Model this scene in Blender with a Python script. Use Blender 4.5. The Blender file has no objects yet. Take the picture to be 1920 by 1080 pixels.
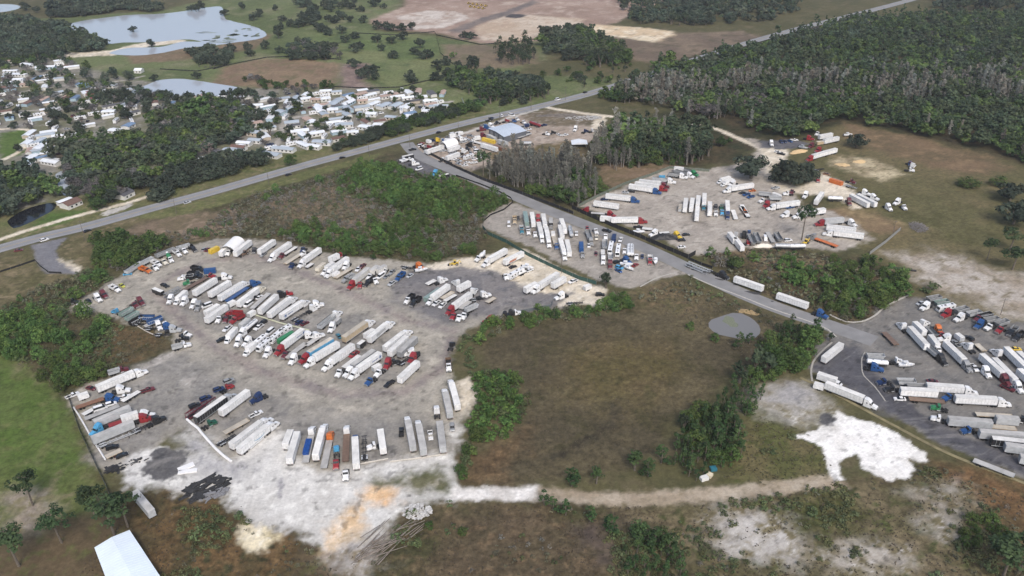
import bpy, math, random
import numpy as np
from mathutils import Matrix, Vector
random.seed(7)
R = math.radians
scene = bpy.context.scene
col = scene.collection

# ---------------------------------------------------------------- camera
FPX, PITCH, ROLL, CAM_H = 1560.0, R(29.0), R(1.4), 211.0      # focal length in pixels of the 1920 px wide photograph
_c, _s, _ct, _st = math.cos(ROLL), math.sin(ROLL), math.cos(PITCH), math.sin(PITCH)
cam_data = bpy.data.cameras.new("camera")
cam_data.sensor_width = 36.0
cam_data.lens = FPX / 1920 * 36.0
cam_data.clip_start, cam_data.clip_end = 1.0, 20000.0
cam = bpy.data.objects.new("camera", cam_data)
col.objects.link(cam)
_X, _U, _F = Vector((1, 0, 0)), Vector((0, _st, _ct)), Vector((0, _ct, -_st))
_Rt, _Up = _c * _X - _s * _U, _s * _X + _c * _U
m = Matrix.Identity(4)
for i in range(3):
    m[i][0], m[i][1], m[i][2] = _Rt[i], _Up[i], -_F[i]
m[0][3], m[1][3], m[2][3] = 0, 0, CAM_H
cam.matrix_world = m
scene.camera = cam

# ---------------------------------------------------------------- sky, sun, exposure
SUN_EL, SUN_AZ = R(46), R(168)            # azimuth from +Y clockwise: behind the camera, a little to its right
world = bpy.data.worlds.new("World")
scene.world = world
world.use_nodes = True
wn = world.node_tree
sky = wn.nodes.new("ShaderNodeTexSky")
sky.sky_type = 'NISHITA'
sky.sun_disc = False
sky.sun_elevation, sky.sun_rotation = SUN_EL, SUN_AZ
sky.air_density, sky.dust_density, sky.ozone_density = 1.0, 4.0, 1.0
bg = wn.nodes["Background"]
wn.links.new(sky.outputs[0], bg.inputs[0])
bg.inputs[1].default_value = 0.137
sun_d = bpy.data.lights.new("sun", 'SUN')
sun_d.energy, sun_d.angle, sun_d.color = 1.35, R(15), (1.0, 0.975, 0.94)
sun = bpy.data.objects.new("sun", sun_d)
col.objects.link(sun)
sun.rotation_euler = (R(90) - SUN_EL, 0, -SUN_AZ + R(180) - R(180))
_d = Vector((math.sin(SUN_AZ) * math.cos(SUN_EL), math.cos(SUN_AZ) * math.cos(SUN_EL), math.sin(SUN_EL)))
sun.rotation_euler = _d.to_track_quat('Z', 'Y').to_euler()
scene.view_settings.view_transform = 'Standard'
scene.view_settings.look = 'None'
scene.view_settings.exposure = 0.52
scene.view_settings.gamma = 1.0
scene.cycles.max_bounces = 5
scene.cycles.diffuse_bounces = 2
scene.cycles.glossy_bounces = 2
scene.cycles.transparent_max_bounces = 4
scene.cycles.volume_bounces = 0

# ---------------------------------------------------------------- helpers
def at(px, py, z=0.0):
    """photograph pixel -> point on the level z, seen through the camera that took it"""
    x, y = px - 960.0, py - 540.0
    x, y = _c * x - _s * y, _s * x + _c * y
    dx, dy, dz = x, FPX * _ct - y * _st, -FPX * _st - y * _ct
    t = (z - CAM_H) / dz
    return (dx * t, dy * t, z)

def ats(pts, z=0.0):
    return [at(x, y, z) for x, y in pts]

def tag(o, label=None, cat=None, group=None, kind=None):
    if label: o["label"] = label
    if cat: o["category"] = cat
    if group: o["group"] = group
    if kind: o["kind"] = kind
    return o

class MB:
    """collects boxes, prisms and tubes into one mesh"""
    def __init__(s): s.v, s.f = [], []
    def add(s, vs, fs):
        n = len(s.v); s.v += [tuple(v) for v in vs]; s.f += [tuple(i + n for i in f) for f in fs]; return s
    def box(s, x0, x1, y0, y1, z0, z1):
        return s.add([(x0, y0, z0), (x1, y0, z0), (x1, y1, z0), (x0, y1, z0), (x0, y0, z1), (x1, y0, z1), (x1, y1, z1), (x0, y1, z1)],
                     [(0, 3, 2, 1), (4, 5, 6, 7), (0, 1, 5, 4), (1, 2, 6, 5), (2, 3, 7, 6), (3, 0, 4, 7)])
    def prism(s, prof, y0, y1, inset=0.0):
        """profile in x-z (counter-clockwise), extruded over y; inset pulls the upper points in"""
        n = len(prof)
        zt = max(p[1] for p in prof); zb = min(p[1] for p in prof)
        def w(z): return inset * (z - zb) / max(1e-6, zt - zb)
        vs = [(x, y0 + w(z), z) for x, z in prof] + [(x, y1 - w(z), z) for x, z in prof]
        fs = [tuple(range(n)), tuple(range(2 * n - 1, n - 1, -1))]
        for i in range(n):
            j = (i + 1) % n
            fs.append((j, i, i + n, j + n))
        return s.add(vs, fs)
    def cyl(s, a, b, r, n=10, r2=None):
        a, b = Vector(a), Vector(b); d = (b - a).normalized()
        u = d.orthogonal().normalized(); w = d.cross(u)
        r2 = r if r2 is None else r2
        vs = [a + r * (math.cos(t) * u + math.sin(t) * w) for t in [2 * math.pi * i / n for i in range(n)]]
        vs += [b + r2 * (math.cos(t) * u + math.sin(t) * w) for t in [2 * math.pi * i / n for i in range(n)]]
        fs = [tuple(range(n - 1, -1, -1)), tuple(range(n, 2 * n))]
        fs += [(i, (i + 1) % n, (i + 1) % n + n, i + n) for i in range(n)]
        return s.add(vs, fs)
    def mesh(s, name):
        me = bpy.data.meshes.new(name)
        me.from_pydata(s.v, [], s.f)
        me.validate(); me.update()
        return me
    def build(s, name, mat, parent=None):
        me = s.mesh(name); me.materials.append(mat)
        o = bpy.data.objects.new(name, me); col.objects.link(o)
        if parent: o.parent = parent
        return o

def empty(name, loc, rz=0.0):
    o = bpy.data.objects.new(name, None); col.objects.link(o)
    o.location = loc; o.rotation_euler = (0, 0, rz); o.empty_display_size = 0.5
    return o

# ---------------------------------------------------------------- noise for irregular ground
def _hash(ix, iy, seed):
    h = (ix.astype(np.int64) * 374761393 + iy.astype(np.int64) * 668265263 + seed * 974634777) & 0xFFFFFFFF
    h = ((h ^ (h >> 13)) * 1274126177) & 0xFFFFFFFF
    h = (h ^ (h >> 16)) & 0xFFFFFF
    return h / float(0xFFFFFF)

def vnoise(x, y, scale, seed=0):
    x = x / scale; y = y / scale
    ix, iy = np.floor(x), np.floor(y); fx, fy = x - ix, y - iy
    fx, fy = fx * fx * (3 - 2 * fx), fy * fy * (3 - 2 * fy)
    a, b = _hash(ix, iy, seed), _hash(ix + 1, iy, seed)
    c, d = _hash(ix, iy + 1, seed), _hash(ix + 1, iy + 1, seed)
    return (a * (1 - fx) + b * fx) * (1 - fy) + (c * (1 - fx) + d * fx) * fy

def fbm(x, y, scale, seed=0, oct=4, gain=0.55):
    t = np.zeros_like(x); a, n = 1.0, 0.0
    for k in range(oct):
        c, s = math.cos(k * 0.9), math.sin(k * 0.9)
        t += a * vnoise(c * x - s * y, s * x + c * y, scale / 2.03 ** k, seed + 17 * k); n += a; a *= gain
    return t / n

def sdist(px, py, poly):
    """signed distance to a polygon, positive inside"""
    P = np.asarray(poly)[:, :2]; Q = np.roll(P, -1, 0)
    inside = np.zeros(px.shape, bool); best = np.full(px.shape, 1e18)
    for (x0, y0), (x1, y1) in zip(P, Q):
        if y0 != y1:
            cr = ((y0 > py) != (y1 > py)) & (px < (x1 - x0) * (py - y0) / (y1 - y0) + x0)
            inside ^= cr
        dx, dy = x1 - x0, y1 - y0
        t = np.clip(((px - x0) * dx + (py - y0) * dy) / max(1e-9, dx * dx + dy * dy), 0, 1)
        best = np.minimum(best, (px - x0 - t * dx) ** 2 + (py - y0 - t * dy) ** 2)
    return np.where(inside, 1, -1) * np.sqrt(best)

def srgb(*c):
    return tuple((v / 255 / 12.92 if v / 255 <= 0.04045 else ((v / 255 + 0.055) / 1.055) ** 2.4) for v in c)

# ---------------------------------------------------------------- materials
MATS = {}
def mat(name, colr, rough=0.6, metal=0.0, noise=0.0, nscale=1.5, spec=0.5, coat=0.0, dirt=None):
    if name in MATS: return MATS[name]
    M = bpy.data.materials.new(name); M.use_nodes = True
    nt = M.node_tree; b = nt.nodes["Principled BSDF"]
    b.inputs["Roughness"].default_value = rough; b.inputs["Metallic"].default_value = metal
    b.inputs["Specular IOR Level"].default_value = spec
    b.inputs["Coat Weight"].default_value = coat
    c4 = (*colr, 1)
    if noise:
        tc = nt.nodes.new("ShaderNodeTexCoord"); nz = nt.nodes.new("ShaderNodeTexNoise")
        oi = nt.nodes.new("ShaderNodeObjectInfo"); ad = nt.nodes.new("ShaderNodeVectorMath"); ad.operation = 'ADD'
        sc = nt.nodes.new("ShaderNodeVectorMath"); sc.operation = 'SCALE'; sc.inputs[3].default_value = 1.0
        nt.links.new(tc.outputs["Object"], ad.inputs[0]); nt.links.new(oi.outputs["Location"], ad.inputs[1])
        nz.inputs["Scale"].default_value = nscale; nz.inputs["Detail"].default_value = 5
        nt.links.new(ad.outputs[0], nz.inputs["Vector"])
        mr = nt.nodes.new("ShaderNodeMapRange"); mr.inputs[1].default_value = .3; mr.inputs[2].default_value = .7
        mr.inputs[3].default_value = 1 - noise; mr.inputs[4].default_value = 1 + noise * .35
        nt.links.new(nz.outputs[0], mr.inputs[0])
        # each copy a touch lighter or darker
        mr2 = nt.nodes.new("ShaderNodeMapRange"); mr2.inputs[3].default_value = 1 - noise * .6; mr2.inputs[4].default_value = 1 + noise * .15
        nt.links.new(oi.outputs["Random"], mr2.inputs[0])
        mu = nt.nodes.new("ShaderNodeMath"); mu.operation = 'MULTIPLY'
        nt.links.new(mr.outputs[0], mu.inputs[0]); nt.links.new(mr2.outputs[0], mu.inputs[1])
        mx = nt.nodes.new("ShaderNodeMix"); mx.data_type = 'RGBA'; mx.blend_type = 'MULTIPLY'; mx.inputs[0].default_value = 1
        mx.inputs[6].default_value = c4
        nt.links.new(mu.outputs[0], mx.inputs[7])
        nt.links.new(mx.outputs[2], b.inputs["Base Color"])
    else:
        b.inputs["Base Color"].default_value = c4
    MATS[name] = M
    return M

PAINT = {
    'white': (.74, .75, .76), 'cream': (.68, .64, .54), 'offwhite': (.62, .61, .58), 'tan': (.45, .36, .24), 'silver': (.42, .44, .46),
    'grey': (.26, .27, .28), 'black': (.018, .018, .02), 'red': (.26, .025, .03), 'maroon': (.12, .022, .03),
    'blue': (.02, .075, .22), 'navy': (.012, .028, .09), 'light blue': (.08, .32, .55), 'teal': (.03, .16, .22),
    'green': (.03, .19, .075), 'dark green': (.012, .085, .05), 'grey green': (.22, .30, .28), 'orange': (.52, .14, .03), 'yellow': (.66, .46, .05),
    'brown': (.17, .11, .075), 'rusty': (.22, .11, .06), 'lime': (.45, .45, .05), 'pink': (.5, .33, .28),
}
for k, v in PAINT.items():
    mat('paint ' + k, v, rough=.42, noise=.2, nscale=.8, coat=.1)
mat('roof panel white', (.70, .69, .66), rough=.6, noise=.22, nscale=.35)
mat('roof panel grey', (.46, .45, .43), rough=.6, noise=.28, nscale=.35)
mat('roof panel tan', (.52, .47, .39), rough=.65, noise=.28, nscale=.35)
mat('tyre', (.012, .012, .013), rough=.85)
mat('wheel rim', (.35, .35, .36), rough=.4, metal=.6)
mat('dark glass', (.01, .013, .017), rough=.12, spec=.6)
mat('chassis black', (.02, .02, .022), rough=.7)
mat('steel', (.38, .39, .40), rough=.38, metal=.7, noise=.15)
mat('deck wood', (.34, .29, .23), rough=.85, noise=.3, nscale=2.5)
mat('deck tan', (.50, .36, .17), rough=.85, noise=.2, nscale=2)
mat('decal blue', (.02, .09, .28), rough=.5)
mat('lamp red', (.3, .01, .01), rough=.3)
mat('tarp blue', (.01, .07, .30), rough=.5, noise=.35, nscale=1.2)
# ---------------------------------------------------------------- the ground: one sheet, coloured by what grows or lies on it
K = 0.88
def C(*c):
    v = np.array(srgb(*c)) * K; g = v @ np.array([.3, .55, .15])
    return g + (v - g) * .95
# outlines are traced on the photograph and laid out on the level ground; columns: class, colours, noise scale (m), soft edge (m), outline
ROAD_C = [(-140, 515), (-40, 478), (0, 466), (80, 444), (160, 425), (300, 386), (400, 359), (560, 313), (680, 281), (800, 249), (900, 224), (1000, 202), (1100, 177), (1200, 146), (1300, 113), (1400, 81), (1500, 53), (1600, 28), (1700, 2), (1800, -26)]
ACC_C = [(762, 268), (775, 284), (800, 299), (880, 332), (960, 366), (1040, 399), (1120, 430), (1200, 461), (1290, 503), (1370, 541), (1460, 578), (1560, 612), (1640, 640)]
class Metres(list): pass          # an outline already in metres
def strip(pts, w0, w1):
    """pixel centreline -> outline w0 metres to the one side, w1 to the other"""
    P = [Vector(p[:2]) for p in ats(pts)]; L, Rr = [], []
    for i, p in enumerate(P):
        d = (P[min(i + 1, len(P) - 1)] - P[max(i - 1, 0)]).normalized(); n = Vector((-d.y, d.x))
        L.append(p + n * w0); Rr.append(p - n * w1)
    return Metres([(v.x, v.y) for v in L + Rr[::-1]])
def ell(cx, cy, rx, ry, n=18):
    return [(cx + rx * math.cos(6.2832 * i / n), cy + ry * math.sin(6.2832 * i / n)) for i in range(n)]

G_DRY = [C(122, 112, 82), C(98, 94, 62), C(140, 126, 98)]
G_GREEN = [C(104, 120, 72), C(126, 132, 88), C(92, 106, 66)]
G_FIELD = [C(98, 110, 68), C(114, 124, 80), C(132, 132, 98)]
G_BRUSH = [C(78, 76, 50), C(96, 86, 62), C(64, 68, 42)]
G_MARSH = [C(92, 84, 64), C(110, 100, 74), C(84, 79, 54)]
G_GRAV = [C(160, 154, 142), C(145, 140, 130), C(173, 166, 153)]
G_GRAVD = [C(130, 127, 122), C(143, 139, 132), C(117, 115, 112)]
G_SAND = [C(206, 204, 199), C(191, 188, 182), C(216, 214, 208)]
G_SANDT = [C(214, 203, 184), C(196, 184, 162), C(226, 217, 200)]
G_ASPH = [C(122, 122, 126), C(112, 112, 117), C(132, 130, 132)]
G_ASPHD = [C(92, 92, 97), C(104, 102, 104), C(86, 86, 92)]
G_CONS = [C(160, 138, 124), C(146, 124, 110), C(178, 160, 146)]
G_DIRT = [C(140, 122, 102), C(124, 106, 86), C(156, 140, 120)]
G_LAWN = [C(86, 112, 48), C(98, 118, 60), C(80, 100, 46)]
ZONES = [
 # far pastures, construction site and fields
 ('grass_field', G_FIELD, 60, 8, [(-400, 60), (0, 40), (300, 20), (560, -40), (760, -40), (740, 40), (700, 55), (860, 75), (1010, 70), (1050, 95), (960, 140), (1200, 150), (1100, 180), (900, 222), (780, 255), (620, 200), (300, 160), (-100, 130), (-400, 200)]),
 ('construction_soil', G_CONS, 40, 5, [(690, 40), (760, 10), (760, -60), (1300, -60), (1280, 5), (1190, 25), (1160, 40), (1095, 60), (1045, 75), (1000, 78), (960, 82), (900, 82), (820, 62), (715, 55)]),
 ('construction_soil', [C(196, 186, 176), C(170, 152, 138), C(208, 200, 190)], 18, 4, [(740, 30), (800, 20), (860, 22), (880, 34), (830, 52), (780, 56), (760, 48)]),
 ('construction_soil', [C(180, 160, 138), C(196, 182, 164), C(170, 148, 128)], 25, 4, [(890, 50), (960, 26), (1100, 36), (1060, 66), (960, 80), (900, 74)]),
 ('construction_soil', [C(112, 104, 100), C(132, 120, 112), C(104, 98, 94)], 14, 4, [(840, 58), (900, 34), (950, 20), (1000, 0), (1010, 4), (960, 26), (905, 42), (862, 62)]),
 ('construction_soil', [C(70, 68, 70), C(84, 80, 80), C(60, 60, 64)], 6, 2, ell(967, 30, 18, 4)),
 ('sand', [C(214, 198, 168), C(200, 178, 146), C(222, 210, 186)], 25, 4, [(1090, 52), (1120, 46), (1200, 52), (1262, 58), (1280, 75), (1220, 80), (1130, 66)]),
 ('bare_ground', [C(112, 98, 84), C(132, 116, 98), C(98, 90, 74)], 25, 6, [(1130, 66), (1230, 80), (1270, 62), (1390, 58), (1440, 72), (1330, 105), (1260, 118), (1190, 115)]),
 ('bare_ground', [C(118, 106, 88), C(134, 118, 96), C(104, 100, 74)], 25, 6, [(830, 84), (900, 84), (960, 84), (1000, 80), (1010, 120), (930, 130), (880, 128), (830, 112)]),
 ('bare_ground', [C(140, 120, 96), C(126, 106, 86), C(112, 104, 76)], 20, 6, [(390, 160), (420, 125), (480, 112), (560, 110), (640, 120), (625, 165), (520, 165)]),
 ('bare_ground', [C(140, 120, 112), C(122, 106, 98), C(152, 134, 124)], 14, 5, [(640, 120), (700, 118), (680, 150), (700, 168), (640, 165)]),
 ('grass_field', G_GREEN, 50, 8, [(570, 62), (700, 60), (820, 68), (830, 110), (800, 160), (720, 165), (700, 120), (640, 105), (560, 100)]),
 ('sand', G_SANDT, 10, 3, [(100, 100), (200, 96), (250, 84), (330, 72), (350, 78), (250, 92), (210, 104), (110, 108)]),
 ('bare_ground', [C(126, 108, 86), C(112, 100, 76), C(140, 122, 98)], 12, 4, [(230, 100), (300, 92), (400, 88), (480, 60), (510, 66), (480, 92), (350, 112), (250, 120)]),
 # trailer park floor and its verges
 ('bare_ground', [C(136, 132, 122), C(112, 112, 86), C(150, 146, 138)], 16, 5, [(-300, 120), (80, 105), (250, 150), (440, 165), (620, 165), (780, 172), (810, 205), (650, 255), (520, 300), (300, 335), (180, 360), (60, 390), (-300, 470)]),
 ('grass_field', [C(118, 116, 78), C(100, 106, 64), C(138, 128, 96)], 12, 4, [(-300, 480), (0, 400), (140, 365), (240, 365), (300, 355), (480, 300), (640, 262), (820, 215), (900, 200), (930, 215), (700, 275), (400, 352), (160, 420), (-300, 550)]),
 ('grass_field', G_LAWN, 9, 3, [(70, 412), (110, 395), (160, 392), (170, 398), (120, 418), (60, 435)]),
 ('grass_field', G_LAWN, 9, 3, [(0, 250), (55, 240), (60, 270), (40, 290), (0, 300)]),
 ('grass_field', G_GREEN, 12, 3, [(690, 250), (870, 172), (905, 175), (880, 215), (780, 240)]),
 ('path', G_SANDT, 4, .8, strip([(-60, 470), (40, 436), (130, 408), (170, 398), (240, 380), (300, 362)], 2.2, 2.2)),
 ('path', [C(186, 182, 174), C(170, 166, 160), C(196, 192, 186)], 4, .8, [(190, 398), (245, 380), (248, 386), (206, 404)]),
 # open land on the right
 ('grass_field', [C(104, 100, 66), C(118, 108, 76), C(92, 90, 56)], 24, 8, [(1400, 270), (1480, 270), (1580, 225), (1700, 250), (1860, 290), (1960, 330), (2300, 380), (2300, 640), (1960, 620), (1760, 570), (1690, 520), (1640, 480), (1580, 440), (1560, 380), (1500, 330)]),
 ('bare_ground', [C(122, 102, 78), C(106, 92, 68), C(138, 116, 88)], 18, 8, [(1580, 230), (1700, 252), (1860, 292), (1900, 320), (1820, 330), (1700, 300), (1600, 270)]),
 ('bare_ground', [C(158, 146, 130), C(184, 176, 166), C(126, 116, 92)], 9, 10, [(1680, 480), (1760, 470), (1840, 500), (1960, 520), (2100, 560), (2100, 640), (1960, 610), (1860, 580), (1770, 555), (1720, 520)]),
 ('bare_ground', [C(150, 136, 108), C(196, 182, 150), C(112, 106, 72)], 8, 5, [(1560, 290), (1640, 300), (1700, 330), (1650, 340), (1560, 310)]),
 ('bare_ground', [C(128, 108, 82), C(150, 130, 96), C(106, 94, 68)], 9, 5, [(1540, 390), (1600, 390), (1700, 420), (1690, 440), (1620, 430), (1560, 410)]),
 # between the roads
 ('brush_ground', G_BRUSH, 12, 4, [(160, 480), (240, 415), (400, 372), (560, 328), (720, 284), (770, 285), (800, 315), (950, 372), (905, 425), (930, 470), (780, 495), (640, 480), (480, 452), (360, 462), (225, 515)]),
 ('bare_ground', [C(134, 116, 98), C(112, 100, 78), C(146, 128, 108)], 12, 7, [(240, 430), (330, 400), (460, 395), (470, 410), (420, 440), (300, 450)]),
 ('bare_ground', [C(128, 112, 92), C(104, 96, 72), C(140, 122, 102)], 10, 6, [(480, 385), (620, 340), (700, 380), (730, 440), (640, 450), (540, 420)]),
 ('grass_field', G_DRY, 9, 3, [(105, 458), (160, 432), (280, 400), (340, 385), (240, 430), (190, 480), (150, 505), (120, 480)]),
 ('grass_field', G_DRY, 9, 3, [(-60, 490), (60, 478), (70, 500), (90, 515), (180, 515), (120, 560), (0, 600), (-100, 600)]),
 ('grass_field', [C(116, 118, 74), C(100, 104, 62), C(134, 126, 92)], 9, 2, [(240, 408), (400, 368), (560, 324), (690, 290), (725, 286), (700, 300), (560, 340), (400, 390), (300, 410)]),
 ('brush_ground', G_BRUSH, 12, 4, [(-60, 600), (60, 545), (180, 500), (230, 530), (125, 580), (150, 585), (330, 640), (330, 660), (180, 715), (120, 750), (40, 690), (-60, 640)]),
 ('brush_ground', [C(92, 82, 58), C(108, 90, 62), C(78, 76, 46)], 8, 4, [(215, 605), (300, 620), (325, 650), (200, 700), (170, 690)]),
 ('grass_field', [C(88, 106, 50), C(108, 114, 66), C(132, 126, 92)], 15, 4, [(-300, 640), (0, 628), (60, 690), (115, 750), (150, 810), (190, 900), (205, 960), (60, 990), (-300, 1000)]),
 ('grass_field', [C(86, 108, 46), C(98, 114, 58), C(110, 116, 68)], 14, 8, [(-300, 660), (0, 660), (80, 740), (120, 800), (120, 860), (-300, 900)]),
 ('bare_ground', [C(150, 138, 124), C(128, 120, 90), C(160, 150, 138)], 5, 7, [(0, 930), (60, 900), (100, 960), (60, 1000), (0, 1000)]),
 ('bare_ground', [C(84, 74, 56), C(100, 86, 64), C(92, 92, 56)], 8, 5, [(60, 1010), (120, 985), (200, 950), (300, 920), (440, 960), (560, 1000), (700, 1030), (700, 1200), (-200, 1200), (-200, 1060)]),
 ('brush_ground', [C(92, 80, 54), C(112, 90, 60), C(72, 70, 46)], 8, 4, [(205, 950), (300, 915), (430, 940), (440, 975), (560, 1010), (560, 1200), (280, 1200), (260, 1010)]),
 ('brush_ground', [C(96, 84, 62), C(78, 76, 50), C(110, 96, 70)], 12, 4, [(690, 1030), (760, 950), (860, 940), (1000, 940), (1300, 950), (1600, 900), (1740, 860), (2100, 960), (2100, 1250), (600, 1250)]),
 ('brush_ground', [C(104, 90, 70), C(92, 82, 62), C(118, 100, 76)], 9, 6, [(860, 960), (1000, 960), (1140, 1000), (1160, 1100), (800, 1100)]),
 ('bare_ground', [C(84, 74, 68), C(96, 84, 74), C(72, 66, 56)], 8, 6, [(1090, 990), (1180, 980), (1170, 1060), (1120, 1060)]),
 ('brush_ground', [C(122, 94, 64), C(104, 86, 58), C(92, 80, 54)], 9, 6, [(1740, 860), (1900, 900), (2100, 950), (2100, 1040), (1900, 1000), (1800, 960)]),
 ('grass_field', [C(98, 100, 58), C(114, 106, 72), C(86, 92, 50)], 10, 5, [(1400, 760), (1500, 810), (1545, 840), (1570, 895), (1440, 905), (1340, 905), (1380, 860), (1390, 790)]),
 ('brush_ground', [C(100, 94, 66), C(122, 110, 84), C(78, 84, 48)], 9, 8, [(1160, 950), (1420, 930), (1600, 905), (1760, 890), (1860, 960), (1860, 1120), (1160, 1120)]),
 ('brush_ground', [C(82, 84, 48), C(104, 98, 66), C(70, 76, 40)], 5, 6, [(1420, 935), (1560, 915), (1640, 960), (1560, 1010), (1450, 990)]),
 # the marsh, its rim
 ('marsh', G_MARSH, 24, 4, [(890, 650), (960, 610), (1050, 596), (1150, 586), (1200, 540), (1260, 520), (1330, 545), (1480, 600), (1440, 690), (1380, 700), (1320, 745), (1260, 800), (1210, 870), (1100, 895), (960, 912), (865, 912), (890, 850), (960, 820), (985, 760), (980, 720), (920, 690)]),
 ('marsh', [C(104, 94, 60), C(112, 98, 68), C(92, 86, 54)], 18, 14, [(1050, 660), (1160, 640), (1290, 660), (1280, 720), (1160, 780), (1080, 760)]),
 ('marsh', [C(122, 100, 72), C(104, 86, 62), C(132, 108, 78)], 9, 8, [(880, 860), (960, 820), (1000, 790), (985, 840), (930, 900), (880, 905)]),
 ('marsh', [C(76, 70, 56), C(86, 78, 60), C(70, 66, 50)], 6, 3, strip([(1020, 862), (1060, 850), (1110, 820), (1150, 795), (1158, 770), (1140, 760)], 2.2, 2.2)),
 ('marsh', [C(122, 108, 80), C(104, 98, 66), C(130, 112, 84)], 8, 6, [(1180, 545), (1260, 520), (1330, 545), (1300, 590), (1200, 580)]),
 # woods floor
 ('brush_ground', [C(62, 64, 42), C(84, 74, 54), C(54, 58, 38)], 14, 6, [(900, 340), (960, 290), (1090, 270), (1180, 225), (1300, 200), (1130, 175), (1250, 118), (1500, 52), (2400, -20), (2400, 420), (1960, 320), (1860, 290), (1700, 252), (1580, 228), (1480, 270), (1420, 262), (1395, 300), (1300, 315), (1170, 340), (1085, 395), (1000, 375)]),
 ('bare_ground', [C(128, 108, 86), C(112, 98, 72), C(140, 120, 98)], 8, 5, [(1130, 312), (1200, 300), (1290, 315), (1180, 345), (1120, 350)]),
 ('brush_ground', [C(80, 78, 50), C(112, 96, 72), C(66, 70, 44)], 8, 4, [(1310, 462), (1480, 462), (1600, 480), (1690, 515), (1700, 555), (1640, 600), (1560, 606), (1450, 560), (1350, 515)]),
 ('bare_ground', [C(134, 116, 94), C(112, 104, 76), C(146, 126, 104)], 6, 5, [(1380, 470), (1500, 478), (1560, 500), (1440, 510)]),
 # building yard and pale lanes beside the highway
 ('gravel_yard', [C(166, 152, 138), C(150, 136, 122), C(178, 166, 154)], 9, 3, [(775, 275), (880, 245), (960, 215), (1040, 210), (1100, 235), (1170, 240), (1060, 280), (960, 300), (880, 320), (800, 296)]),
 ('grass_field', [C(124, 108, 78), C(106, 98, 66), C(140, 122, 92)], 9, 4, [(900, 290), (1000, 275), (1070, 262), (1100, 290), (1040, 320), (960, 315)]),
 ('bare_ground', [C(104, 94, 76), C(120, 108, 88), C(170, 160, 148)], 6, 4, [(975, 214), (1030, 206), (1110, 215), (1125, 230), (1060, 238), (1000, 232)]),
 ('path', G_SANDT, 5, 1.0, strip([(1015, 199), (1040, 204), (1090, 212), (1160, 220), (1240, 228), (1300, 232), (1350, 244), (1390, 262), (1425, 278)], 2.6, 2.6)),
 ('path', G_SANDT, 5, 1.0, [(1120, 216), (1138, 218), (1136, 236), (1145, 242), (1105, 242)]),
 ('path', [C(190, 186, 178), C(176, 172, 164), C(200, 196, 190)], 5, 1.0, strip([(830, 263), (900, 240), (960, 219), (1010, 205)], 1.6, 1.6)),
 # gravel lots of the far group
 ('gravel_yard', [C(166, 158, 147), C(154, 146, 136), C(177, 169, 158)], 14, 2, [(1083, 385), (1120, 370), (1180, 345), (1260, 315), (1330, 318), (1400, 305), (1425, 280), (1390, 258), (1420, 262), (1450, 285), (1440, 330), (1480, 345), (1500, 385), (1560, 395), (1610, 420), (1640, 450), (1580, 470), (1480, 462), (1400, 468), (1310, 478), (1250, 455), (1190, 430)]),
 ('asphalt_lot', G_ASPHD, 6, 2, [(1425, 265), (1470, 262), (1520, 268), (1490, 280), (1430, 278)]),
 ('sand', G_SANDT, 6, 2, [(1425, 278), (1480, 280), (1482, 292), (1450, 312), (1445, 330), (1460, 345), (1500, 352), (1530, 340), (1540, 325), (1590, 345), (1610, 370), (1640, 385), (1600, 392), (1570, 370), (1520, 366), (1460, 358), (1440, 340), (1438, 310)]),
 # the big gravel yard
 ('gravel_yard', G_GRAV, 16, 2.2, [(225, 515), (275, 488), (360, 460), (410, 447), (480, 447), (560, 460), (640, 480), (760, 492), (800, 495), (900, 482), (960, 468), (985, 468), (1060, 508), (1135, 545), (1125, 570), (1075, 575), (1020, 580), (960, 590), (920, 600), (880, 620), (852, 640), (842, 690), (850, 720), (885, 710), (890, 745), (862, 790), (850, 840), (830, 852), (680, 875), (560, 905), (430, 868), (350, 785), (260, 868), (195, 880), (165, 830), (128, 745), (180, 712), (260, 690), (335, 655), (335, 640), (310, 622), (235, 602), (150, 580), (125, 582), (150, 560), (205, 530)]),
 ('gravel_yard', G_GRAVD, 9, 7, [(150, 745), (330, 660), (450, 700), (560, 770), (830, 790), (835, 845), (690, 868), (560, 830), (440, 840), (350, 780), (240, 860), (190, 860)]),
 ('gravel_yard', G_GRAVD, 10, 6, [(300, 560), (420, 520), (560, 560), (720, 600), (790, 680), (700, 720), (560, 680), (430, 640)]),
 ('gravel_yard', [C(112, 110, 111), C(126, 122, 120), C(104, 103, 105)], 10, 5, [(735, 525), (800, 500), (900, 500), (960, 515), (1010, 545), (1080, 545), (1060, 570), (960, 580), (900, 600), (820, 610), (750, 575)]),
 ('gravel_yard', [C(128, 120, 118), C(140, 130, 124), C(150, 140, 132)], 8, 3, strip([(290, 545), (330, 590), (400, 650), (500, 700), (640, 740), (760, 735), (830, 690), (850, 620), (760, 600), (640, 540), (480, 480), (380, 490), (300, 530)], 2.4, 2.4)),
 ('sand', [C(196, 190, 182), C(176, 170, 162), C(206, 201, 194)], 5, 2, [(270, 690), (335, 655), (322, 668), (285, 686), (255, 700)]),
 ('sand', [C(190, 186, 178), C(170, 164, 156), C(200, 196, 190)], 4, 3, [(340, 718), (362, 706), (368, 710), (346, 724)]),
 ('sand', G_SANDT, 6, 2, [(800, 497), (850, 487), (900, 482), (960, 468), (985, 468), (1060, 508), (1135, 545), (1120, 572), (1075, 575), (1048, 572), (1075, 548), (1010, 548), (985, 535), (930, 508), (880, 502), (800, 502)]),
 ('sand', G_SANDT, 5, 2, [(858, 720), (885, 708), (892, 745), (870, 770), (858, 755)]),
 # white sand
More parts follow.
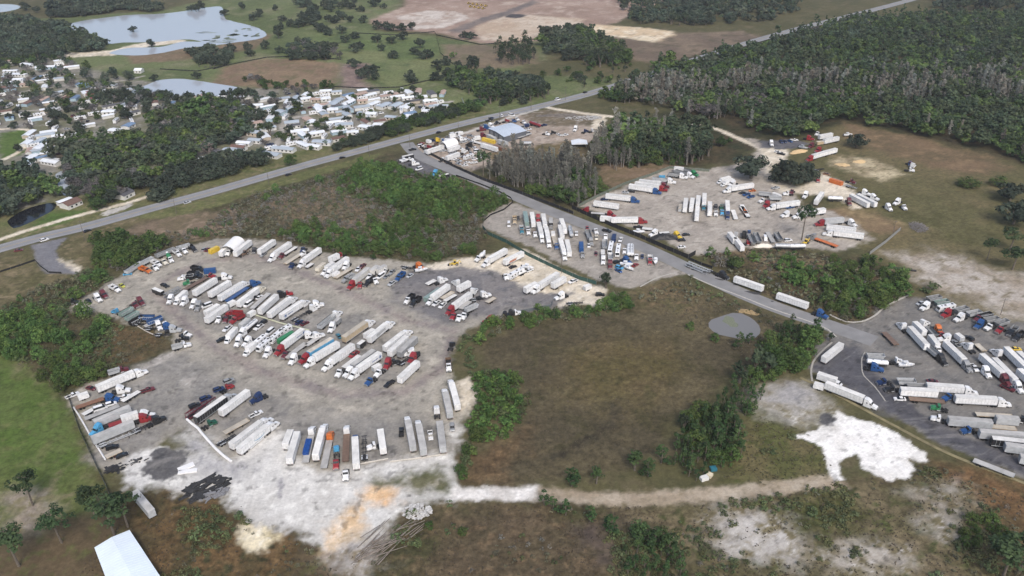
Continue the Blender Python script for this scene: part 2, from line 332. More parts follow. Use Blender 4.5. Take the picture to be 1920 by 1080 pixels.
 ('sand', G_SAND, 10, 2.5, [(225, 885), (250, 852), (300, 838), (360, 852), (430, 868), (520, 800), (552, 850), (600, 880), (690, 870), (840, 848), (850, 790), (872, 800), (848, 845), (856, 890), (870, 920), (850, 945), (770, 945), (720, 990), (690, 1034), (620, 1028), (560, 1000), (470, 985), (432, 955), (425, 925), (380, 935), (330, 922), (240, 910)]),
 ('sand', [C(170, 168, 168), C(190, 188, 184), C(150, 149, 150)], 6, 6, [(350, 790), (430, 862), (500, 850), (470, 900), (420, 900), (340, 840)]),
 ('sand', [C(222, 188, 148), C(212, 172, 128), C(228, 204, 174)], 7, 4, [(688, 912), (725, 905), (752, 915), (740, 945), (690, 940)]),
 ('sand', [C(218, 192, 158), C(206, 176, 138), C(226, 208, 186)], 7, 4, [(650, 950), (690, 955), (680, 990), (640, 1030), (612, 1028), (625, 985)]),
 ('sand', [C(218, 206, 176), C(204, 190, 154), C(226, 218, 198)], 5, 2, [(445, 990), (480, 980), (525, 1000), (500, 1025), (470, 1030), (445, 1015)]),
 ('bare_ground', [C(108, 106, 80), C(90, 92, 60), C(150, 145, 125)], 6, 4, [(700, 900), (830, 880), (850, 930), (780, 925), (760, 905), (710, 905)]),
 ('asphalt_millings', [C(92, 91, 92), C(104, 102, 101), C(82, 82, 84)], 3, .7, [(268, 880), (280, 850), (310, 838), (345, 842), (352, 862), (335, 890), (305, 904), (280, 902)]),
 ('asphalt_millings', [C(104, 102, 104), C(120, 118, 116), C(96, 95, 98)], 4, 1.5, [(398, 920), (425, 910), (428, 925), (408, 934)]),
 ('sand', [C(150, 148, 150), C(170, 168, 168), C(138, 137, 140)], 3, 1.5, ell(525, 920, 8, 18)),
 ('path', [C(214, 210, 204), C(196, 191, 184), C(224, 221, 216)], 6, 1.5, strip([(845, 925), (900, 926), (960, 926), (1010, 924)], 3.6, 3.6)),
 ('path', [C(156, 142, 122), C(172, 160, 142), C(138, 126, 104)], 6, 1.6, strip([(1005, 926), (1100, 934), (1200, 936), (1300, 930), (1420, 920), (1500, 908), (1580, 902)], 3.4, 3.4)),
 ('sand', [C(236, 234, 230), C(222, 219, 213), C(244, 243, 240)], 12, .9, [(1576, 769), (1640, 795), (1700, 825), (1720, 840), (1738, 862), (1700, 862), (1716, 880), (1690, 898), (1660, 896), (1620, 880), (1605, 850), (1586, 850), (1570, 860), (1588, 896), (1568, 898), (1545, 845), (1520, 822), (1490, 818), (1530, 800), (1552, 786)]),
 ('bare_ground', [C(172, 168, 160), C(138, 130, 108), C(196, 192, 184)], 5, 7, [(1400, 772), (1408, 748), (1440, 715), (1520, 728), (1575, 764), (1545, 800), (1485, 795), (1440, 778)]),
 ('sand', [C(150, 148, 148), C(166, 163, 160), C(130, 129, 130)], 7, 5, [(1430, 740), (1470, 716), (1520, 726), (1530, 745), (1500, 760), (1440, 760)]),
 ('asphalt_millings', [C(84, 84, 87), C(96, 95, 96), C(76, 76, 79)], 3, .8, ell(1550, 790, 15, 11)),
 ('sand', [C(178, 173, 166), C(122, 113, 86), C(192, 188, 182)], 4, 9, [(1340, 965), (1400, 950), (1480, 985), (1510, 1030), (1440, 1050), (1350, 1030), (1330, 990)]),
 ('sand', [C(170, 163, 152), C(116, 108, 82), C(188, 183, 176)], 4, 9, [(1540, 1040), (1640, 1020), (1700, 1040), (1660, 1090), (1550, 1090)]),
 ('sand', [C(168, 161, 152), C(112, 104, 78), C(184, 179, 172)], 4, 9, [(1720, 940), (1780, 920), (1800, 960), (1790, 1000), (1740, 980)]),
 ('sand', [C(172, 166, 160), C(130, 118, 94), C(190, 186, 180)], 4, 7, [(640, 1020), (720, 1000), (700, 1060), (680, 1090), (640, 1090)]),
 ('path', G_SANDT, 4, .8, strip([(-60, 247), (20, 241), (52, 243), (62, 252), (60, 264), (48, 276), (25, 291), (5, 300)], 2.0, 2.0)),
 ('path', [C(168, 163, 154), C(154, 149, 141), C(178, 173, 165)], 5, .8, strip([(515, 285), (522, 262), (530, 235), (545, 205), (552, 180)], 2.2, 2.2)),
 ('path', [C(168, 163, 154), C(154, 149, 141), C(178, 173, 165)], 5, .8, strip([(530, 262), (600, 252), (660, 240), (720, 222), (800, 214)], 2.2, 2.2)),
 ('path', [C(168, 163, 154), C(154, 149, 141), C(178, 173, 165)], 5, .8, strip([(545, 222), (620, 208), (700, 200), (800, 196), (850, 190)], 2.2, 2.2)),
 ('path', [C(168, 163, 154), C(154, 149, 141), C(178, 173, 165)], 5, .8, strip([(-40, 216), (40, 208), (110, 205), (180, 198), (260, 200)], 2.2, 2.2)),
 ('path', [C(168, 163, 154), C(154, 149, 141), C(178, 173, 165)], 5, .8, strip([(60, 290), (110, 268), (160, 248)], 2.2, 2.2)),
 ('path', [C(168, 163, 154), C(154, 149, 141), C(178, 173, 165)], 5, .8, strip([(20, 180), (90, 160), (160, 160), (240, 150), (270, 142)], 2.2, 2.2)),
 ('path', [C(168, 163, 154), C(154, 149, 141), C(178, 173, 165)], 5, .8, strip([(100, 205), (130, 182), (150, 158)], 2.2, 2.2)),
 # paved lot on the right, middle lot by the access road
 ('asphalt_lot', [C(116, 114, 111), C(128, 124, 118), C(106, 105, 104)], 9, 1.5, [(1520, 690), (1530, 645), (1560, 612), (1620, 602), (1690, 557), (1750, 562), (1860, 592), (1960, 620), (2300, 720), (2300, 1040), (1960, 912), (1900, 888), (1780, 836), (1680, 786), (1600, 742)]),
 ('asphalt_lot', [C(86, 86, 91), C(94, 93, 97), C(80, 80, 86)], 8, 3, [(1540, 660), (1600, 640), (1640, 690), (1680, 760), (1800, 810), (1960, 872), (2200, 950), (1960, 908), (1780, 834), (1660, 775), (1580, 730), (1525, 690)]),
 ('asphalt_lot', [C(78, 78, 83), C(88, 87, 91), C(72, 72, 78)], 4, 1.5, [(1622, 705), (1640, 700), (1665, 730), (1740, 785), (1720, 788), (1660, 752)]),
 ('asphalt_lot', [C(72, 72, 77), C(84, 83, 87), C(66, 66, 71)], 4, 1.5, [(1676, 760), (1690, 762), (1742, 784), (1736, 789), (1700, 778)]),
 ('gravel_yard', [C(156, 149, 139), C(144, 138, 130), C(166, 159, 149)], 10, 1.5, [(905, 425), (912, 405), (960, 378), (1000, 392), (1070, 418), (1140, 446), (1210, 472), (1290, 512), (1240, 520), (1180, 540), (1150, 535), (1080, 505), (1000, 465), (940, 440)]),
 ('asphalt_lot', G_ASPHD, 5, 1.5, [(740, 300), (765, 288), (790, 302), (850, 328), (840, 335), (800, 330), (750, 308)]),
 ('road', G_ASPH, 8, 1.0, [(58, 460), (128, 444), (104, 468), (112, 490), (148, 505), (146, 514), (86, 513), (70, 492)]),
 ('sand', G_SANDT, 4, 2.5, [(112, 486), (128, 490), (150, 500), (148, 510), (125, 500)]),
]
BASE = [C(90, 86, 58), C(80, 79, 52), C(100, 92, 68)]
_ncol = {'grass_field': .34, 'marsh': .42, 'brush_ground': .48, 'bare_ground': .24, 'gravel_yard': .14, 'sand': .09, 'asphalt_lot': .11, 'construction_soil': .18}
CLASSES = ['ground'] + sorted({z[0] for z in ZONES})

GRAIN = [None]
CLASS_TONE = {'grass_field': .78, 'marsh': .73, 'brush_ground': .80, 'bare_ground': .92, 'sand': 1.04, 'gravel_yard': 1.05, 'path': 1.05}     # brightness factor on the colours of each ground class
def paint(x, y):
    """colour and class of the ground at world points"""
    n = x.shape[0]
    wx = x + (fbm(x, y, 9, 3) - .5) * 7 + (fbm(x, y, 1.8, 5, 2) - .5) * 2.2
    wy = y + (fbm(x, y, 9, 4) - .5) * 7 + (fbm(x, y, 1.8, 6, 2) - .5) * 2.2
    def tri(cols, ns, seed):
        a = np.clip((fbm(x, y, ns, seed) - .5) * 3.4 + .5, 0, 1)[:, None]
        b = np.clip((fbm(x, y, ns * .35, seed + 50) - .56) * 5, 0, 1)[:, None]
        c = cols[0] * (1 - a) + cols[1] * a
        return c * (1 - b) + cols[2] * b
    colr = tri(BASE, 22, 900); cl = np.zeros(n, np.int32); grain = np.full(n, .26)
    for k, (cls, cols, ns, soft, poly) in enumerate(ZONES):
        W = np.array(poly) if isinstance(poly, Metres) else np.array([at(px, py)[:2] for px, py in poly])
        pad = soft + 6
        idx = np.nonzero((x > W[:, 0].min() - pad) & (x < W[:, 0].max() + pad) & (y > W[:, 1].min() - pad) & (y < W[:, 1].max() + pad))[0]
        if not len(idx): continue
        crisp = cls in ('road',) or isinstance(poly, Metres)
        if crisp: sx, sy = x[idx] * .75 + wx[idx] * .25, y[idx] * .75 + wy[idx] * .25
        else: sx, sy = wx[idx], wy[idx]
        d = sdist(sx, sy, W)
        a = np.clip(d / soft * .5 + .5 + (fbm(x[idx], y[idx], max(2, soft), 70 + k, 3) - .5) * .9, 0, 1)
        a = a * a * (3 - 2 * a)
        m_ = a > 0.002
        ii = idx[m_]; aa = a[m_]
        xs, ys = x[ii], y[ii]
        p1 = np.clip((fbm(xs, ys, ns, 11 * k + 1) - .5) * 3.4 + .5, 0, 1)[:, None]
        p2 = np.clip((fbm(xs, ys, ns * .35, 11 * k + 7) - .56) * 5, 0, 1)[:, None]
        c = cols[0] * (1 - p1) + cols[1] * p1
        c = (c * (1 - p2) + cols[2] * p2) * CLASS_TONE.get(cls, 1)
        colr[ii] = colr[ii] * (1 - aa[:, None]) + c * aa[:, None]
        grain[ii] = grain[ii] * (1 - aa) + _ncol.get(cls, .15) * aa
        cl[ii[aa > .5]] = CLASSES.index(cls)
    drv = np.isin(cl, [CLASSES.index(c) for c in ('gravel_yard', 'asphalt_lot', 'sand', 'asphalt_millings') if c in CLASSES])
    i = np.nonzero(drv)[0]; xs, ys = x[i], y[i]
    bend = fbm(xs, ys, 60, 211, 2) * 3.0
    ca, sa = np.cos(bend), np.sin(bend)
    u, v = ca * xs + sa * ys, -sa * xs + ca * ys
    ruts = fbm(u / 16, v, 1.3, 212, 3)                        # long wheel tracks that follow the traffic
    u2, v2 = .82 * xs + .57 * ys, -.57 * xs + .82 * ys
    ruts2 = fbm(u2 / 12, v2, 1.1, 214, 3)
    spots = np.clip((fbm(xs, ys, 3.0, 215, 3) - .66) * 9, 0, 1)    # oil and wet stains
    pale = np.clip((fbm(u / 3, v, 5, 216, 4) - .60) * 6, 0, 1)     # scraped lime rock
    w_ = 1 + (ruts - .5) * .24 + (ruts2 - .5) * .18
    colr[i] *= w_[:, None]
    colr[i] *= (1 - .42 * spots)[:, None]
    colr[i] = colr[i] * (1 - .20 * pale[:, None]) + np.array([.42, .40, .37]) * .20 * pale[:, None]
    f = fbm(x, y, 2.6, 31, 4) * .6 + fbm(x, y, .9, 33, 2) * .4
    colr = colr * (1 + (f - .5)[:, None] * 2.6 * grain[:, None])
    GRAIN[0] = grain
    return np.clip(colr, .004, .9), cl
def ground_material():
    M = bpy.data.materials.new('ground cover'); M.use_nodes = True
    nt = M.node_tree; b = nt.nodes["Principled BSDF"]; L = nt.links.new
    b.inputs["Roughness"].default_value = .95; b.inputs["Specular IOR Level"].default_value = .15
    a = nt.nodes.new("ShaderNodeAttribute"); a.attribute_name = "Col"
    tc = nt.nodes.new("ShaderNodeNewGeometry")
    n1 = nt.nodes.new("ShaderNodeTexNoise"); n1.inputs["Scale"].default_value = .9; n1.inputs["Detail"].default_value = 6; n1.inputs["Roughness"].default_value = .7
    n2 = nt.nodes.new("ShaderNodeTexNoise"); n2.inputs["Scale"].default_value = .11; n2.inputs["Detail"].default_value = 5; n2.inputs["Roughness"].default_value = .65
    L(tc.outputs["Position"], n1.inputs["Vector"]); L(tc.outputs["Position"], n2.inputs["Vector"])
    r1 = nt.nodes.new("ShaderNodeMapRange"); r1.inputs[1].default_value = .25; r1.inputs[2].default_value = .75; r1.inputs[3].default_value = .80; r1.inputs[4].default_value = 1.18
    r2 = nt.nodes.new("ShaderNodeMapRange"); r2.inputs[1].default_value = .3; r2.inputs[2].default_value = .7; r2.inputs[3].default_value = .92; r2.inputs[4].default_value = 1.08
    L(n1.outputs[0], r1.inputs[0]); L(n2.outputs[0], r2.inputs[0])
    mu = nt.nodes.new("ShaderNodeMath"); mu.operation = 'MULTIPLY'; L(r1.outputs[0], mu.inputs[0]); L(r2.outputs[0], mu.inputs[1])
    n3 = nt.nodes.new("ShaderNodeTexNoise"); n3.inputs["Scale"].default_value = .42; n3.inputs["Detail"].default_value = 5; n3.inputs["Roughness"].default_value = .75; L(tc.outputs["Position"], n3.inputs["Vector"])
    r3 = nt.nodes.new("ShaderNodeMapRange"); r3.inputs[1].default_value = .3; r3.inputs[2].default_value = .7; r3.inputs[3].default_value = .55; r3.inputs[4].default_value = 1.5; L(n3.outputs[0], r3.inputs[0])
    gm = nt.nodes.new("ShaderNodeMix"); gm.data_type = 'FLOAT'; gm.inputs[2].default_value = 1.0; L(a.outputs["Alpha"], gm.inputs[0]); L(r3.outputs[0], gm.inputs[3])
    m0 = nt.nodes.new("ShaderNodeMath"); m0.operation = 'MULTIPLY'; L(mu.outputs[0], m0.inputs[0]); L(gm.outputs[0], m0.inputs[1]); mu = m0
    mx = nt.nodes.new("ShaderNodeMix"); mx.data_type = 'RGBA'; mx.blend_type = 'MULTIPLY'; mx.inputs[0].default_value = 1
    L(a.outputs["Color"], mx.inputs[6]); L(mu.outputs[0], mx.inputs[7]); L(mx.outputs[2], b.inputs["Base Color"])
    bp = nt.nodes.new("ShaderNodeBump"); bp.inputs["Strength"].default_value = .5; bp.inputs["Distance"].default_value = .25
    L(n1.outputs[0], bp.inputs["Height"]); L(bp.outputs[0], b.inputs["Normal"])
    return M
GROUND_M = ground_material()

def np_mesh(name, V, F, colr=None, alpha=None):
    """quads or triangles from arrays"""
    k = F.shape[1]
    me = bpy.data.meshes.new(name)
    me.vertices.add(len(V)); me.vertices.foreach_set('co', np.ascontiguousarray(V, np.float32).ravel())
    me.loops.add(F.size); me.loops.foreach_set('vertex_index', np.ascontiguousarray(F, np.int32).ravel())
    me.polygons.add(len(F)); me.polygons.foreach_set('loop_start', np.arange(0, F.size, k, dtype=np.int32))
    try: me.polygons.foreach_set('loop_total', np.full(len(F), k, np.int32))
    except Exception: pass
    me.update(calc_edges=True)
    if colr is not None:
        at_ = me.color_attributes.new('Col', 'FLOAT_COLOR', 'POINT')
        at_.data.foreach_set('color', np.concatenate([colr, np.ones((len(V), 1)) if alpha is None else alpha[:, None]], 1).astype(np.float32).ravel())
    return me

def build_ground():
    ys = [95.0]
    while ys[-1] < 1700: ys.append(ys[-1] * 1.0032)
    while ys[-1] < 4500: ys.append(ys[-1] * 1.03)
    us = np.concatenate([np.linspace(-2.2, -1.2, 14), np.linspace(-1.17, 1.17, 860), np.linspace(1.2, 2.2, 14)])
    Y, U = np.meshgrid(np.array(ys), us, indexing='ij'); nY, nU = Y.shape
    X = U * Y; x, y = X.ravel(), Y.ravel()
    colr, cl = paint(x, y); gr = np.clip(GRAIN[0] * 2.2, 0, 1)
    V = np.stack([x, y, np.zeros_like(x)], 1)
    I = np.arange(nY * nU).reshape(nY, nU)
    F = np.stack([I[:-1, :-1], I[:-1, 1:], I[1:, 1:], I[1:, :-1]], -1).reshape(-1, 4)
    fc = np.sort(cl[F], 1)[:, 2]
    for k, name in enumerate(CLASSES):
        f = F[fc == k]
        if not len(f): continue
        used, inv = np.unique(f.ravel(), return_inverse=True)
        me = np_mesh(name, V[used], inv.reshape(-1, 4), colr[used], gr[used])
        me.materials.append(GROUND_M)
        o = bpy.data.objects.new(name, me); col.objects.link(o); o["kind"] = "structure"
    # behind and below the camera the same land goes on
    b = MB().add([(-2500, -2000, -.02), (2500, -2000, -.02), (2500, 95, -.02), (-2500, 95, -.02)], [(0, 1, 2, 3)])
    o = b.build('terrain', mat('far land', tuple(BASE[0]), rough=.95, noise=.3, nscale=.05)); o["kind"] = "structure"
build_ground()

# ---------------------------------------------------------------- roads: real strips with kerbs and paint
def ribbon(pts_px, w0, w1, z, step=6.0):
    P = [Vector(p[:2]) for p in ats(pts_px)]
    # resample with a smooth curve
    Q = []
    for i in range(len(P) - 1):
        p0, p1, p2, p3 = P[max(0, i - 1)], P[i], P[i + 1], P[min(len(P) - 1, i + 2)]
        n = max(1, int((p2 - p1).length / step))
        for k in range(n):
            t = k / n
            Q.append(.5 * (2 * p1 + (p2 - p0) * t + (2 * p0 - 5 * p1 + 4 * p2 - p3) * t * t + (3 * p1 - p0 - 3 * p2 + p3) * t ** 3))
    Q.append(P[-1])
    L = []
    for i, p in enumerate(Q):
        d = (Q[min(i + 1, len(Q) - 1)] - Q[max(i - 1, 0)]).normalized(); n = Vector((-d.y, d.x))
        L.append((p + n * w0, p - n * w1))
    return Q, L, z
def ribbon_obj(name, pts, w0, w1, z, material, kind="structure"):
    Q, L, z = ribbon(pts, w0, w1, z); b = MB()
    vs = []; fs = []
    for a, c in L: vs += [(a.x, a.y, z), (c.x, c.y, z)]
    for i in range(len(L) - 1): fs.append((2 * i + 1, 2 * i + 3, 2 * i + 2, 2 * i))
    b.add(vs, fs)
    o = b.build(name, material)
    if kind: o["kind"] = kind
    return o
ASPH = mat('weathered asphalt', (.25, .253, .262), rough=.9, noise=.16, nscale=.12, spec=.2)
ASPH2 = mat('access asphalt', (.25, .248, .247), rough=.9, noise=.2, nscale=.15, spec=.2)
LINE_W = mat('road line white', (.55, .55, .53), rough=.8, noise=.3)
LINE_Y = mat('road line yellow', (.45, .33, .08), rough=.8, noise=.3)
KERB = mat('kerb concrete', (.42, .40, .36), rough=.9, noise=.25)
ribbon_obj('highway', ROAD_C, 6.2, 6.2, .05, ASPH)
ribbon_obj('access_road', ACC_C, 5.2, 5.2, .045, ASPH2)
# painted lines
def line_marks(name, pts, off, w, z, material, dash=None):
    Q, L, _ = ribbon(pts, 1, 1, z, 3.0); b = MB(); s = 0
    for i in range(len(Q) - 1):
        a, c = Q[i], Q[i + 1]; d = (c - a)
        if d.length < 1e-6: continue
        n = Vector((-d.y, d.x)).normalized(); s += d.length
        if dash and (s % dash) > dash * .4: continue
        a2, c2 = a + n * off, c + n * off
        b.add([(a2 - n * w).to_3d() + Vector((0, 0, z)), (c2 - n * w).to_3d() + Vector((0, 0, z)), (c2 + n * w).to_3d() + Vector((0, 0, z)), (a2 + n * w).to_3d() + Vector((0, 0, z))], [(0, 1, 2, 3)])
    o = b.build(name, material); o["kind"] = "structure"
line_marks('road_line', ROAD_C, .18, .09, .058, LINE_Y)
line_marks('road_line', ROAD_C, -.18, .09, .058, LINE_Y)
line_marks('road_edge_line', ROAD_C, 4.6, .09, .058, LINE_W)
line_marks('road_edge_line', ROAD_C, -4.6, .09, .058, LINE_W)
# raised kerbs of the cul-de-sac end of the access road and the paved lot
def kerb(name, pts, w, h, material=None):
    Q, L, _ = ribbon(pts, w / 2, w / 2, 0, 3.0); b = MB(); n = len(L); vs = []; fs = []
    for a, c in L: vs += [(a.x, a.y, 0), (a.x, a.y, h), (c.x, c.y, h), (c.x, c.y, 0)]
    for i in range(n - 1):
        for k in range(3): fs.append((4 * i + k, 4 * i + k + 1, 4 * i + 4 + k + 1, 4 * i + 4 + k))
    b.add(vs, fs); o = b.build(name, material or KERB); o["kind"] = "structure"
kerb('kerb', [(1556, 590), (1585, 603), (1615, 603), (1640, 592), (1660, 575), (1690, 560), (1705, 553)], .9, .14)
kerb('kerb', [(1290, 515), (1330, 533), (1400, 560), (1450, 580), (1520, 604), (1552, 618), (1568, 632)], .8, .14)
kerb('kerb', [(1560, 642), (1540, 660), (1524, 680), (1521, 700), (1523, 715)], .8, .14)
kerb('kerb', [(1660, 752), (1640, 725), (1620, 705), (1616, 690), (1616, 672), (1622, 660)], .5, .12)
kerb('kerb', [(1200, 538), (1230, 522), (1262, 512)], .6, .14)
kerb('verge_strip', [(1500, 708), (1560, 736), (1620, 768), (1680, 800), (1760, 842), (1830, 872), (1900, 898), (1960, 922)], 1.4, .16, mat('verge soil', (.28, .24, .13), rough=.95, noise=.4, nscale=.3))
# oil and patch stains on the access road, thin skins of tar
TAR = mat('tar patch', (.05, .05, .053), rough=.8, noise=.3)
def blob(name, px, py, rx, ry, z, material, seed=0, rot=0):
    rnd = random.Random(seed); x0, y0, _ = at(px, py); n = 26; vs = [(x0, y0, z)]
    ph = [rnd.uniform(0, 6.28) for _ in range(4)]
    for i in range(n):
        t = 6.2832 * i / n
        r = 1 + .18 * math.sin(2 * t + ph[0]) + .13 * math.sin(3 * t + ph[1]) + .1 * math.sin(5 * t + ph[2]) + .06 * math.sin(9 * t + ph[3])
        u, v = rx * r * math.cos(t), ry * r * math.sin(t)
        vs.append((x0 + u * math.cos(rot) - v * math.sin(rot), y0 + u * math.sin(rot) + v * math.cos(rot), z))
    o = MB().add(vs, [(0, 1 + i, 1 + (i + 1) % n) for i in range(n)]).build(name, material); o["kind"] = "structure"; return o
for k, (px, py, rx, ry) in enumerate([(1413, 549, 4.5, 1.2), (1350, 524, 2.2, .9), (1448, 565, .8, .6), (1378, 534, .9, .5), (1310, 508, 4, .8), (1300, 500, 3, .6)]):
    blob('tar_patch', px, py, rx, ry, .052, TAR, k, R(-28))

# ---------------------------------------------------------------- water
def water_mat(name, c, rough=.06, scale=.4, bump=.03):
    M = bpy.data.materials.new(name); M.use_nodes = True; nt = M.node_tree; b = nt.nodes["Principled BSDF"]
    b.inputs["Base Color"].default_value = (*c, 1); b.inputs["Roughness"].default_value = rough; b.inputs["IOR"].default_value = 1.333
    g = nt.nodes.new("ShaderNodeNewGeometry"); n = nt.nodes.new("ShaderNodeTexNoise"); n.inputs["Scale"].default_value = scale; n.inputs["Detail"].default_value = 4
    bp = nt.nodes.new("ShaderNodeBump"); bp.inputs["Strength"].default_value = bump; bp.inputs["Distance"].default_value = .3
    nt.links.new(g.outputs["Position"], n.inputs["Vector"]); nt.links.new(n.outputs[0], bp.inputs["Height"]); nt.links.new(bp.outputs[0], b.inputs["Normal"])
    return M
W_LAKE = water_mat('lake water', (.36, .39, .43), .12); W_DARK = water_mat('dark ditch water', (.012, .013, .016), .1); W_POND = water_mat('grey pond water', (.17, .168, .165), .3)
def water(name, poly, material, z=.03, seed=0, amp=2.0):
    W = [Vector(at(x, y)[:2]) for x, y in poly]; out = []
    rnd = random.Random(seed)
    n = len(W)
    for i in range(n):
        p0, p1, p2, p3 = W[i - 1], W[i], W[(i + 1) % n], W[(i + 2) % n]
        m_ = max(2, int((p2 - p1).length / 4))
        for k in range(m_):
            t = k / m_
            q = .5 * (2 * p1 + (p2 - p0) * t + (2 * p0 - 5 * p1 + 4 * p2 - p3) * t * t + (3 * p1 - p0 - 3 * p2 + p3) * t ** 3)
            a = np.array([q.x]); b = np.array([q.y])
            q = q + Vector((float(fbm(a, b, 8, seed)[0] - .5), float(fbm(a, b, 8, seed + 9)[0] - .5))) * 2 * amp
            out.append((q.x, q.y, z))
    o = MB().add(out, [tuple(range(len(out)))]).build(name, material)
    if o.data.polygons and o.data.polygons[0].normal.z < 0: o.data.flip_normals()
    o["kind"] = "structure"; return o
water('lake', [(108, 52), (150, 40), (220, 30), (260, 27), (300, 26), (350, 20), (385, 14), (415, 13), (420, 30), (430, 38), (470, 48), (500, 62), (488, 72), (440, 80), (400, 84), (370, 76), (345, 74), (300, 78), (230, 80), (205, 82), (190, 70), (150, 58)], W_LAKE, seed=3)
water('lake', [(205, 100), (240, 90), (300, 88), (345, 78), (390, 80), (410, 84), (350, 90), (300, 100), (250, 104)], W_LAKE, z=.036, seed=4, amp=1)
water('lake', [(-40, 10), (20, 8), (38, 14), (10, 22), (-40, 24)], W_LAKE, seed=5, amp=1)
water('pond', [(262, 168), (278, 158), (300, 150), (340, 148), (400, 156), (450, 165), (448, 174), (400, 180), (330, 179), (285, 177)], W_LAKE, seed=6, amp=1)
water('pond', [(1330, 606), (1345, 594), (1375, 587), (1405, 594), (1424, 612), (1424, 626), (1400, 636), (1360, 630), (1338, 622)], W_POND, seed=7, amp=1.8)
water('ditch', [(14, 415), (30, 402), (60, 388), (100, 380), (105, 390), (80, 405), (50, 420), (25, 428)], W_DARK, seed=8, amp=.6)
water('canal', [(104, 326), (124, 322), (130, 345), (134, 366), (120, 366), (110, 350)], W_LAKE, seed=9, amp=.5)
# floating weed on the lake and a pale algae patch on the pond
WEED = mat('floating weed', (.16, .19, .13), rough=.9, noise=.4, nscale=.2)
for k, (px, py, rx, ry) in enumerate([(415, 70, 9, 16), (440, 65, 12, 12), (470, 66, 8, 12), (400, 78, 14, 7), (430, 76, 14, 6), (385, 62, 16, 4), (455, 56, 8, 8)]):
    for j in range(5):
        r_ = random.Random(k * 9 + j)
        blob('water_weed', px + r_.uniform(-14, 14), py + r_.uniform(-3, 3), rx * r_.uniform(.2, .5), ry * r_.uniform(.2, .5), .06, WEED, k * 7 + j)
blob('water_weed', 1369, 603, 3.2, 4.6, .05, mat('pond algae', (.20, .22, .15), rough=.9, noise=.3), 5)
# ---------------------------------------------------------------- vehicles: one prototype of each kind, then copies
# a prototype is a list of (part name, mesh, role, parent index); a role is coloured for each copy
PARTMESH = {}
def wheel_mesh(r, w, key):
    """wheel lying across y, centred at the origin: tyre and rim are two meshes"""
    if key not in PARTMESH:
        t = MB(); n = 14
        prof = [(-w / 2, r * .86), (-w * .42, r * .97), (0, r), (w * .42, r * .97), (w / 2, r * .86), (w / 2, r * .58), (-w / 2, r * .58)]
        vs = []; fs = []
        for i in range(n):
            a = 6.2832 * i / n
            for y, q in prof: vs.append((q * math.cos(a), y, q * math.sin(a)))
        k = len(prof)
        for i in range(n):
            j = (i + 1) % n
            for p in range(k): fs.append((i * k + p, i * k + (p + 1) % k, j * k + (p + 1) % k, j * k + p))
        t.add(vs, fs)
        h = MB().cyl((0, -w / 2 + .03, 0), (0, w / 2 - .03, 0), r * .6, 12).cyl((0, -w / 2 - .01, 0), (0, w / 2 + .01, 0), r * .22, 8)
        PARTMESH[key] = (t.mesh('tyre'), h.mesh('rim'))
    return PARTMESH[key]
class Kind:
    def __init__(s, length): s.parts = []; s.len = length
    def p(s, name, mb, role, parent=-1, loc=(0, 0, 0)):
        s.parts.append((name, mb.mesh(name) if isinstance(mb, MB) else mb, role, parent, loc)); return len(s.parts) - 1
    def wheels(s, spots, r=.5, w=.34, key='big'):
        t, h = wheel_mesh(r, w, key)
        for x, y in spots:
            i = s.p('wheel', t, 'tyre', -1, (x, y, r)); s.p('rim', h, 'wheel rim', i)
    def lean_wheels(s, spots, r=.5, w=.6, key='dual'):
        t, h = wheel_mesh(r, w, key)
        for x, y in spots: s.p('wheel', t, 'tyre', -1, (x, y, r))
KINDS_ = {}
def kind(key):
    if key not in KINDS_:
        k = key.split(':'); KINDS_[key] = globals()['k_' + k[0]](*[float(a) for a in k[1:]])
    return KINDS_[key]

def bevel_box(b, x0, x1, y0, y1, z0, z1, c):
    """box with chamfered upright corners"""
    P = [(x0 + c, y0), (x1 - c, y0), (x1, y0 + c), (x1, y1 - c), (x1 - c, y1), (x0 + c, y1), (x0, y1 - c), (x0, y0 + c)]
    vs = [(x, y, z0) for x, y in P] + [(x, y, z1) for x, y in P]
    fs = [tuple(range(7, -1, -1)), tuple(range(8, 16))] + [(i, (i + 1) % 8, (i + 1) % 8 + 8, i + 8) for i in range(8)]
    return b.add(vs, fs)

def trailer_gear(k, L, xs=None, legs=True):
    h = L / 2
    for x in (xs or (-h + 1.6, -h + 2.9)):
        k.lean_wheels([(x, .95), (x, -.95)])
    k.p('running_gear', MB().box(-h + .7, -h + 3.8, -.5, .5, .7, 1.13).box(-h + 1.5, -h + 1.7, -1.1, 1.1, .42, .58).box(-h + 2.8, -h + 3.0, -1.1, 1.1, .42, .58), 'chassis black')
    if legs:
        k.p('landing_gear', MB().box(h - 3.3, h - 3.1, -.95, -.8, .12, 1.13).box(h - 3.3, h - 3.1, .8, .95, .12, 1.13).box(h - 3.4, h - 3.0, -1.02, -.73, .0, .12).box(h - 3.4, h - 3.0, .73, 1.02, 0, .12).box(h - 3.24, h - 3.16, -.8, .8, .7, .78), 'chassis black')

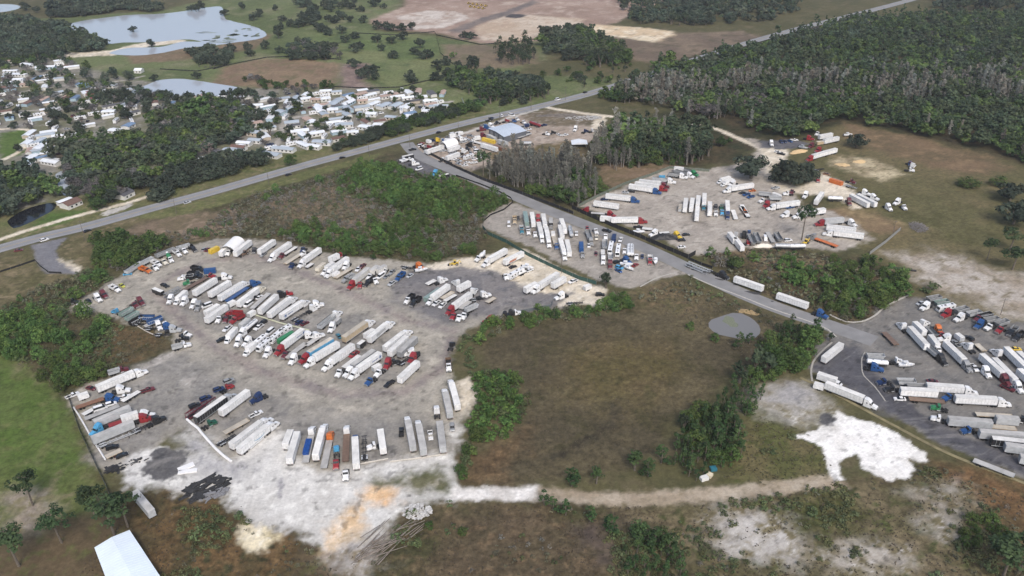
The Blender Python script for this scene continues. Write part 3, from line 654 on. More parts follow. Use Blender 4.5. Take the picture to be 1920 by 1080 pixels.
def k_box(L):
    k = Kind(L); h = L / 2
    b = MB(); bevel_box(b, -h, h, -1.29, 1.29, 1.15, 4.06, .09)
    i = k.p('body', b, 'body')
    r = MB(); bevel_box(r, -h + .06, h - .06, -1.23, 1.23, 4.06, 4.09, .08)
    n = max(3, int(L / 1.22))
    for j in range(1, n):
        x = -h + L * j / n; r.box(x - .04, x + .04, -1.2, 1.2, 4.09, 4.105)
    k.p('roof', r, 'roof')
    rails = MB()
    for s in (-1, 1):
        rails.box(-h + .02, h - .06, s * 1.305 - .015, s * 1.305 + .015, 1.13, 1.36)
        rails.box(-h + .02, h - .06, s * 1.305 - .015, s * 1.305 + .015, 3.94, 4.05)
        for j in range(1, n): x = -h + L * j / n; rails.box(x - .035, x + .035, s * 1.3 - .012, s * 1.3 + .012, 1.37, 3.93)
    k.p('side_rails', rails, 'silver')
    d = MB()
    for y0, y1 in ((-1.22, -.015), (.015, 1.22)): d.box(-h - .05, -h - .002, y0, y1, 1.28, 3.96)
    q = k.p('rear_doors', d, 'body')
    k.p('door_bars', MB().box(-h - .09, -h - .052, -.78, -.72, 1.2, 3.98).box(-h - .09, -h - .052, .72, .78, 1.2, 3.98).box(-h - .09, -h - .052, -.3, -.25, 1.2, 3.98).box(-h - .09, -h - .052, .25, .3, 1.2, 3.98), 'steel', q)
    for y0, y1 in ((-1.2, -.8), (.8, 1.2)): k.p('tail_lamp', MB().box(-h - .06, -h - .002, y0, y1, 1.16, 1.25), 'lamp red')
    trailer_gear(k, L)
    k.p('rear_bumper', MB().box(-h - .02, -h + .1, -1.15, 1.15, .5, .62).box(-h, -h + .08, -.7, -.6, .62, 1.15).box(-h, -h + .08, .6, .7, .62, 1.15), 'chassis black')
    return k
def k_reefer(L):
    k = k_box(L); h = L / 2
    k.p('cooling_unit', MB().box(h + .003, h + .45, -.95, .95, 2.1, 3.8), 'body')
    s = MB()
    for y in (-1.27, 1.22): s.box(-h + 4.6, h - 3.8, y, y + .05, .45, 1.12)
    k.p('side_skirts', s, 'body')
    return k
def k_flatbed(L):
    k = Kind(L); h = L / 2
    k.p('deck', MB().box(-h, h, -1.28, 1.28, 1.3, 1.42), 'roof')
    k.p('side_rails', MB().box(-h, h, -1.31, -1.283, 1.22, 1.45).box(-h, h, 1.283, 1.31, 1.22, 1.45).box(h + .002, h + .06, -1.28, 1.28, 1.15, 1.6), 'body')
    b = MB()
    for y in (-.55, .42): b.box(-h + .2, h - .2, y, y + .13, .85, 1.29)
    for j in range(int(L / 1.5)): x = -h + 1 + 1.5 * j; b.box(x, x + .08, -1.2, 1.2, 1.15, 1.29)
    k.p('chassis_beams', b, 'body'); trailer_gear(k, L); return k
def k_chassis(L):
    k = Kind(L); h = L / 2; b = MB()
    for y in (-.55, .4): b.box(-h, h, y, y + .15, .95, 1.25)
    for x in np.linspace(-h, h - .2, 7): b.box(x, x + .18, -1.2, 1.2, 1.251, 1.37)
    k.p('chassis_beams', b, 'body'); trailer_gear(k, L)
    k.p('mudguards', MB().box(-h + 1.0, -h + 3.5, -1.3, -.65, 1.06, 1.12).box(-h + 1.0, -h + 3.5, .65, 1.3, 1.06, 1.12), 'silver'); return k
def k_dump_trailer(L):
    k = Kind(L); h = L / 2; b = MB(); t = .08
    # open tub: outer and inner walls, sloped front
    for s in (-1, 1): b.prism([(-h, 1.3), (h - .7, 1.3), (h, 2.9), (-h, 2.9)], s * 1.27 - t / 2, s * 1.27 + t / 2)
    b.box(-h + .01, h - .75, -1.22, 1.22, 1.25, 1.36)
    b.prism([(h - .72, 1.3), (h - .62, 1.3), (h + .02, 2.9), (h - .08, 2.9)], -1.22, 1.22)
    b.box(-h, -h + t, -1.22, 1.22, 1.37, 2.9)
    k.p('tub', b, 'body')
    rb = MB()
    for s in (-1, 1):
        rb.box(-h - .03, h + .03, s * 1.34 - .06, s * 1.34 + .06, 2.84, 3.0)
        for x in np.arange(-h + .5, h - .8, .9): rb.box(x, x + .09, s * 1.355 - .04, s * 1.355 + .04, 1.3, 2.83)
    k.p('side_ribs', rb, 'silver'); k.p('tarp_roll', MB().cyl((-h + .2, 1.2, 3.08), (h - .1, 1.2, 3.08), .1, 8), 'black')
    k.p('load_bed', MB().box(-h + .1, h - .8, -1.2, 1.2, 1.38, 1.62), 'grey')
    trailer_gear(k, L); return k
def k_tank_trailer(L):
    k = Kind(L); h = L / 2; b = MB(); n = 16; vs = []; fs = []
    prof = [(-h, .25), (-h + .12, .75), (-h + .4, 1.0), (0, 1.05), (h - .4, 1.0), (h - .12, .75), (h, .25)]
    for x, r in prof:
        for i in range(n): a = 6.2832 * i / n; vs.append((x, 1.18 * r * math.cos(a), 2.45 + .98 * r * math.sin(a)))
    for p in range(len(prof) - 1):
        for i in range(n): j = (i + 1) % n; fs.append((p * n + i, p * n + j, (p + 1) * n + j, (p + 1) * n + i))
    fs += [tuple(range(n - 1, -1, -1)), tuple(range((len(prof) - 1) * n, len(prof) * n))]
    k.p('tank', b.add(vs, fs), 'body')
    k.p('hatches', MB().cyl((-2, 0, 3.4), (-2, 0, 3.62), .35, 10).cyl((1.5, 0, 3.4), (1.5, 0, 3.62), .35, 10).box(-h + 1, h - 1, .35, .75, 3.43, 3.48), 'steel')
    k.p('cradle', MB().box(-h + .4, h - .4, -.6, -.45, .95, 1.55).box(-h + .4, h - .4, .45, .6, .95, 1.55), 'chassis black'); trailer_gear(k, L); return k
def k_car_hauler(L):
    k = Kind(L); h = L / 2; b = MB()
    b.box(-h, h * .55, -1.25, -.55, .85, .95).box(-h, h * .55, .55, 1.25, .85, .95)
    k.p('lower_ramps', b, 'body')
    u = MB().box(-h + .8, h, -1.25, -.6, 2.55, 2.65).box(-h + .8, h, .6, 1.25, 2.55, 2.65)
    for x in np.arange(-h + 1.5, h, 2.4): u.box(x, x + .15, -.6, .6, 2.5, 2.6)
    k.p('upper_deck', u, 'body')
    s = MB()
    for x in np.linspace(-h + .5, h - .6, 6):
        for y in (-1.31, 1.22): s.box(x, x + .16, y, y + .09, .8, 2.7)
    for y in (-1.31, 1.22): s.box(-h + .3, h - .3, y, y + .08, 2.7, 2.82).box(-h + .3, h - .3, y, y + .08, .7, .84)
    k.p('frame_posts', s, 'body'); trailer_gear(k, L, legs=False); return k

def cab_parts(k, x, sleeper, hood_w=1.0):
    """hood, cab and sleeper of a long-nosed truck; x is the firewall"""
    hood = MB().prism([(x, .75), (x + 2.0, .75), (x + 2.05, 1.35), (x + 1.75, 1.62), (x, 1.98)], -hood_w, hood_w, .1)
    hi = k.p('hood', hood, 'body')
    for y0, y1 in ((-1.2, -hood_w - .003), (hood_w + .003, 1.2)):
        k.p('fender', MB().prism([(x + .55, .7), (x + 1.75, .7), (x + 1.6, 1.18), (x + 1.35, 1.3), (x + .95, 1.3), (x + .65, 1.15)], y0, y1), 'body', hi)
    k.p('grille', MB().prism([(x + 2.055, .8), (x + 2.1, .8), (x + 2.08, 1.36), (x + 2.052, 1.36)], -.55, .55), 'steel', hi)
    for y0, y1 in ((-.95, -.62), (.62, .95)): k.p('headlight', MB().box(x + 1.98, x + 2.07, y0, y1, .95, 1.2), 'white', hi)
    k.p('bumper', MB().box(x + 1.85, x + 2.2, -1.18, 1.18, .38, .72), 'steel')
    c = MB().prism([(x - 1.35, .95), (x - .002, .95), (x - .002, 1.99), (x - .42, 2.85), (x - 1.35, 2.92)], -1.12, 1.12, .1)
    ci = k.p('cab', c, 'body')
    # glass stands a little proud of the cab
    k.p('windshield', MB().add([(x + .012, -.98, 2.03), (x + .012, .98, 2.03), (x - .37, .95, 2.8), (x - .37, -.95, 2.8)], [(0, 1, 2, 3)]).add([(x - .01, -.98, 2.03), (x - .01, .98, 2.03), (x - .39, .95, 2.8), (x - .39, -.95, 2.8)], [(3, 2, 1, 0)]), 'dark glass', ci)
    for s in (-1, 1):
        y = s * 1.125; y2 = s * 1.05
        w = MB().add([(x - .95, y2 + s * .03, 2.0), (x - .15, y2 + s * .03, 2.0), (x - .42, y2, 2.6), (x - .95, y2, 2.62)], [(0, 1, 2, 3) if s < 0 else (3, 2, 1, 0)])
        k.p('side_window', w, 'dark glass', ci)
        k.p('mirror', MB().box(x - .1, x, s * 1.38 - .1, s * 1.38 + .1, 1.9, 2.5), 'chassis black', ci)
    if sleeper:
        b = MB().prism([(x - 3.35, .95), (x - 1.352, .95), (x - 1.352, 2.93), (x - .75, 2.95), (x - 1.55, 3.62), (x - 2.3, 3.86), (x - 3.35, 3.86)], -1.2, 1.2, .12)
        si = k.p('sleeper', b, 'body')
        for s in (-1, 1):
            k.p('side_window', MB().box(x - 2.3, x - 1.75, s * 1.17 - .015, s * 1.17 + .02, 2.1, 2.55), 'dark glass', si)
        k.p('roof_marker', MB().box(x - 1.52, x - 1.36, -.55, .55, 3.33, 3.5), 'dark glass', si)
        k.p('side_fairing', MB().box(x - 3.3, x - .2, -1.22, -1.02, .4, .93).box(x - 3.3, x - .2, 1.02, 1.22, .4, .93), 'body')
    else:
        k.p('fuel_tank', MB().cyl((x - 1.5, -.98, .68), (x - .3, -.98, .68), .3, 10), 'steel'); k.p('fuel_tank', MB().cyl((x - 1.5, .98, .68), (x - .3, .98, .68), .3, 10), 'steel')
        k.p('exhaust_stack', MB().cyl((x - 1.5, .85, 1.0), (x - 1.5, .85, 3.4), .08, 8), 'steel')
def k_sleeper(_=0):
    k = Kind(8.2); x = 1.9
    k.p('chassis', MB().box(-4.1, x + 1.9, -.45, -.3, .7, .94).box(-4.1, x + 1.9, .3, .45, .7, .94).box(-3.9, -3.7, -.3, .3, .72, .9), 'chassis black')
    cab_parts(k, x, True)
    k.p('fifth_wheel', MB().cyl((-2.9, 0, .95), (-2.9, 0, 1.12), .5, 12), 'chassis black')
    k.wheels([(x + 1.15, 1.03), (x + 1.15, -1.03)]); k.lean_wheels([(-2.3, .95), (-2.3, -.95), (-3.55, .95), (-3.55, -.95)])
    k.p('mudguards', MB().box(-4.1, -1.75, -1.25, -.66, 1.03, 1.08).box(-4.1, -1.75, .66, 1.25, 1.03, 1.08), 'chassis black')
    return k
def k_daycab(_=0):
    k = Kind(6.9); x = 1.2
    k.p('chassis', MB().box(-3.5, x + 1.9, -.45, -.3, .7, .94).box(-3.5, x + 1.9, .3, .45, .7, .94), 'chassis black')
    cab_parts(k, x, False)
    k.p('fifth_wheel', MB().cyl((-2.0, 0, .95), (-2.0, 0, 1.12), .5, 12), 'chassis black')
    k.wheels([(x + 1.15, 1.03), (x + 1.15, -1.03)]); k.lean_wheels([(-1.4, .95), (-1.4, -.95), (-2.7, .95), (-2.7, -.95)]); return k
def tub(b, x0, x1, z0, z1, w=1.22, t=.09, slope=.4):
    for s in (-1, 1): b.prism([(x0, z0), (x1 - slope, z0), (x1, z1), (x0, z1)], s * w - t / 2, s * w + t / 2)
    b.box(x0 + .01, x1 - slope - .01, -w + t / 2 + .002, w - t / 2 - .002, z0 - .06, z0 + .06)
    b.prism([(x1 - slope - t, z0 + .062), (x1 - slope, z0 + .062), (x1 - .01, z1 - .002), (x1 - t, z1 - .002)], -w + t / 2 + .002, w - t / 2 - .002)
    b.box(x0 + .01, x0 + t, -w + t / 2 + .002, w - t / 2 - .002, z0 + .062, z1 - .05)
def k_dump(_=0):
    k = Kind(8.8); x = 2.2
    k.p('chassis', MB().box(-4.2, x + 1.9, -.45, -.3, .7, .94).box(-4.2, x + 1.9, .3, .45, .7, .94), 'chassis black')
    cab_parts(k, x, False)
    b = MB(); tub(b, -4.4, .55, 1.15, 2.55); b.box(.2, x - 1.5, -1.15, 1.15, 2.6, 2.68)
    k.p('dump_bed', b, 'bed'); k.p('load_bed', MB().box(-4.28, .1, -1.15, 1.15, 1.22, 1.32), 'chassis black')
    rb = MB()
    for s in (-1, 1):
        rb.box(-4.45, .56, s * 1.29 - .05, s * 1.29 + .05, 2.45, 2.6)
        for xx in np.arange(-4.0, .2, .8): rb.box(xx, xx + .1, s * 1.295 - .035, s * 1.295 + .035, 1.1, 2.44)
    k.p('side_ribs', rb, 'bed')
    k.wheels([(x + 1.15, 1.03), (x + 1.15, -1.03)]); k.lean_wheels([(-1.9, .95), (-1.9, -.95), (-3.2, .95), (-3.2, -.95)]); return k
def k_flat_truck(_=0):
    k = Kind(8.6); x = 2.1
    k.p('chassis', MB().box(-4.2, x + 1.9, -.45, -.3, .7, .94).box(-4.2, x + 1.9, .3, .45, .7, .94), 'chassis black')
    cab_parts(k, x, False); k.p('deck', MB().box(-4.3, .5, -1.2, 1.2, 1.1, 1.25), 'bed'); k.p('headboard', MB().box(.5, .6, -1.2, 1.2, 1.1, 2.5), 'bed')
    k.wheels([(x + 1.15, 1.03), (x + 1.15, -1.03)]); k.lean_wheels([(-2.1, .95), (-2.1, -.95), (-3.3, .95), (-3.3, -.95)]); return k
def k_mixer(_=0):
    k = Kind(8.8); x = 2.2
    k.p('chassis', MB().box(-4.2, x + 1.9, -.45, -.3, .7, .94).box(-4.2, x + 1.9, .3, .45, .7, .94), 'chassis black'); cab_parts(k, x, False)
    b = MB().cyl((-4.0, 0, 2.9), (-2.4, 0, 2.6), .75, 14, 1.25).cyl((-2.4, 0, 2.6), (-.6, 0, 2.3), 1.25, 14, 1.15).cyl((-.6, 0, 2.3), (.4, 0, 2.1), 1.15, 14, .6)
    k.p('drum', b, 'bed'); k.p('hopper', MB().cyl((-4.2, 0, 3.2), (-4.0, 0, 3.8), .35, 8, .7).box(-4.4, -4.1, -.3, .3, 1.2, 3.2), 'body')
    k.wheels([(x + 1.15, 1.03), (x + 1.15, -1.03)]); k.lean_wheels([(-1.9, .95), (-1.9, -.95), (-3.2, .95), (-3.2, -.95)]); return k
def k_tank_truck(_=0):
    k = Kind(9.0); x = 2.3
    k.p('chassis', MB().box(-4.2, x + 1.9, -.45, -.3, .7, .94).box(-4.2, x + 1.9, .3, .45, .7, .94), 'chassis black'); cab_parts(k, x, False)
    k.p('tank', MB().cyl((-4.3, 0, 2.15), (.6, 0, 2.15), 1.08, 16).cyl((-4.45, 0, 2.15), (-4.3, 0, 2.15), .8, 16, 1.08), 'bed')
    k.wheels([(x + 1.15, 1.03), (x + 1.15, -1.03)]); k.lean_wheels([(-1.9, .95), (-1.9, -.95), (-3.2, .95), (-3.2, -.95)]); return k
def k_box_truck(L=8.5):
    k = Kind(L); h = L / 2; x = h - 1.4
    k.p('chassis', MB().box(-h + .1, h - .3, -.45, -.3, .6, .9).box(-h + .1, h - .3, .3, .45, .6, .9), 'chassis black')
    ci = k.p('cab', MB().prism([(x - 1.0, .5), (h - .05, .5), (h, 1.3), (h - .7, 1.55), (h - 1.15, 2.35), (x - 1.0, 2.4)], -1.05, 1.05, .08), 'body')
    k.p('windshield', MB().prism([(h - .71, 1.585), (h - .68, 1.585), (h - 1.11, 2.3), (h - 1.14, 2.3)], -.9, .9), 'dark glass', ci)
    for s in (-1, 1): k.p('side_window', MB().box(x - .5, x + .2, s * 1.02 - .02, s * 1.02 + .02, 1.5, 2.1), 'dark glass', ci)
    b = MB(); bevel_box(b, -h, x - 1.02, -1.22, 1.22, .95, 3.7, .07); i = k.p('cargo_box', b, 'bed')
    r = MB(); bevel_box(r, -h + .05, x - 1.07, -1.17, 1.17, 3.7, 3.73, .06); k.p('roof', r, 'roof', i)
    k.p('rear_door', MB().box(-h - .03, -h - .002, -1.1, 1.1, 1.05, 3.5), 'silver', i)
    k.wheels([(h - 1.1, .95), (h - 1.1, -.95)], .42, .28, 'mid'); k.lean_wheels([(-h + 2, .9), (-h + 2, -.9)], .42, .5, 'middual'); return k

def car_body(k, L, w, prof, cabin, glass_z):
    h = L / 2; y = w / 2
    b = MB().prism(prof, -y, y, .06); bi = k.p('body', b, 'body')
    c = MB(); (x0, x1, x2, x3), z0, z1 = cabin
    inn = .16
    vs = [(x0, -y + .06, z0), (x3, -y + .06, z0), (x3, y - .06, z0), (x0, y - .06, z0), (x1, -y + inn, z1), (x2, -y + inn, z1), (x2, y - inn, z1), (x1, y - inn, z1)]
    c.add(vs, [(0, 1, 5, 4), (1, 2, 6, 5), (2, 3, 7, 6), (3, 0, 4, 7), (0, 3, 2, 1), (4, 5, 6, 7)])
    k.p('windows', c, 'dark glass', bi)
    k.p('roof', MB().add([(x1 + .05, -y + inn - .01, z1 - .05), (x2 - .05, -y + inn - .01, z1 - .05), (x2 - .05, y - inn + .01, z1 - .05), (x1 + .05, y - inn + .01, z1 - .05), (x1 + .1, -y + inn + .05, z1 + .05), (x2 - .15, -y + inn + .05, z1 + .05), (x2 - .15, y - inn - .05, z1 + .05), (x1 + .1, y - inn - .05, z1 + .05)],
        [(0, 1, 5, 4), (1, 2, 6, 5), (2, 3, 7, 6), (3, 0, 4, 7), (0, 3, 2, 1), (4, 5, 6, 7)]), 'body', bi)
    for y0, y1 in ((-y + .12, -y + .5), (y - .5, y - .12)): k.p('headlight', MB().box(h - .07, h + .02, y0, y1, .62, .78), 'white', bi)
    for y0, y1 in ((-y + .1, -y + .4), (y - .4, y - .1)): k.p('tail_lamp', MB().box(-h - .015, -h + .05, y0, y1, .72, .88), 'lamp red', bi)
    k.lean_wheels([(h - .85, y - .1), (h - .85, -y + .1), (-h + .9, y - .1), (-h + .9, -y + .1)], .34, .24, 'car')
def k_car(_=0):
    k = Kind(4.7); car_body(k, 4.7, 1.82, [(-2.33, .28), (2.33, .28), (2.35, .62), (2.2, .8), (.95, .95), (-1.6, .98), (-2.3, .95), (-2.35, .6)], ((-1.9, -1.15, .3, 1.15), .94, 1.42), 1); return k
def k_suv(_=0):
    k = Kind(4.8); car_body(k, 4.8, 1.95, [(-2.38, .35), (2.38, .35), (2.4, .8), (2.2, 1.0), (1.1, 1.1), (-2.3, 1.12), (-2.4, .8)], ((-2.32, -2.0, .4, 1.25), 1.09, 1.72), 1); return k
def k_van(_=0):
    k = Kind(5.6); car_body(k, 5.6, 2.0, [(-2.78, .35), (2.78, .35), (2.8, .85), (2.5, 1.1), (1.9, 1.3), (-2.75, 1.32), (-2.8, .8)], ((-2.72, -2.6, 1.15, 1.95), 1.28, 2.25), 1); return k
def k_pickup(_=0):
    k = Kind(5.8); y = .98
    b = MB().prism([(-.45, .42), (2.88, .42), (2.9, .85), (2.75, 1.08), (1.35, 1.18), (-.45, 1.18)], -y, y, .05)
    bi = k.p('body', b, 'body')
    t = MB(); tub(t, -2.9, -.46, .62, 1.18, w=.93, t=.1, slope=.02); k.p('bed', t, 'body', bi)
    k.p('bed_floor', MB().box(-2.78, -.6, -.86, .86, .685, .72), 'chassis black', bi)
    c = MB(); vs = [(-.45, -.92, 1.17), (1.4, -.92, 1.17), (1.4, .92, 1.17), (-.45, .92, 1.17), (-.35, -.8, 1.78), (.75, -.8, 1.78), (.75, .8, 1.78), (-.35, .8, 1.78)]
    F_ = [(0, 1, 5, 4), (1, 2, 6, 5), (2, 3, 7, 6), (3, 0, 4, 7), (0, 3, 2, 1), (4, 5, 6, 7)]
    k.p('windows', c.add(vs, F_), 'dark glass', bi)
    k.p('roof', MB().add([(-.36, -.83, 1.72), (.74, -.83, 1.72), (.74, .83, 1.72), (-.36, .83, 1.72), (-.28, -.72, 1.84), (.6, -.72, 1.84), (.6, .72, 1.84), (-.28, .72, 1.84)], F_), 'body', bi)
    k.p('bumper', MB().box(2.86, 2.98, -.95, .95, .45, .66), 'steel')
    k.lean_wheels([(1.95, .86), (1.95, -.86), (-1.75, .86), (-1.75, -.86)], .4, .27, 'pickup'); return k
def k_boat(_=0):
    k = Kind(8.0); b = MB(); secs = [(-3.4, 1.15, .75), (-1.5, 1.25, .7), (.8, 1.15, .75), (2.4, .7, .95), (3.6, .05, 1.3)]
    vs = []; fs = []
    for x, w, zk in secs: vs += [(x, -w, 1.75 + (x > 1) * .12), (x, -w * .8, zk + .3), (x, 0, zk), (x, w * .8, zk + .3), (x, w, 1.75 + (x > 1) * .12), (x, w * .8, 1.62), (x, -w * .8, 1.62)]
    for i in range(4):
        for j in range(7): fs.append((i * 7 + j, i * 7 + (j + 1) % 7, i * 7 + 7 + (j + 1) % 7, i * 7 + 7 + j))
    fs += [(6, 5, 4, 3, 2, 1, 0), tuple(range(28, 35))]
    hi = k.p('hull', b.add(vs, fs), 'body')
    k.p('console', MB().prism([(-.6, 1.63), (.5, 1.63), (.3, 2.3), (-.5, 2.3)], -.45, .45), 'body', hi)
    k.p('canopy', MB().box(-1.5, .6, -.8, .8, 3.0, 3.08).box(-1.4, -1.34, -.75, -.7, 1.6, 3.0).box(-1.4, -1.34, .7, .75, 1.6, 3.0).box(.44, .5, -.75, -.7, 1.6, 3.0).box(.44, .5, .7, .75, 1.6, 3.0), 'bed', hi)
    k.p('outboard_motor', MB().box(-3.95, -3.42, -.25, .25, 1.1, 2.1), 'black', hi)
    k.p('trailer_frame', MB().box(-3, 4.0, -.08, .08, .5, .62).box(-2.6, 1.5, -.9, -.8, .5, .66).box(-2.6, 1.5, .8, .9, .5, .66), 'steel')
    k.lean_wheels([(-1.2, 1.05), (-1.2, -1.05)], .36, .24, 'car36'); return k
def k_rv(L=9.5):
    k = Kind(L); h = L / 2; b = MB()
    b.prism([(-h, .6), (h - .1, .6), (h, 1.5), (h - .45, 3.1), (h - .7, 3.25), (-h, 3.25)], -1.24, 1.24, .05); bi = k.p('body', b, 'body')
    r = MB().box(-h + 1.0, -h + 1.9, -.4, .4, 3.252, 3.5).box(.2, 1.1, -.4, .4, 3.252, 3.5).box(h - 2.4, h - 1.9, -.3, .3, 3.252, 3.4); k.p('roof_vents', r, 'chassis black', bi)
    k.p('windshield', MB().prism([(h + .012 - .1, 1.75), (h + .02 - .05, 1.75), (h - .37, 2.95), (h - .42, 2.95)], -1.05, 1.05), 'dark glass', bi)
    for s in (-1, 1):
        for x in np.arange(-h + 1.0, h - 1.4, 2.4): k.p('side_window', MB().box(x, x + 1.2, s * 1.225 - .02, s * 1.225 + .025, 1.8, 2.5), 'dark glass', bi)
        k.p('side_stripe', MB().box(-h + .05, h - .6, s * 1.235 - .02, s * 1.235 + .02, 1.1, 1.35), 'bed', bi)
    k.lean_wheels([(h - 1.8, 1.0), (h - 1.8, -1.0), (-h + 2.4, 1.0), (-h + 2.4, -1.0)], .45, .35, 'rvw'); return k
def k_enclosed(L=7.0):
    """small closed trailer with a drawbar"""
    k = Kind(L); h = L / 2; b = MB(); b.prism([(-h, .55), (h - 1.1, .55), (h - .75, 1.0), (h - .9, 2.75), (-h, 2.75)], -1.15, 1.15); bi = k.p('body', b, 'body')
    r = MB(); bevel_box(r, -h + .04, h - .95, -1.1, 1.1, 2.752, 2.79, .06); k.p('roof', r, 'roof', bi)
    k.p('rear_door', MB().box(-h - .03, -h - .002, -1.0, 1.0, .65, 2.6), 'silver', bi)
    k.p('drawbar', MB().box(h - 1.1, h, -.06, .06, .5, .6), 'chassis black'); k.lean_wheels([(-.4, 1.2), (-.4, -1.2), (-1.3, 1.2), (-1.3, -1.2)], .34, .22, 'encl'); return k
def k_container(L=12.0):
    k = Kind(L); h = L / 2; b = MB().box(-h, h, -1.2, 1.2, .15, 2.7); bi = k.p('shell', b, 'body')
    c = MB()
    for s in (-1, 1):
        for x in np.arange(-h + .3, h - .3, .55): c.box(x, x + .25, s * 1.215 - .02, s * 1.215 + .02, .3, 2.55)
    k.p('corrugation', c, 'body', bi); k.p('roof', MB().box(-h + .05, h - .05, -1.15, 1.15, 2.702, 2.74), 'roof', bi)
    k.p('end_doors', MB().box(-h - .04, -h - .002, -1.1, -.02, .25, 2.6).box(-h - .04, -h - .002, .02, 1.1, .25, 2.6), 'body', bi)
    k.p('corner_posts', MB().box(-h - .05, -h + .12, -1.26, -1.1, 0, 2.72).box(-h - .05, -h + .12, 1.1, 1.26, 0, 2.72).box(h - .12, h + .05, -1.26, -1.1, 0, 2.72).box(h - .12, h + .05, 1.1, 1.26, 0, 2.72), 'body'); return k
def k_loader(_=0):
    k = Kind(7.0); k.p('chassis', MB().prism([(-2.6, .6), (1.2, .6), (1.6, 1.2), (-.2, 1.5), (-2.5, 1.6)], -.65, .65), 'body')
    ci = k.p('cab', MB().prism([(-1.2, 1.5), (.1, 1.5), (-.1, 2.8), (-1.1, 2.8)], -.65, .65, .05), 'dark glass'); k.p('roof', MB().box(-1.3, .1, -.75, .75, 2.8, 2.9), 'body', ci)
    ai = k.p('lift_arms', MB().prism([(.2, 1.2), (2.6, .5), (2.75, .7), (.3, 1.5)], -.8, -.66).prism([(.2, 1.2), (2.6, .5), (2.75, .7), (.3, 1.5)], .66, .8), 'body')
    k.p('bucket', MB().prism([(2.5, .15), (3.4, .1), (3.45, .2), (2.75, .35), (2.7, .95), (2.55, .95)], -1.15, 1.15), 'chassis black', ai)
    b = k.p('digging_boom', MB().prism([(-2.6, 1.2), (-2.3, 1.2), (-2.9, 3.1), (-3.15, 3.1)], -.12, .12).prism([(-3.2, 3.15), (-3.0, 2.9), (-3.9, 1.3), (-4.05, 1.45)], -.1, .1), 'body')
    k.p('digging_bucket', MB().prism([(-4.2, .9), (-3.6, .9), (-3.75, 1.45), (-4.05, 1.45)], -.35, .35), 'chassis black', b)
    k.wheels([(-1.7, .85), (-1.7, -.85)], .75, .45, 'loadrear'); k.wheels([(1.1, .8), (1.1, -.8)], .5, .35, 'loadfront'); return k

ROOF_OF = {'white': 'roof panel white', 'offwhite': 'roof panel grey', 'tan': 'roof panel tan', 'silver': 'roof panel grey', 'black': 'roof panel white', 'light blue': 'roof panel tan', 'grey': 'roof panel grey', 'grey green': 'paint grey green', 'cream': 'roof panel tan'}
_role = {}
def role_mat(role, c1, c2):
    if role == 'body': return MATS['paint ' + c1]
    if role == 'bed': return MATS['paint ' + c2]
    if role == 'roof': return MATS[ROOF_OF.get(c1, 'paint ' + c1)] if c2 not in MATS else MATS[c2]
    return MATS.get(role) or MATS['paint ' + role]
ALL = []       # every placed thing: object, label stem, place, photograph position
def put(key, name, loc, rz, c1='white', c2=None, cat=None, stem=None, place=None, z=0.0):
    k = kind(key); c2 = c2 or c1
    e = empty(name, (loc[0], loc[1], z), rz); objs = []
    for nm, me, role, par, pl in k.parts:
        if not me.materials: me.materials.append(MATS['chassis black'])
        o = bpy.data.objects.new(nm, me); col.objects.link(o)
        o.material_slots[0].link = 'OBJECT'; o.material_slots[0].material = role_mat(role, c1, c2)
        o.parent = e if par < 0 else objs[par]; o.location = pl; objs.append(o)
    e["category"] = cat
    ALL.append([e, stem, place])
    return e
# ---------------------------------------------------------------- what stands where
# each line: kind, colour(/second colour), tail point, nose point, read from the photograph and laid on the ground
INFO = {  # code: (prototype, object name, category, label noun, height of the traced points, fixed length)
 'tr': ('box', 'box_trailer', 'trailer', 'box trailer', 4.09, 0), 're': ('reefer', 'refrigerated_trailer', 'trailer', 'box trailer', 4.09, 0),
 'fl': ('flatbed', 'flatbed_trailer', 'trailer', 'flatbed trailer', 1.42, 0), 'ct': ('chassis', 'chassis_trailer', 'trailer', 'bare chassis trailer', 1.3, 0),
 'dt': ('dump_trailer', 'dump_trailer', 'trailer', 'open dump trailer', 2.9, 0), 'tk': ('tank_trailer', 'tank_trailer', 'tanker', 'tank trailer', 3.3, 0),
 'cc': ('car_hauler', 'car_transporter_trailer', 'trailer', 'car transporter trailer', 2.6, 0), 'cn': ('container', 'shipping_container', 'container', 'container', 2.7, 0),
 'ts': ('enclosed', 'cargo_trailer', 'trailer', 'small closed trailer', 2.7, 0), 'bt': ('box_truck', 'box_truck', 'truck', 'box truck', 3.0, 0),
 'rv': ('rv', 'motorhome', 'motorhome', 'motorhome', 3.2, 0),
 'sl': ('sleeper', 'semi_truck', 'truck', 'sleeper truck', 2.2, 8.2), 'dc': ('daycab', 'day_cab_truck', 'truck', 'short-cab truck', 1.8, 6.9),
 'du': ('dump', 'dump_truck', 'dump truck', 'dump truck', 2.0, 8.8), 'ft': ('flat_truck', 'flatbed_truck', 'truck', 'flatbed truck', 1.5, 8.6),
 'mx': ('mixer', 'concrete_mixer', 'truck', 'concrete mixer', 2.2, 8.8), 'tt': ('tank_truck', 'tank_truck', 'truck', 'tank truck', 2.2, 9.0),
 'ca': ('car', 'car', 'car', 'car', .8, 4.7), 'su': ('suv', 'car', 'car', 'tall car', .9, 4.8), 'va': ('van', 'van', 'van', 'van', 1.2, 5.6),
 'pu': ('pickup', 'pickup_truck', 'pickup', 'pickup', 1.0, 5.8), 'bo': ('boat', 'boat_on_trailer', 'boat', 'boat on a trailer', 1.7, 8.0), 'ld': ('loader', 'backhoe_loader', 'loader', 'backhoe loader', 1.6, 7.0),
}
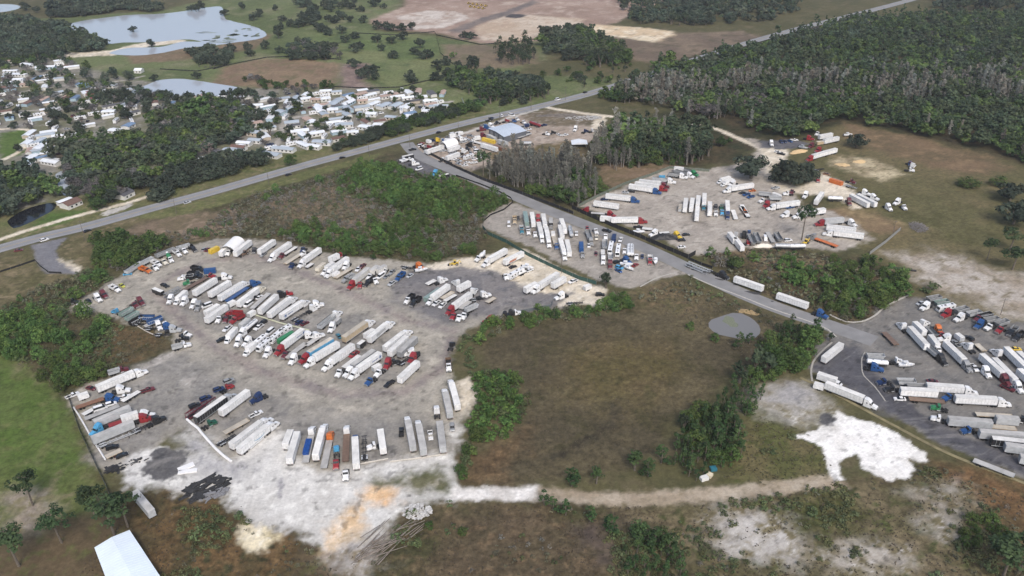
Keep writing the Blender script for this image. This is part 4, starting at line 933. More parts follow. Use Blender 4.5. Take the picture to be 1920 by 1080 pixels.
COMBO = {'co': ('tr', 'sl'), 'cx': ('re', 'sl'), 'cd': ('tr', 'dc'), 'cof': ('fl', 'sl'), 'cfd': ('fl', 'dc'), 'cod': ('dt', 'sl'), 'coc': ('ct', 'sl'), 'cch': ('cc', 'dc'), 'ctk': ('tk', 'sl')}
SHORT = {'sl': 'truck', 'dc': 'truck', 'tr': 'box trailer', 're': 'box trailer', 'fl': 'flatbed', 'dt': 'dump trailer', 'ct': 'chassis trailer', 'cc': 'car transporter', 'tk': 'tanker'}
def proto_key(code, L):
    base = INFO[code][0]
    if INFO[code][5]: return base, INFO[code][5]
    lo, hi, steps = {'tr': (6, 16.2, (6.5, 8.5, 10, 12.2, 14.6, 16.15)), 're': (8, 16.2, (12.2, 14.6, 16.15)), 'fl': (5, 16.2, (6, 8.5, 11, 13.7, 16.15)), 'ct': (6, 16, (8.5, 12.2, 15)), 'dt': (7, 13, (7.5, 10, 12)),
        'tk': (8, 13.5, (9, 12.5)), 'cc': (9, 16, (10, 15)), 'cn': (6, 16, (6.1, 9, 12.2)), 'ts': (4, 8.5, (5, 7, 8.4)), 'bt': (6.5, 11, (7, 8.5, 10.5)), 'rv': (6, 12.5, (7, 9.5, 12))}[code]
    Lb = min(steps, key=lambda s: abs(s - L))
    return '%s:%g' % (base, Lb), Lb
USED = {}
def place_thing(code, c1, c2, A, B, place, stem=None, z=0.0):
    pk, name, cat, noun, zt, fixed = INFO[code]
    a, b = Vector(A[:2]), Vector(B[:2]); L = (b - a).length
    key, Lb = proto_key(code, L)
    mid = (a + b) / 2; d = (b - a).normalized()
    two = c2 and c2 != c1 and code in ('du', 'bt', 'tt', 'mx', 'ft', 'bo', 'rv', 'ts')
    if stem is None:
        stem = c1 + ' ' + noun
        if two: stem = {'du': f'{c1} dump truck with {c2} bed', 'bt': f'{c1} box truck with {c2} box', 'ft': f'{c1} flatbed truck with {c2} bed', 'ts': f'{c1} small closed trailer with pale roof',
                        'bo': f'{c1} boat with {c2} canopy on a trailer', 'rv': f'{c1} motorhome with {c2} stripe', 'mx': f'{c1} concrete mixer with {c2} drum', 'tt': f'{c1} tank truck with {c2} tank'}[code]
        elif code in ('sl', 'dc'): stem += ' without a trailer'
        elif code == 'rv': stem = c1 + ' motorhome with roof vents'
    if code == 'rv' and not c2: c2 = 'grey'
    if code == 'ts' and c2: c2 = 'roof panel white'
    return put(key, name, (mid.x, mid.y), math.atan2(d.y, d.x), c1, c2, cat, stem, place, z), mid, d, Lb
def frame(ox, oy, place, text, s=6.0):
    for ln in text.strip().splitlines():
        for item in ln.split(';'):
            t = item.split()
            if not t: continue
            code, cc, q = t[0], t[1].replace('_', ' ').split('/'), [float(v) for v in t[2:6]]
            pl = ' '.join(t[6:]) or place
            c1, c2 = cc[0], (cc[1] if len(cc) > 1 else None)
            lead = COMBO.get(code)
            zt = INFO[lead[0] if lead else code][4]
            A, B = at(ox + q[0] / s, oy + q[1] / s, zt), at(ox + q[2] / s, oy + q[3] / s, zt)
            if lead:
                tn, kn = SHORT[lead[0]], SHORT[lead[1]]
                o, mid, d, Lb = place_thing(lead[0], c1, None, A, B, pl, f'{c1} {tn} with {c2} truck')
                f = mid + d * (Lb / 2 + (1.9 if lead[1] == 'sl' else 1.0))
                n2 = 'sleeper truck' if lead[1] == 'sl' else 'short-cab truck'
                place_thing(lead[1], c2, None, (f - d * 2), (f + d * 2), pl, f'{c2} {n2} with {c1} {tn}')
            else:
                place_thing(code, c1, c2, A, B, pl)

# --- big gravel yard
frame(120, 420, "beside the shrubs", """
dt silver 700 525 860 425;dt silver 862 430 1000 362;dt grey 1020 350 1250 258;dt silver 1275 258 1400 222
du orange/orange 840 480 985 528;dc white 990 460 1045 498;du white/white 985 405 1090 460;dc cream 1085 395 1155 440
mx white/green 1160 340 1215 410;du white/white 1225 285 1310 345;du white/grey 1290 250 1385 315;du black/black 1405 235 1480 290
ca grey 1555 300 1595 262;ca maroon 1590 305 1635 262;cn yellow 1640 290 1725 250;ca light_blue 690 560 740 555""")
frame(120, 420, "in the yard's upper cluster", """
du black/black 1440 480 1570 505;du black/black 1400 545 1550 560;du black/black 1400 590 1530 580;du white/white 1430 585 1295 600;dc green 1440 640 1370 655
ts black/white 990 715 1130 770;pu black 1080 665 1185 710;cc grey 1130 795 1300 712;fl brown 1350 740 1600 600
dc red 1580 570 1700 580;sl white 1740 585 1870 580;tr white 1455 755 1705 600;tr white 1630 770 1860 632;cn blue 1612 505 1662 500
sl white 1235 795 1170 870;bt white/white 1370 755 1240 865;sl white 1405 810 1315 895;sl white 1510 840 1420 930;sl grey 1550 860 1480 955;va white 1660 890 1550 930
tr white 1580 985 1740 895;tr white 1590 1060 1825 900""")
frame(120, 420, "near the yard entrance", """
du white/white 500 680 640 748;ca lime 620 665 685 712;sl maroon 390 740 485 815;sl white 320 775 425 862;ca black 240 840 310 882;dc white 120 885 215 945;dc white 110 955 230 1010;dc black 55 870 120 865
dc maroon 735 870 840 930;sl maroon 800 815 905 900""")
frame(120, 560, "in the yard's island row", """
dc light_blue 640 150 545 125;dt grey_green 630 165 760 95;dt grey_green 690 215 830 135;dt black 740 265 880 190;dt blue 860 195 1000 195;dt blue 960 250 1075 205;ct black 780 270 930 290
sl white 1030 235 1090 340;dc white 1110 260 1150 300;sl blue 1100 300 1220 315;sl silver 1160 335 1290 330;ct black 930 330 1060 330;ct black 1020 400 1190 400;fl grey 930 300 1010 265
dc white 1320 385 1405 400;dc black 1250 450 1400 430;du white/silver 1215 545 1425 492;du maroon/silver 500 830 720 765""")
frame(360, 420, "in the yard's back row", """
ld brown 630 305 540 345;dc black 720 235 680 330;tr white 920 172 750 290;pu grey 830 310 770 365;co white/white 1095 200 930 315
cfd black/maroon 1180 250 1030 345;fl tan 1230 330 1045 448;dc navy 1270 260 1235 300;dc white 1310 300 1220 340;dc navy 1170 420 1090 490
co white/white 1430 265 1265 380;fl black 1355 440 1280 490;ts cream 1490 430 1390 510;tr white 1640 330 1545 375;dc red 1700 330 1650 350
cd white/white 1590 420 1500 485;co white/white 1745 368 1570 490;ts white 1650 525 1570 570;sl white 1770 420 1700 490;fl tan 1800 490 1610 605;du grey/silver 1835 550 1670 645;pu white 1900 470 1845 530""")
frame(600, 420, "in the yard's back row", """
pu maroon 500 450 450 490;co offwhite/red 545 485 375 620;tr offwhite 650 460 575 520;tr offwhite 720 465 660 500;dc black 640 520 590 560;dc white 590 560 540 600;dc red 460 640 440 705;du black/black 600 610 510 670;dc white 600 600 635 650
va white 715 555 645 605;ca grey 780 565 715 610;pu grey 835 510 785 560;dc white 745 495 710 540;du blue/blue 965 520 830 640;pu silver 840 640 775 685;ca silver 1045 555 975 600
sl orange 1060 445 1170 485;bo white 1090 515 1185 500;ct black 920 475 1060 500;ld yellow 1570 430 1440 435;mx white/white 1870 320 1730 405""")
frame(600, 420, "in the dark gravel bay", """
fl white 1190 680 1300 625;sl white 1310 640 1410 605;sl white 1580 680 1500 630;tr white 1555 705 1680 640;cn grey_green 1140 860 1390 690
cd white/white 1440 675 1260 805;du white/black 1060 780 945 885;du black/black 1120 820 1025 900;fl tan 1375 835 1490 765;pu white 1355 855 1265 920;pu white 1410 880 1345 940;fl black 1400 865 1530 790
co white/red 1690 765 1500 900;sl white 1690 790 1760 705;sl white 1790 800 1895 775;ct black 1700 850 1840 830;fl tan 1890 870 1950 835;dc red 1530 990 1480 1055;dc white 1590 1010 1550 1070;dc white 1650 990 1600 1050
fl grey 1690 865 1580 955;dt silver 1640 950 1765 895""")
frame(360, 420, "in the upper middle row", """
co white/white 300 810 555 655;fl blue 370 880 640 700;sl blue 640 680 740 640;ts white/black 410 890 485 850;cx white/cream 510 880 735 710;va white 680 860 580 930;ca white 735 835 785 805;pu black 680 850 720 800
fl silver 650 970 880 760;ts white 645 1000 700 965;tr white 755 960 950 785;sl black 970 790 1025 775;dc red 1025 785 1100 770;co white/white 860 1000 1085 830;co white/white 990 1020 1225 865;sl white 1340 900 1450 885;coc black/white 1130 1080 1320 975""")
frame(360, 560, "in the upper middle row", """
cod silver/white 1395 330 1625 150;ca navy 1175 280 1230 240;ca maroon 1235 290 1300 255;sl white 1620 250 1535 365;ts grey 1650 215 1600 260
dc white 325 190 285 245;dc maroon 410 180 365 245;du red/red 540 155 400 150;du red/red 570 180 430 255""")
frame(360, 560, "in the lower middle row", """
bt white/white 510 310 355 480;su black 360 450 300 470;pu white 430 305 365 355;tr silver 640 210 535 295;ctk white/white 715 225 600 320;sl white 560 420 490 510;sl white 680 430 580 505;bt white/white 715 490 575 605
pu white 795 285 705 345;su black 820 250 770 280;rv white 820 400 705 490;rv white/grey 870 440 740 545;rv white/maroon 1000 350 880 450;rv white 1100 290 985 355;va white 900 345 850 385;cn green 985 455 1120 372
sl white 900 540 815 630;co white/red 1245 330 1015 505;dc maroon 1095 575 1020 650;fl offwhite 1290 490 1050 670;sl white 1270 400 1350 405;sl white 1350 425 1450 390;sl white 1195 610 1095 715;fl offwhite 1420 430 1290 520
co light_blue/red 1570 440 1310 595;co white/white 1640 480 1370 640;cx white/white 1810 500 1560 675;pu red 1855 600 1790 645""")
frame(560, 560, "in the lower middle row", """
co tan/white 505 425 750 255;ca teal 460 430 440 400;co white/white 780 440 990 265;cn white 735 405 850 330;ts black 680 505 735 465;co white/white 960 540 1185 365;tr white 1020 590 1215 415;tr grey 1130 595 1310 425
sl white 1310 590 1220 600;sl red 1320 610 1250 690;ct black 1150 720 1230 670;sl red 1030 670 975 755;dc black 1030 720 1100 700;ts white/black 840 770 925 725;dc white 950 785 865 855;fl white 680 640 515 765;dc white 500 775 425 860
co grey/white 845 570 600 745;co white/white 905 600 670 765;dc blue 870 870 750 955;pu black 1065 920 975 985;tr white 1340 690 1125 890""")
frame(560, 560, "beside the marsh hedge", "dc black 1690 580 1745 460;du white/brown 1680 660 1690 805")
frame(560, 700, "along the white sand edge", """
co silver/white 1700 440 1648 205;co white/white 1785 345 1720 105;sl white 1560 490 1545 325;tr silver 1625 850 1580 510;co silver/white 1290 840 1222 495;co silver/white 1408 880 1345 545
pu white 1475 635 1490 750;su grey 1725 560 1730 645;pu black 1155 695 1155 615;tr white 950 850 915 615;dc white 880 800 835 810;ct black 740 990 735 690;cd white/blue 645 1040 630 680
cof brown/white 525 985 540 690;dc light_blue 425 925 420 795;dc red 425 930 415 1065;cof grey/orange 280 1060 345 760;co white/white 180 930 270 595;cof grey/white 75 1000 140 700;dc white 530 1025 525 1215""")
frame(320, 700, "along the white sand edge", "tr white 1285 790 1350 625;tr white 1325 970 1425 635")
frame(320, 700, "beside the white barrier", """
cc maroon 190 460 470 270;dc red 540 200 715 110;co black/silver 275 490 605 255;tr white 545 420 875 175;sl navy 1080 215 885 305;dc dark_green 330 610 525 510
pu white 860 500 1055 405;fl tan 600 670 870 520;ct black 510 810 735 685;co white/white 665 790 1020 525;cx white/white 745 850 1095 565""")
frame(120, 680, "in the yard's fenced corner", """
co white/white 350 265 785 85;ca maroon 270 275 335 290;pu white 55 380 135 345;ts white/black 150 370 290 322;sl white 560 300 710 285;fl rusty 145 500 430 405;sl blue 430 390 600 390
va white 360 520 450 490;su white 455 480 595 440;pu white 600 400 740 365;fl black 640 440 860 310;pu maroon 870 325 1005 280;fl black 210 585 365 500;fl grey 230 630 620 480
tr silver 320 655 745 480;sl light_blue 455 680 305 785;tr white 660 600 800 555;fl red 490 710 760 625;sl red 815 630 965 600;sl white 830 580 985 565;tr silver 310 840 770 650
ct silver 380 940 800 775;coc black/black 780 770 960 690;su black 440 970 640 920;fl tan 470 1060 640 980;ca black 580 1065 715 1010""")
# --- pale gravel beside the green fence
frame(0, 0, "alone among the pines and scrub", "tr silver 251 919 284 958", 1.0)
frame(840, 440, "by the green fence", """
co white/white 655 150 460 260;tr white 635 285 840 185;ca black 695 370 765 345;rv white/grey 690 450 840 365;dc white 630 425 665 495;bo white 850 350 945 365;fl black 790 440 870 405;ca white 880 410 950 380
tr white 860 600 1000 530;co white/white 1235 420 1025 550;tr white 1170 550 1320 465;pu white 1455 500 1355 540;ts white 1535 585 1615 550;sl white 1350 650 1195 705;su black 1650 670 1770 670;ct black 1335 770 1510 760
sl red 545 930 400 965;ft white/black 590 900 875 860""")
# --- middle lot beside the access road
frame(920, 370, "in the middle lot", """
va white 205 255 205 345;du tan/tan 270 200 270 290;pu black 305 200 310 265;tr grey_green 385 155 408 275;du teal/silver 340 280 358 430;du white/silver 410 290 435 445
tr white 460 145 485 305;ft white/brown 475 320 518 490;sl red 530 185 535 265;co white/white 540 275 572 405;tr white 590 180 612 305;co white/white 620 320 650 460;bt grey/black 675 235 680 325
cfd tan/blue 700 405 735 530;ts white 700 380 705 420;tr white 790 225 840 370;tr white 780 310 805 420;tk silver 880 275 922 455;pu white 965 375 965 430
co white/white 780 450 825 600;tr white 855 460 890 625;cn blue 1018 500 1022 570;dc grey 1030 575 1038 690;ca white 1105 515 1105 562;cod grey/grey 1085 360 1120 455;ca red 1085 325 1088 360;dc white 1165 345 1195 395
pu black 1262 360 1352 382;pu cream 1190 420 1190 475;ca maroon 1185 605 1185 655;dc white 1290 410 1295 455;dt silver 1285 470 1285 555;ts black 1262 640 1262 580;sl white 1270 640 1265 750
rv white 1362 490 1340 595;rv white 1448 490 1420 655;ts navy 1392 410 1380 480;pu white 1470 450 1455 490;tk white 1560 490 1555 655;tk white 1588 490 1592 655;dc white 1510 550 1505 635
dt white 1350 615 1350 690;sl maroon 1345 700 1345 785;dc white 1640 595 1640 720;ca navy 1705 635 1705 690;du red/white 1795 615 1795 775;bo white 1855 670 1855 755
ca blue 1400 800 1480 845;su light_blue 1405 770 1490 800;bo white 1500 760 1615 815;ca red 1600 775 1655 740;su black 1390 730 1455 715;sl blue 1490 680 1560 715;bo white 1490 740 1560 745""")
# --- the far gravel lot
frame(1080, 310, "in the far lot's left row", """
tr white 1115 15 1205 25;cod grey/white 1035 85 1165 100;cod grey/white 1115 50 1245 85;cod grey/green 1200 35 1300 65;ts light_blue 945 105 1005 105;cod silver/white 870 140 1020 155
co white/maroon 710 158 960 185;co white/red 670 185 935 220;co white/blue 605 210 860 250;ca silver 515 300 595 302;su black 590 288 655 290;co white/blue 340 318 612 348;ca navy 290 380 345 378
tr white 205 400 480 440;sl red 150 500 85 490;fl grey 165 530 330 545;sl red 335 530 435 555;co white/red 400 590 690 585;tr white 285 570 385 580""")
frame(1080, 310, "along the black fence", """
pu black 650 690 750 690;bo white 640 740 775 740;fl white 740 705 865 715;sl white 935 735 835 770;sl yellow 1085 750 1180 800;ca black 1190 780 1285 770;ca black 1145 840 1230 835;ca white 1140 920 1238 910;fl black 930 760 1060 750""")
frame(1080, 310, "in the far lot's centre row", """
ts tan 1170 490 1182 425;tr white 1243 345 1222 500;tr white 1315 350 1295 490;tr white 1380 335 1370 435;tr white 1370 445 1358 590;cd white/teal 1448 300 1442 430;tr white 1508 385 1505 540
dc black 1572 420 1572 490;dc white 1572 480 1575 580;dc dark_green 1635 430 1640 490;dc light_blue 1640 470 1648 570;co white/navy 1703 392 1710 505;fl white 1765 500 1800 600;fl black 1865 440 1920 540""")
frame(1340, 290, "in the far lot's right row", """
bt white/white 185 250 25 290;bt white/white 235 270 50 325;sl white 245 300 165 330;co white/white 430 320 195 355;ca black 345 422 275 430;pu blue 400 430 315 455;pu blue 445 458 365 478;ca orange 450 398 395 402
dt silver 640 435 490 420;dt silver 755 475 610 470;ts white 660 425 750 460;dc white 580 495 505 520;sl red 635 525 545 575;co white/white 955 515 690 550;pu blue 890 580 800 592;sl white 860 650 755 675;co white/white 1240 600 985 640
co silver/red 1450 705 1240 725;sl white 1500 740 1575 775;tr white 1590 825 1265 788;co white/white 1680 890 1345 850;cof orange/grey 1370 1025 1150 945;fl black 300 580 385 700;ld orange 320 610 370 690""")
frame(1340, 290, "in the far lot's front row", """
tr white 165 865 235 950;tr white 235 930 315 1030;ts grey 240 900 245 860;du black/black 330 930 335 840;dc red 330 990 395 985;ca blue 390 880 388 850;dt grey 390 885 440 990;dt grey 455 860 510 985;va white 560 905 580 970
fl grey 595 870 660 980;dt grey 690 865 745 955;tk silver 695 1005 850 1010;tk white 860 1010 1015 1008;su white 800 960 850 955;ld yellow 1040 970 1000 985""")
frame(1340, 290, "beside the sandy lane", """
dc maroon 890 390 855 430;dc white 855 430 800 430;pu silver 640 375 735 360;sl white 1050 415 1000 470;tr white 1130 530 1225 400;tk white 1290 470 1430 475;sl maroon 1495 490 1530 545;tr white 1535 440 1735 545;tr white 1600 430 1830 545
sl white 1660 410 1720 425;sl white 1750 460 1820 480;cn orange 1305 265 1435 305;dc maroon 1500 285 1565 300;dc red 1155 245 1170 300;ct grey 1490 340 1580 370;ct black 1140 170 1200 160;ca rusty 1230 210 1290 220""")
frame(1360, 230, "at the far gravel corner", """
sl white 495 190 540 255;su navy 605 190 655 235;ca navy 650 185 700 235;ca blue 700 190 760 220;pu white 735 190 815 190;sl red 905 160 980 170;tr white 1200 115 1060 140;dc white 1080 95 1000 140;tr white 1270 155 1115 190
ts tan 1110 205 1020 215;sl maroon 1000 235 945 260;bo silver 815 260 935 285;ca white 560 320 610 330;pu black 600 340 655 350;sl red 1085 285 1020 310;co white/red 1155 310 985 360;tr white 1250 285 1160 310;bo white 1310 135 1450 125""")
frame(1600, 290, "alone on the grass", "sl white 365 560 420 600;sl white 520 510 480 530;dc white 540 560 590 600;dc blue 640 70 640 110;sl white 650 130 690 100;dc white 610 160 660 165;dc maroon 630 90 650 100")
# --- paved lot at the right
frame(1600, 540, "in the paved lot's back row", """
ca silver 805 150 705 185;sl white 885 160 755 225;dt grey 980 85 845 110;dt grey_green 1075 130 920 155;rv white 1140 175 955 210;sl red 1130 240 990 305;dt grey 1295 205 1150 245;sl white 1270 295 1145 345;dt silver 1430 250 1290 280
dc maroon 1450 310 1375 350;dt black 1530 280 1450 300;sl blue 1475 365 1380 425;dt grey 1640 325 1480 350;dc white 1590 405 1485 450;dt grey 1745 350 1610 395;dc red 1715 430 1605 490;du black/grey 1850 420 1740 530;du black/black 1930 490 1815 570""")
frame(1600, 540, "in the paved lot's middle", """
fl brown 340 490 490 640;sl white 600 465 510 375;tr white 635 420 840 640;tr white 690 370 810 480;sl white 760 400 820 375;bt white/white 850 515 995 695;cod silver/black 850 650 955 740;sl orange 920 420 990 490;dc red 970 495 1000 540;dt grey 850 440 920 510
sl white 1110 550 990 555;co white/grey 1040 590 1255 795;pu grey 1185 645 1125 590;ts white/black 1225 550 1160 500;su black 1340 580 1265 540;sl white 1360 695 1235 600;fl tan 1380 620 1480 710;co white/maroon 1445 730 1690 950
pu white 1325 850 1395 930;sl white 1430 860 1550 990;co white/white 1590 780 1830 1020;sl white 1710 780 1550 665;tr white 1720 655 1960 890;ca yellow 1795 680 1865 680;tr white 1860 705 2020 850;tr white 1870 900 2080 1090""")
frame(1500, 640, "at the paved lot's kerb", """
dt silver 760 145 950 150;tk white 755 200 1000 225;sl blue 730 265 950 300;dc white 1010 215 1150 205;bo white 1110 255 1285 255;tr white 260 185 480 5;bt white/white 190 360 490 460;ts white 260 490 150 460;co white/white 300 455 720 620
dc navy 1020 440 885 450;dc black 1110 520 985 525;dt silver 1310 435 1090 430;dt grey 1425 495 1200 490;co white/white 1430 475 1850 505;ca maroon 1440 440 1550 450;tr white 1130 525 1560 550;fl brown 1215 640 1640 680;ca white 1205 645 1040 640
dc blue 1730 600 1630 630;dc green 1660 750 1480 725;dc white 1660 880 1490 845""")
frame(1600, 720, "in the paved lot's lower rows", """
co white/white 1145 130 1630 155;tr silver 1065 375 1580 415;fl tan 1380 335 1790 360;tr silver 1620 365 1860 380;dc black 1850 380 1930 400;dc blue 1410 500 1200 520;fl tan 1395 460 1840 500;tr silver 1430 520 1930 560;tr black 1560 600 2040 650;tr silver 1715 670 2120 725
fl silver 1350 850 1815 1030;pu maroon 1685 15 1790 60;su teal 1815 30 1905 100;tr silver 1890 800 2300 880""")
# --- on the access road
frame(1260, 440, "parked on the access road", "cc silver 180 310 400 400;coc black/black 400 390 520 440;tr white 715 470 1020 575;tr white 1192 655 1530 770;sl blue 1590 850 1755 910")
# --- building yard by the highway
frame(740, 190, "by the grey-roofed building", """
sl maroon 915 310 1035 300;sl blue 980 280 1075 290;sl white 1045 255 1110 275;dc black 1170 230 1140 240;dc red 1210 220 1285 205;dc blue 1300 220 1350 215;dc white 1345 180 1400 205;dc white 1420 215 1475 240;tk red 1520 220 1640 262
dc white 1670 350 1740 365;dc black 1740 350 1800 340;ca white 1825 365 1870 380;pu white 1890 380 1940 370;tk silver 1400 455 1545 455;fl grey 1380 410 1530 360;cn yellow 990 405 1125 440;sl maroon 960 370 1020 380;tr silver 1050 370 1130 405
tr silver 1170 425 1265 460;cn rusty 1100 480 1255 535;bt white/white 965 395 860 410;sl black 890 490 805 470;fl white 890 450 1000 480;tr white 980 470 1150 520;sl silver 1200 -200 1201 -201""".replace(';sl silver 1200 -200 1201 -201', ''))
frame(740, 190, "in the highway corner yard", """
tr white 360 550 545 490;tr white 600 530 725 490;tr white 580 620 725 570;sl yellow 470 440 500 415;mx white/blue 560 450 520 415;dc brown 430 490 480 470;bt white/white 570 430 705 440;bt white/white 620 380 700 365;sl white 700 420 800 410
fl black 670 355 755 335;ca red 275 480 335 460;va white 275 500 320 490;dc red 345 520 400 495;sl white 740 570 810 535;rv white 780 620 885 580;ca white 640 650 690 640;ca silver 690 690 740 705;ca white 790 690 840 680;pu white 860 690 920 680;ca white 870 650 925 640;ca white 760 720 820 715""")
frame(740, 190, "in the corner lot", "cn black 90 620 200 595;bo white 60 680 170 645;dc white 130 655 200 640;sl white 175 690 255 685;va white 330 735 220 770;sl light_blue 500 770 415 825;ts black/white 480 845 640 805;pu black 165 545 235 530;bo white 70 660 140 650")
frame(960, 190, "on the bare ground by the woods", "sl white 740 270 690 330;dc navy 790 340 850 320;dc white 870 330 930 320")
# --- moving on the highway (pixels of the full photograph)
frame(0, 0, "driving on the highway", """
ca maroon 26 470 43 467;su white 74 452 92 446;ca black 155 435 172 429;ca silver 344 381 358 377;ca black 534 329 547 325;ca black 635 297 648 293;ca black 816 250 829 245;ca navy 916 223 927 219;va white 1040 187 1051 184;ca black 1092 174 1102 171;ca white 1322 110 1330 107""", 1.0)

# --- cars riding on the maroon transporter, loads and the like: things that rest on others
def on_top(code, c, px, py, qx, qy, z, stem, place):
    zt = z + INFO[code][4]
    place_thing(code, c, None, at(px, py, zt), at(qx, qy, zt), place, stem, z)
ox, oy = 320, 700
for c, x0, y0, x1, y1, st in (('black', 200, 385, 330, 330, 'black car at the tail of the maroon car transporter'), ('navy', 330, 300, 445, 250, 'dark blue car midway on the maroon car transporter'), ('navy', 480, 195, 595, 155, 'dark car behind the cab of the red transporter truck'), ('grey', 590, 105, 710, 55, 'grey car on top of the red transporter truck')):
    on_top('su', c, ox + x0 / 6, oy + y0 / 6, ox + x1 / 6, oy + y1 / 6, 2.66, st, '')
# ---------------------------------------------------------------- buildings, shelters, fences, poles, heaps
WHITEROOF = mat('sheet roof white', (.72, .75, .78), rough=.45, noise=.10, nscale=.2)
GREYROOF = mat('sheet roof grey', (.38, .43, .48), rough=.5, noise=.14, nscale=.15)
DARKROOF = mat('shingle roof dark', (.10, .10, .11), rough=.9, noise=.3, nscale=1)
BROWNROOF = mat('shingle roof brown', (.17, .10, .08), rough=.9, noise=.35, nscale=1)
REDROOF = mat('roof red', (.22, .07, .07), rough=.8, noise=.3)
BLUEROOF = mat('roof blue', (.16, .24, .36), rough=.7, noise=.3)
TANROOF = mat('roof tan', (.42, .31, .26), rough=.85, noise=.25)
SIDING = mat('siding white', (.62, .62, .60), rough=.7, noise=.18)
SIDINGB = mat('siding pale blue', (.36, .48, .56), rough=.7, noise=.18)
SIDINGT = mat('siding tan', (.44, .38, .30), rough=.7, noise=.18)
CANVAS = mat('white canvas', (.78, .78, .77), rough=.6, noise=.06, nscale=.3)
CONC = mat('concrete slab', (.40, .39, .37), rough=.9, noise=.2)
def gable_house(name, A, B, w, hw, hr, roofm, wallm, label_stem, place, over=.35, porch=False, windows=True):
    """long house whose ridge runs from A to B (world points at the ground)"""
    a, b = Vector(A[:2]), Vector(B[:2]); L = (b - a).length; d = (b - a).normalized(); mid = (a + b) / 2
    e = empty(name, (mid.x, mid.y, 0), math.atan2(d.y, d.x)); h = L / 2; y = w / 2
    wl = MB().prism([(-y, 0), (y, 0), (y, hw), (0, hw + hr), (-y, hw)], -h, h)
    wl.v = [(q, p, z) for p, q, z in wl.v]
    wall = wl.build('wall', wallm, e)
    r = MB(); o = over; t = .1; sl = hr / y
    for s in (-1, 1):
        zi, zo = hw + hr + .02, hw - o * sl + .02
        vs = [(-h - o, 0, zi), (h + o, 0, zi), (h + o, s * (y + o), zo), (-h - o, s * (y + o), zo)]
        vs += [(x, yy, z + t) for x, yy, z in vs]
        r.add(vs, [(0, 1, 2, 3), (7, 6, 5, 4), (0, 4, 5, 1), (1, 5, 6, 2), (2, 6, 7, 3), (3, 7, 4, 0)])
    r.build('roof', roofm, e)
    if windows:
        for s in (-1, 1):
            for x in np.arange(-h + 2, h - 1.5, 3.4):
                f = MB().box(x, x + 1.3, s * y - .03, s * y + .05, .95, 2.0).build('window', MATS['dark glass'], e)
        MB().box(-h + .8, -h + 1.8, -y - .05, -y + .03, .1, 2.1).build('door', MATS['paint offwhite'], e)
    if porch:
        MB().box(-h * .6, h * .2, y + .36, y + 3.0, hw - .35, hw - .25).build('porch_roof', WHITEROOF, e)
        for x in (-h * .6 + .1, h * .2 - .2):
            MB().box(x, x + .1, y + 2.8, y + 2.9, 0, hw - .352).build('porch_post', SIDING, e)
    e["category"] = 'house' if name != 'warehouse' else 'building'
    ALL.append([e, label_stem, place]); return e
HOMES = [
 (600, 130, """250 292 370 262 B g;390 282 510 250 T t;500 292 620 260 W w;670 300 870 260 T g;790 305 945 285 W w;920 315 1050 300 W w;1080 305 1200 292 W w;1160 350 1310 330 W w;1230 405 1440 398 G g
1160 455 1330 460 W w;970 510 1150 525 W w;940 435 1010 380 W w;800 415 900 370 G g;660 415 770 370 G g;550 395 650 355 W w;250 395 370 335 W b;110 395 230 320 G g;420 345 510 338 T t;80 445 170 438 W w;520 485 625 488 W w
70 595 250 570 W w;170 615 370 600 G w;300 695 430 688 W w;130 775 270 748 N w;0 805 80 808 G w;450 625 590 645 W w;610 605 720 618 W w;0 235 130 228 W w;130 245 210 238 G w;0 325 70 316 W w;740 520 860 530 G t;880 540 960 545 G w"""),
 (320, 130, """520 315 640 280 W w;640 315 740 297 W w;670 405 830 398 G g;590 490 690 495 G w;880 605 1020 578 T w;750 808 900 818 W w;880 778 1020 788 G w;600 888 780 900 G w;690 850 840 868 N w;480 915 680 930 D w
320 995 550 988 W w;190 1055 400 1048 W g;1030 925 1220 955 G w;1150 868 1390 890 G g;1440 808 1560 858 W w;1540 840 1680 858 W w;1600 798 1780 800 G w;1350 690 1550 668 W w;1560 715 1720 688 W w;1300 628 1450 610 D w
1640 390 1700 470 W w;1460 325 1560 310 W w;1580 325 1650 328 T t;920 395 1030 388 W w;1210 455 1270 475 G b;870 690 990 700 G t;1280 590 1440 575 G g"""),
 (0, 90, """400 208 620 198 W b;250 168 390 188 W w;50 280 300 288 W w;990 488 1080 558 R w;590 498 700 480 G g;870 395 990 408 B b;1200 405 1310 408 G w;1150 655 1390 608 D w;1380 655 1540 640 W w;1440 728 1560 698 D w;1150 705 1290 698 W w
1400 880 1480 838 B w;1240 908 1330 918 W w;40 250 200 245 W w;150 345 260 340 W w;20 380 130 375 W w;230 400 360 395 T t"""),
 (0, 230, """490 408 660 438 W w;250 445 330 455 G g;640 225 760 200 W w;120 560 230 540 W w""")]
_rc = {'W': (WHITEROOF, 'white-roofed'), 'G': (GREYROOF, 'grey-roofed'), 'T': (TANROOF, 'tan-roofed'), 'N': (BROWNROOF, 'brown-roofed'), 'D': (DARKROOF, 'dark-roofed'), 'B': (BLUEROOF, 'blue-roofed'), 'R': (REDROOF, 'red-roofed')}
_wc = {'w': (SIDING, 'white walls'), 'b': (SIDINGB, 'pale blue walls'), 't': (SIDINGT, 'tan walls'), 'g': (SIDING, 'pale walls')}
rnd = random.Random(11)
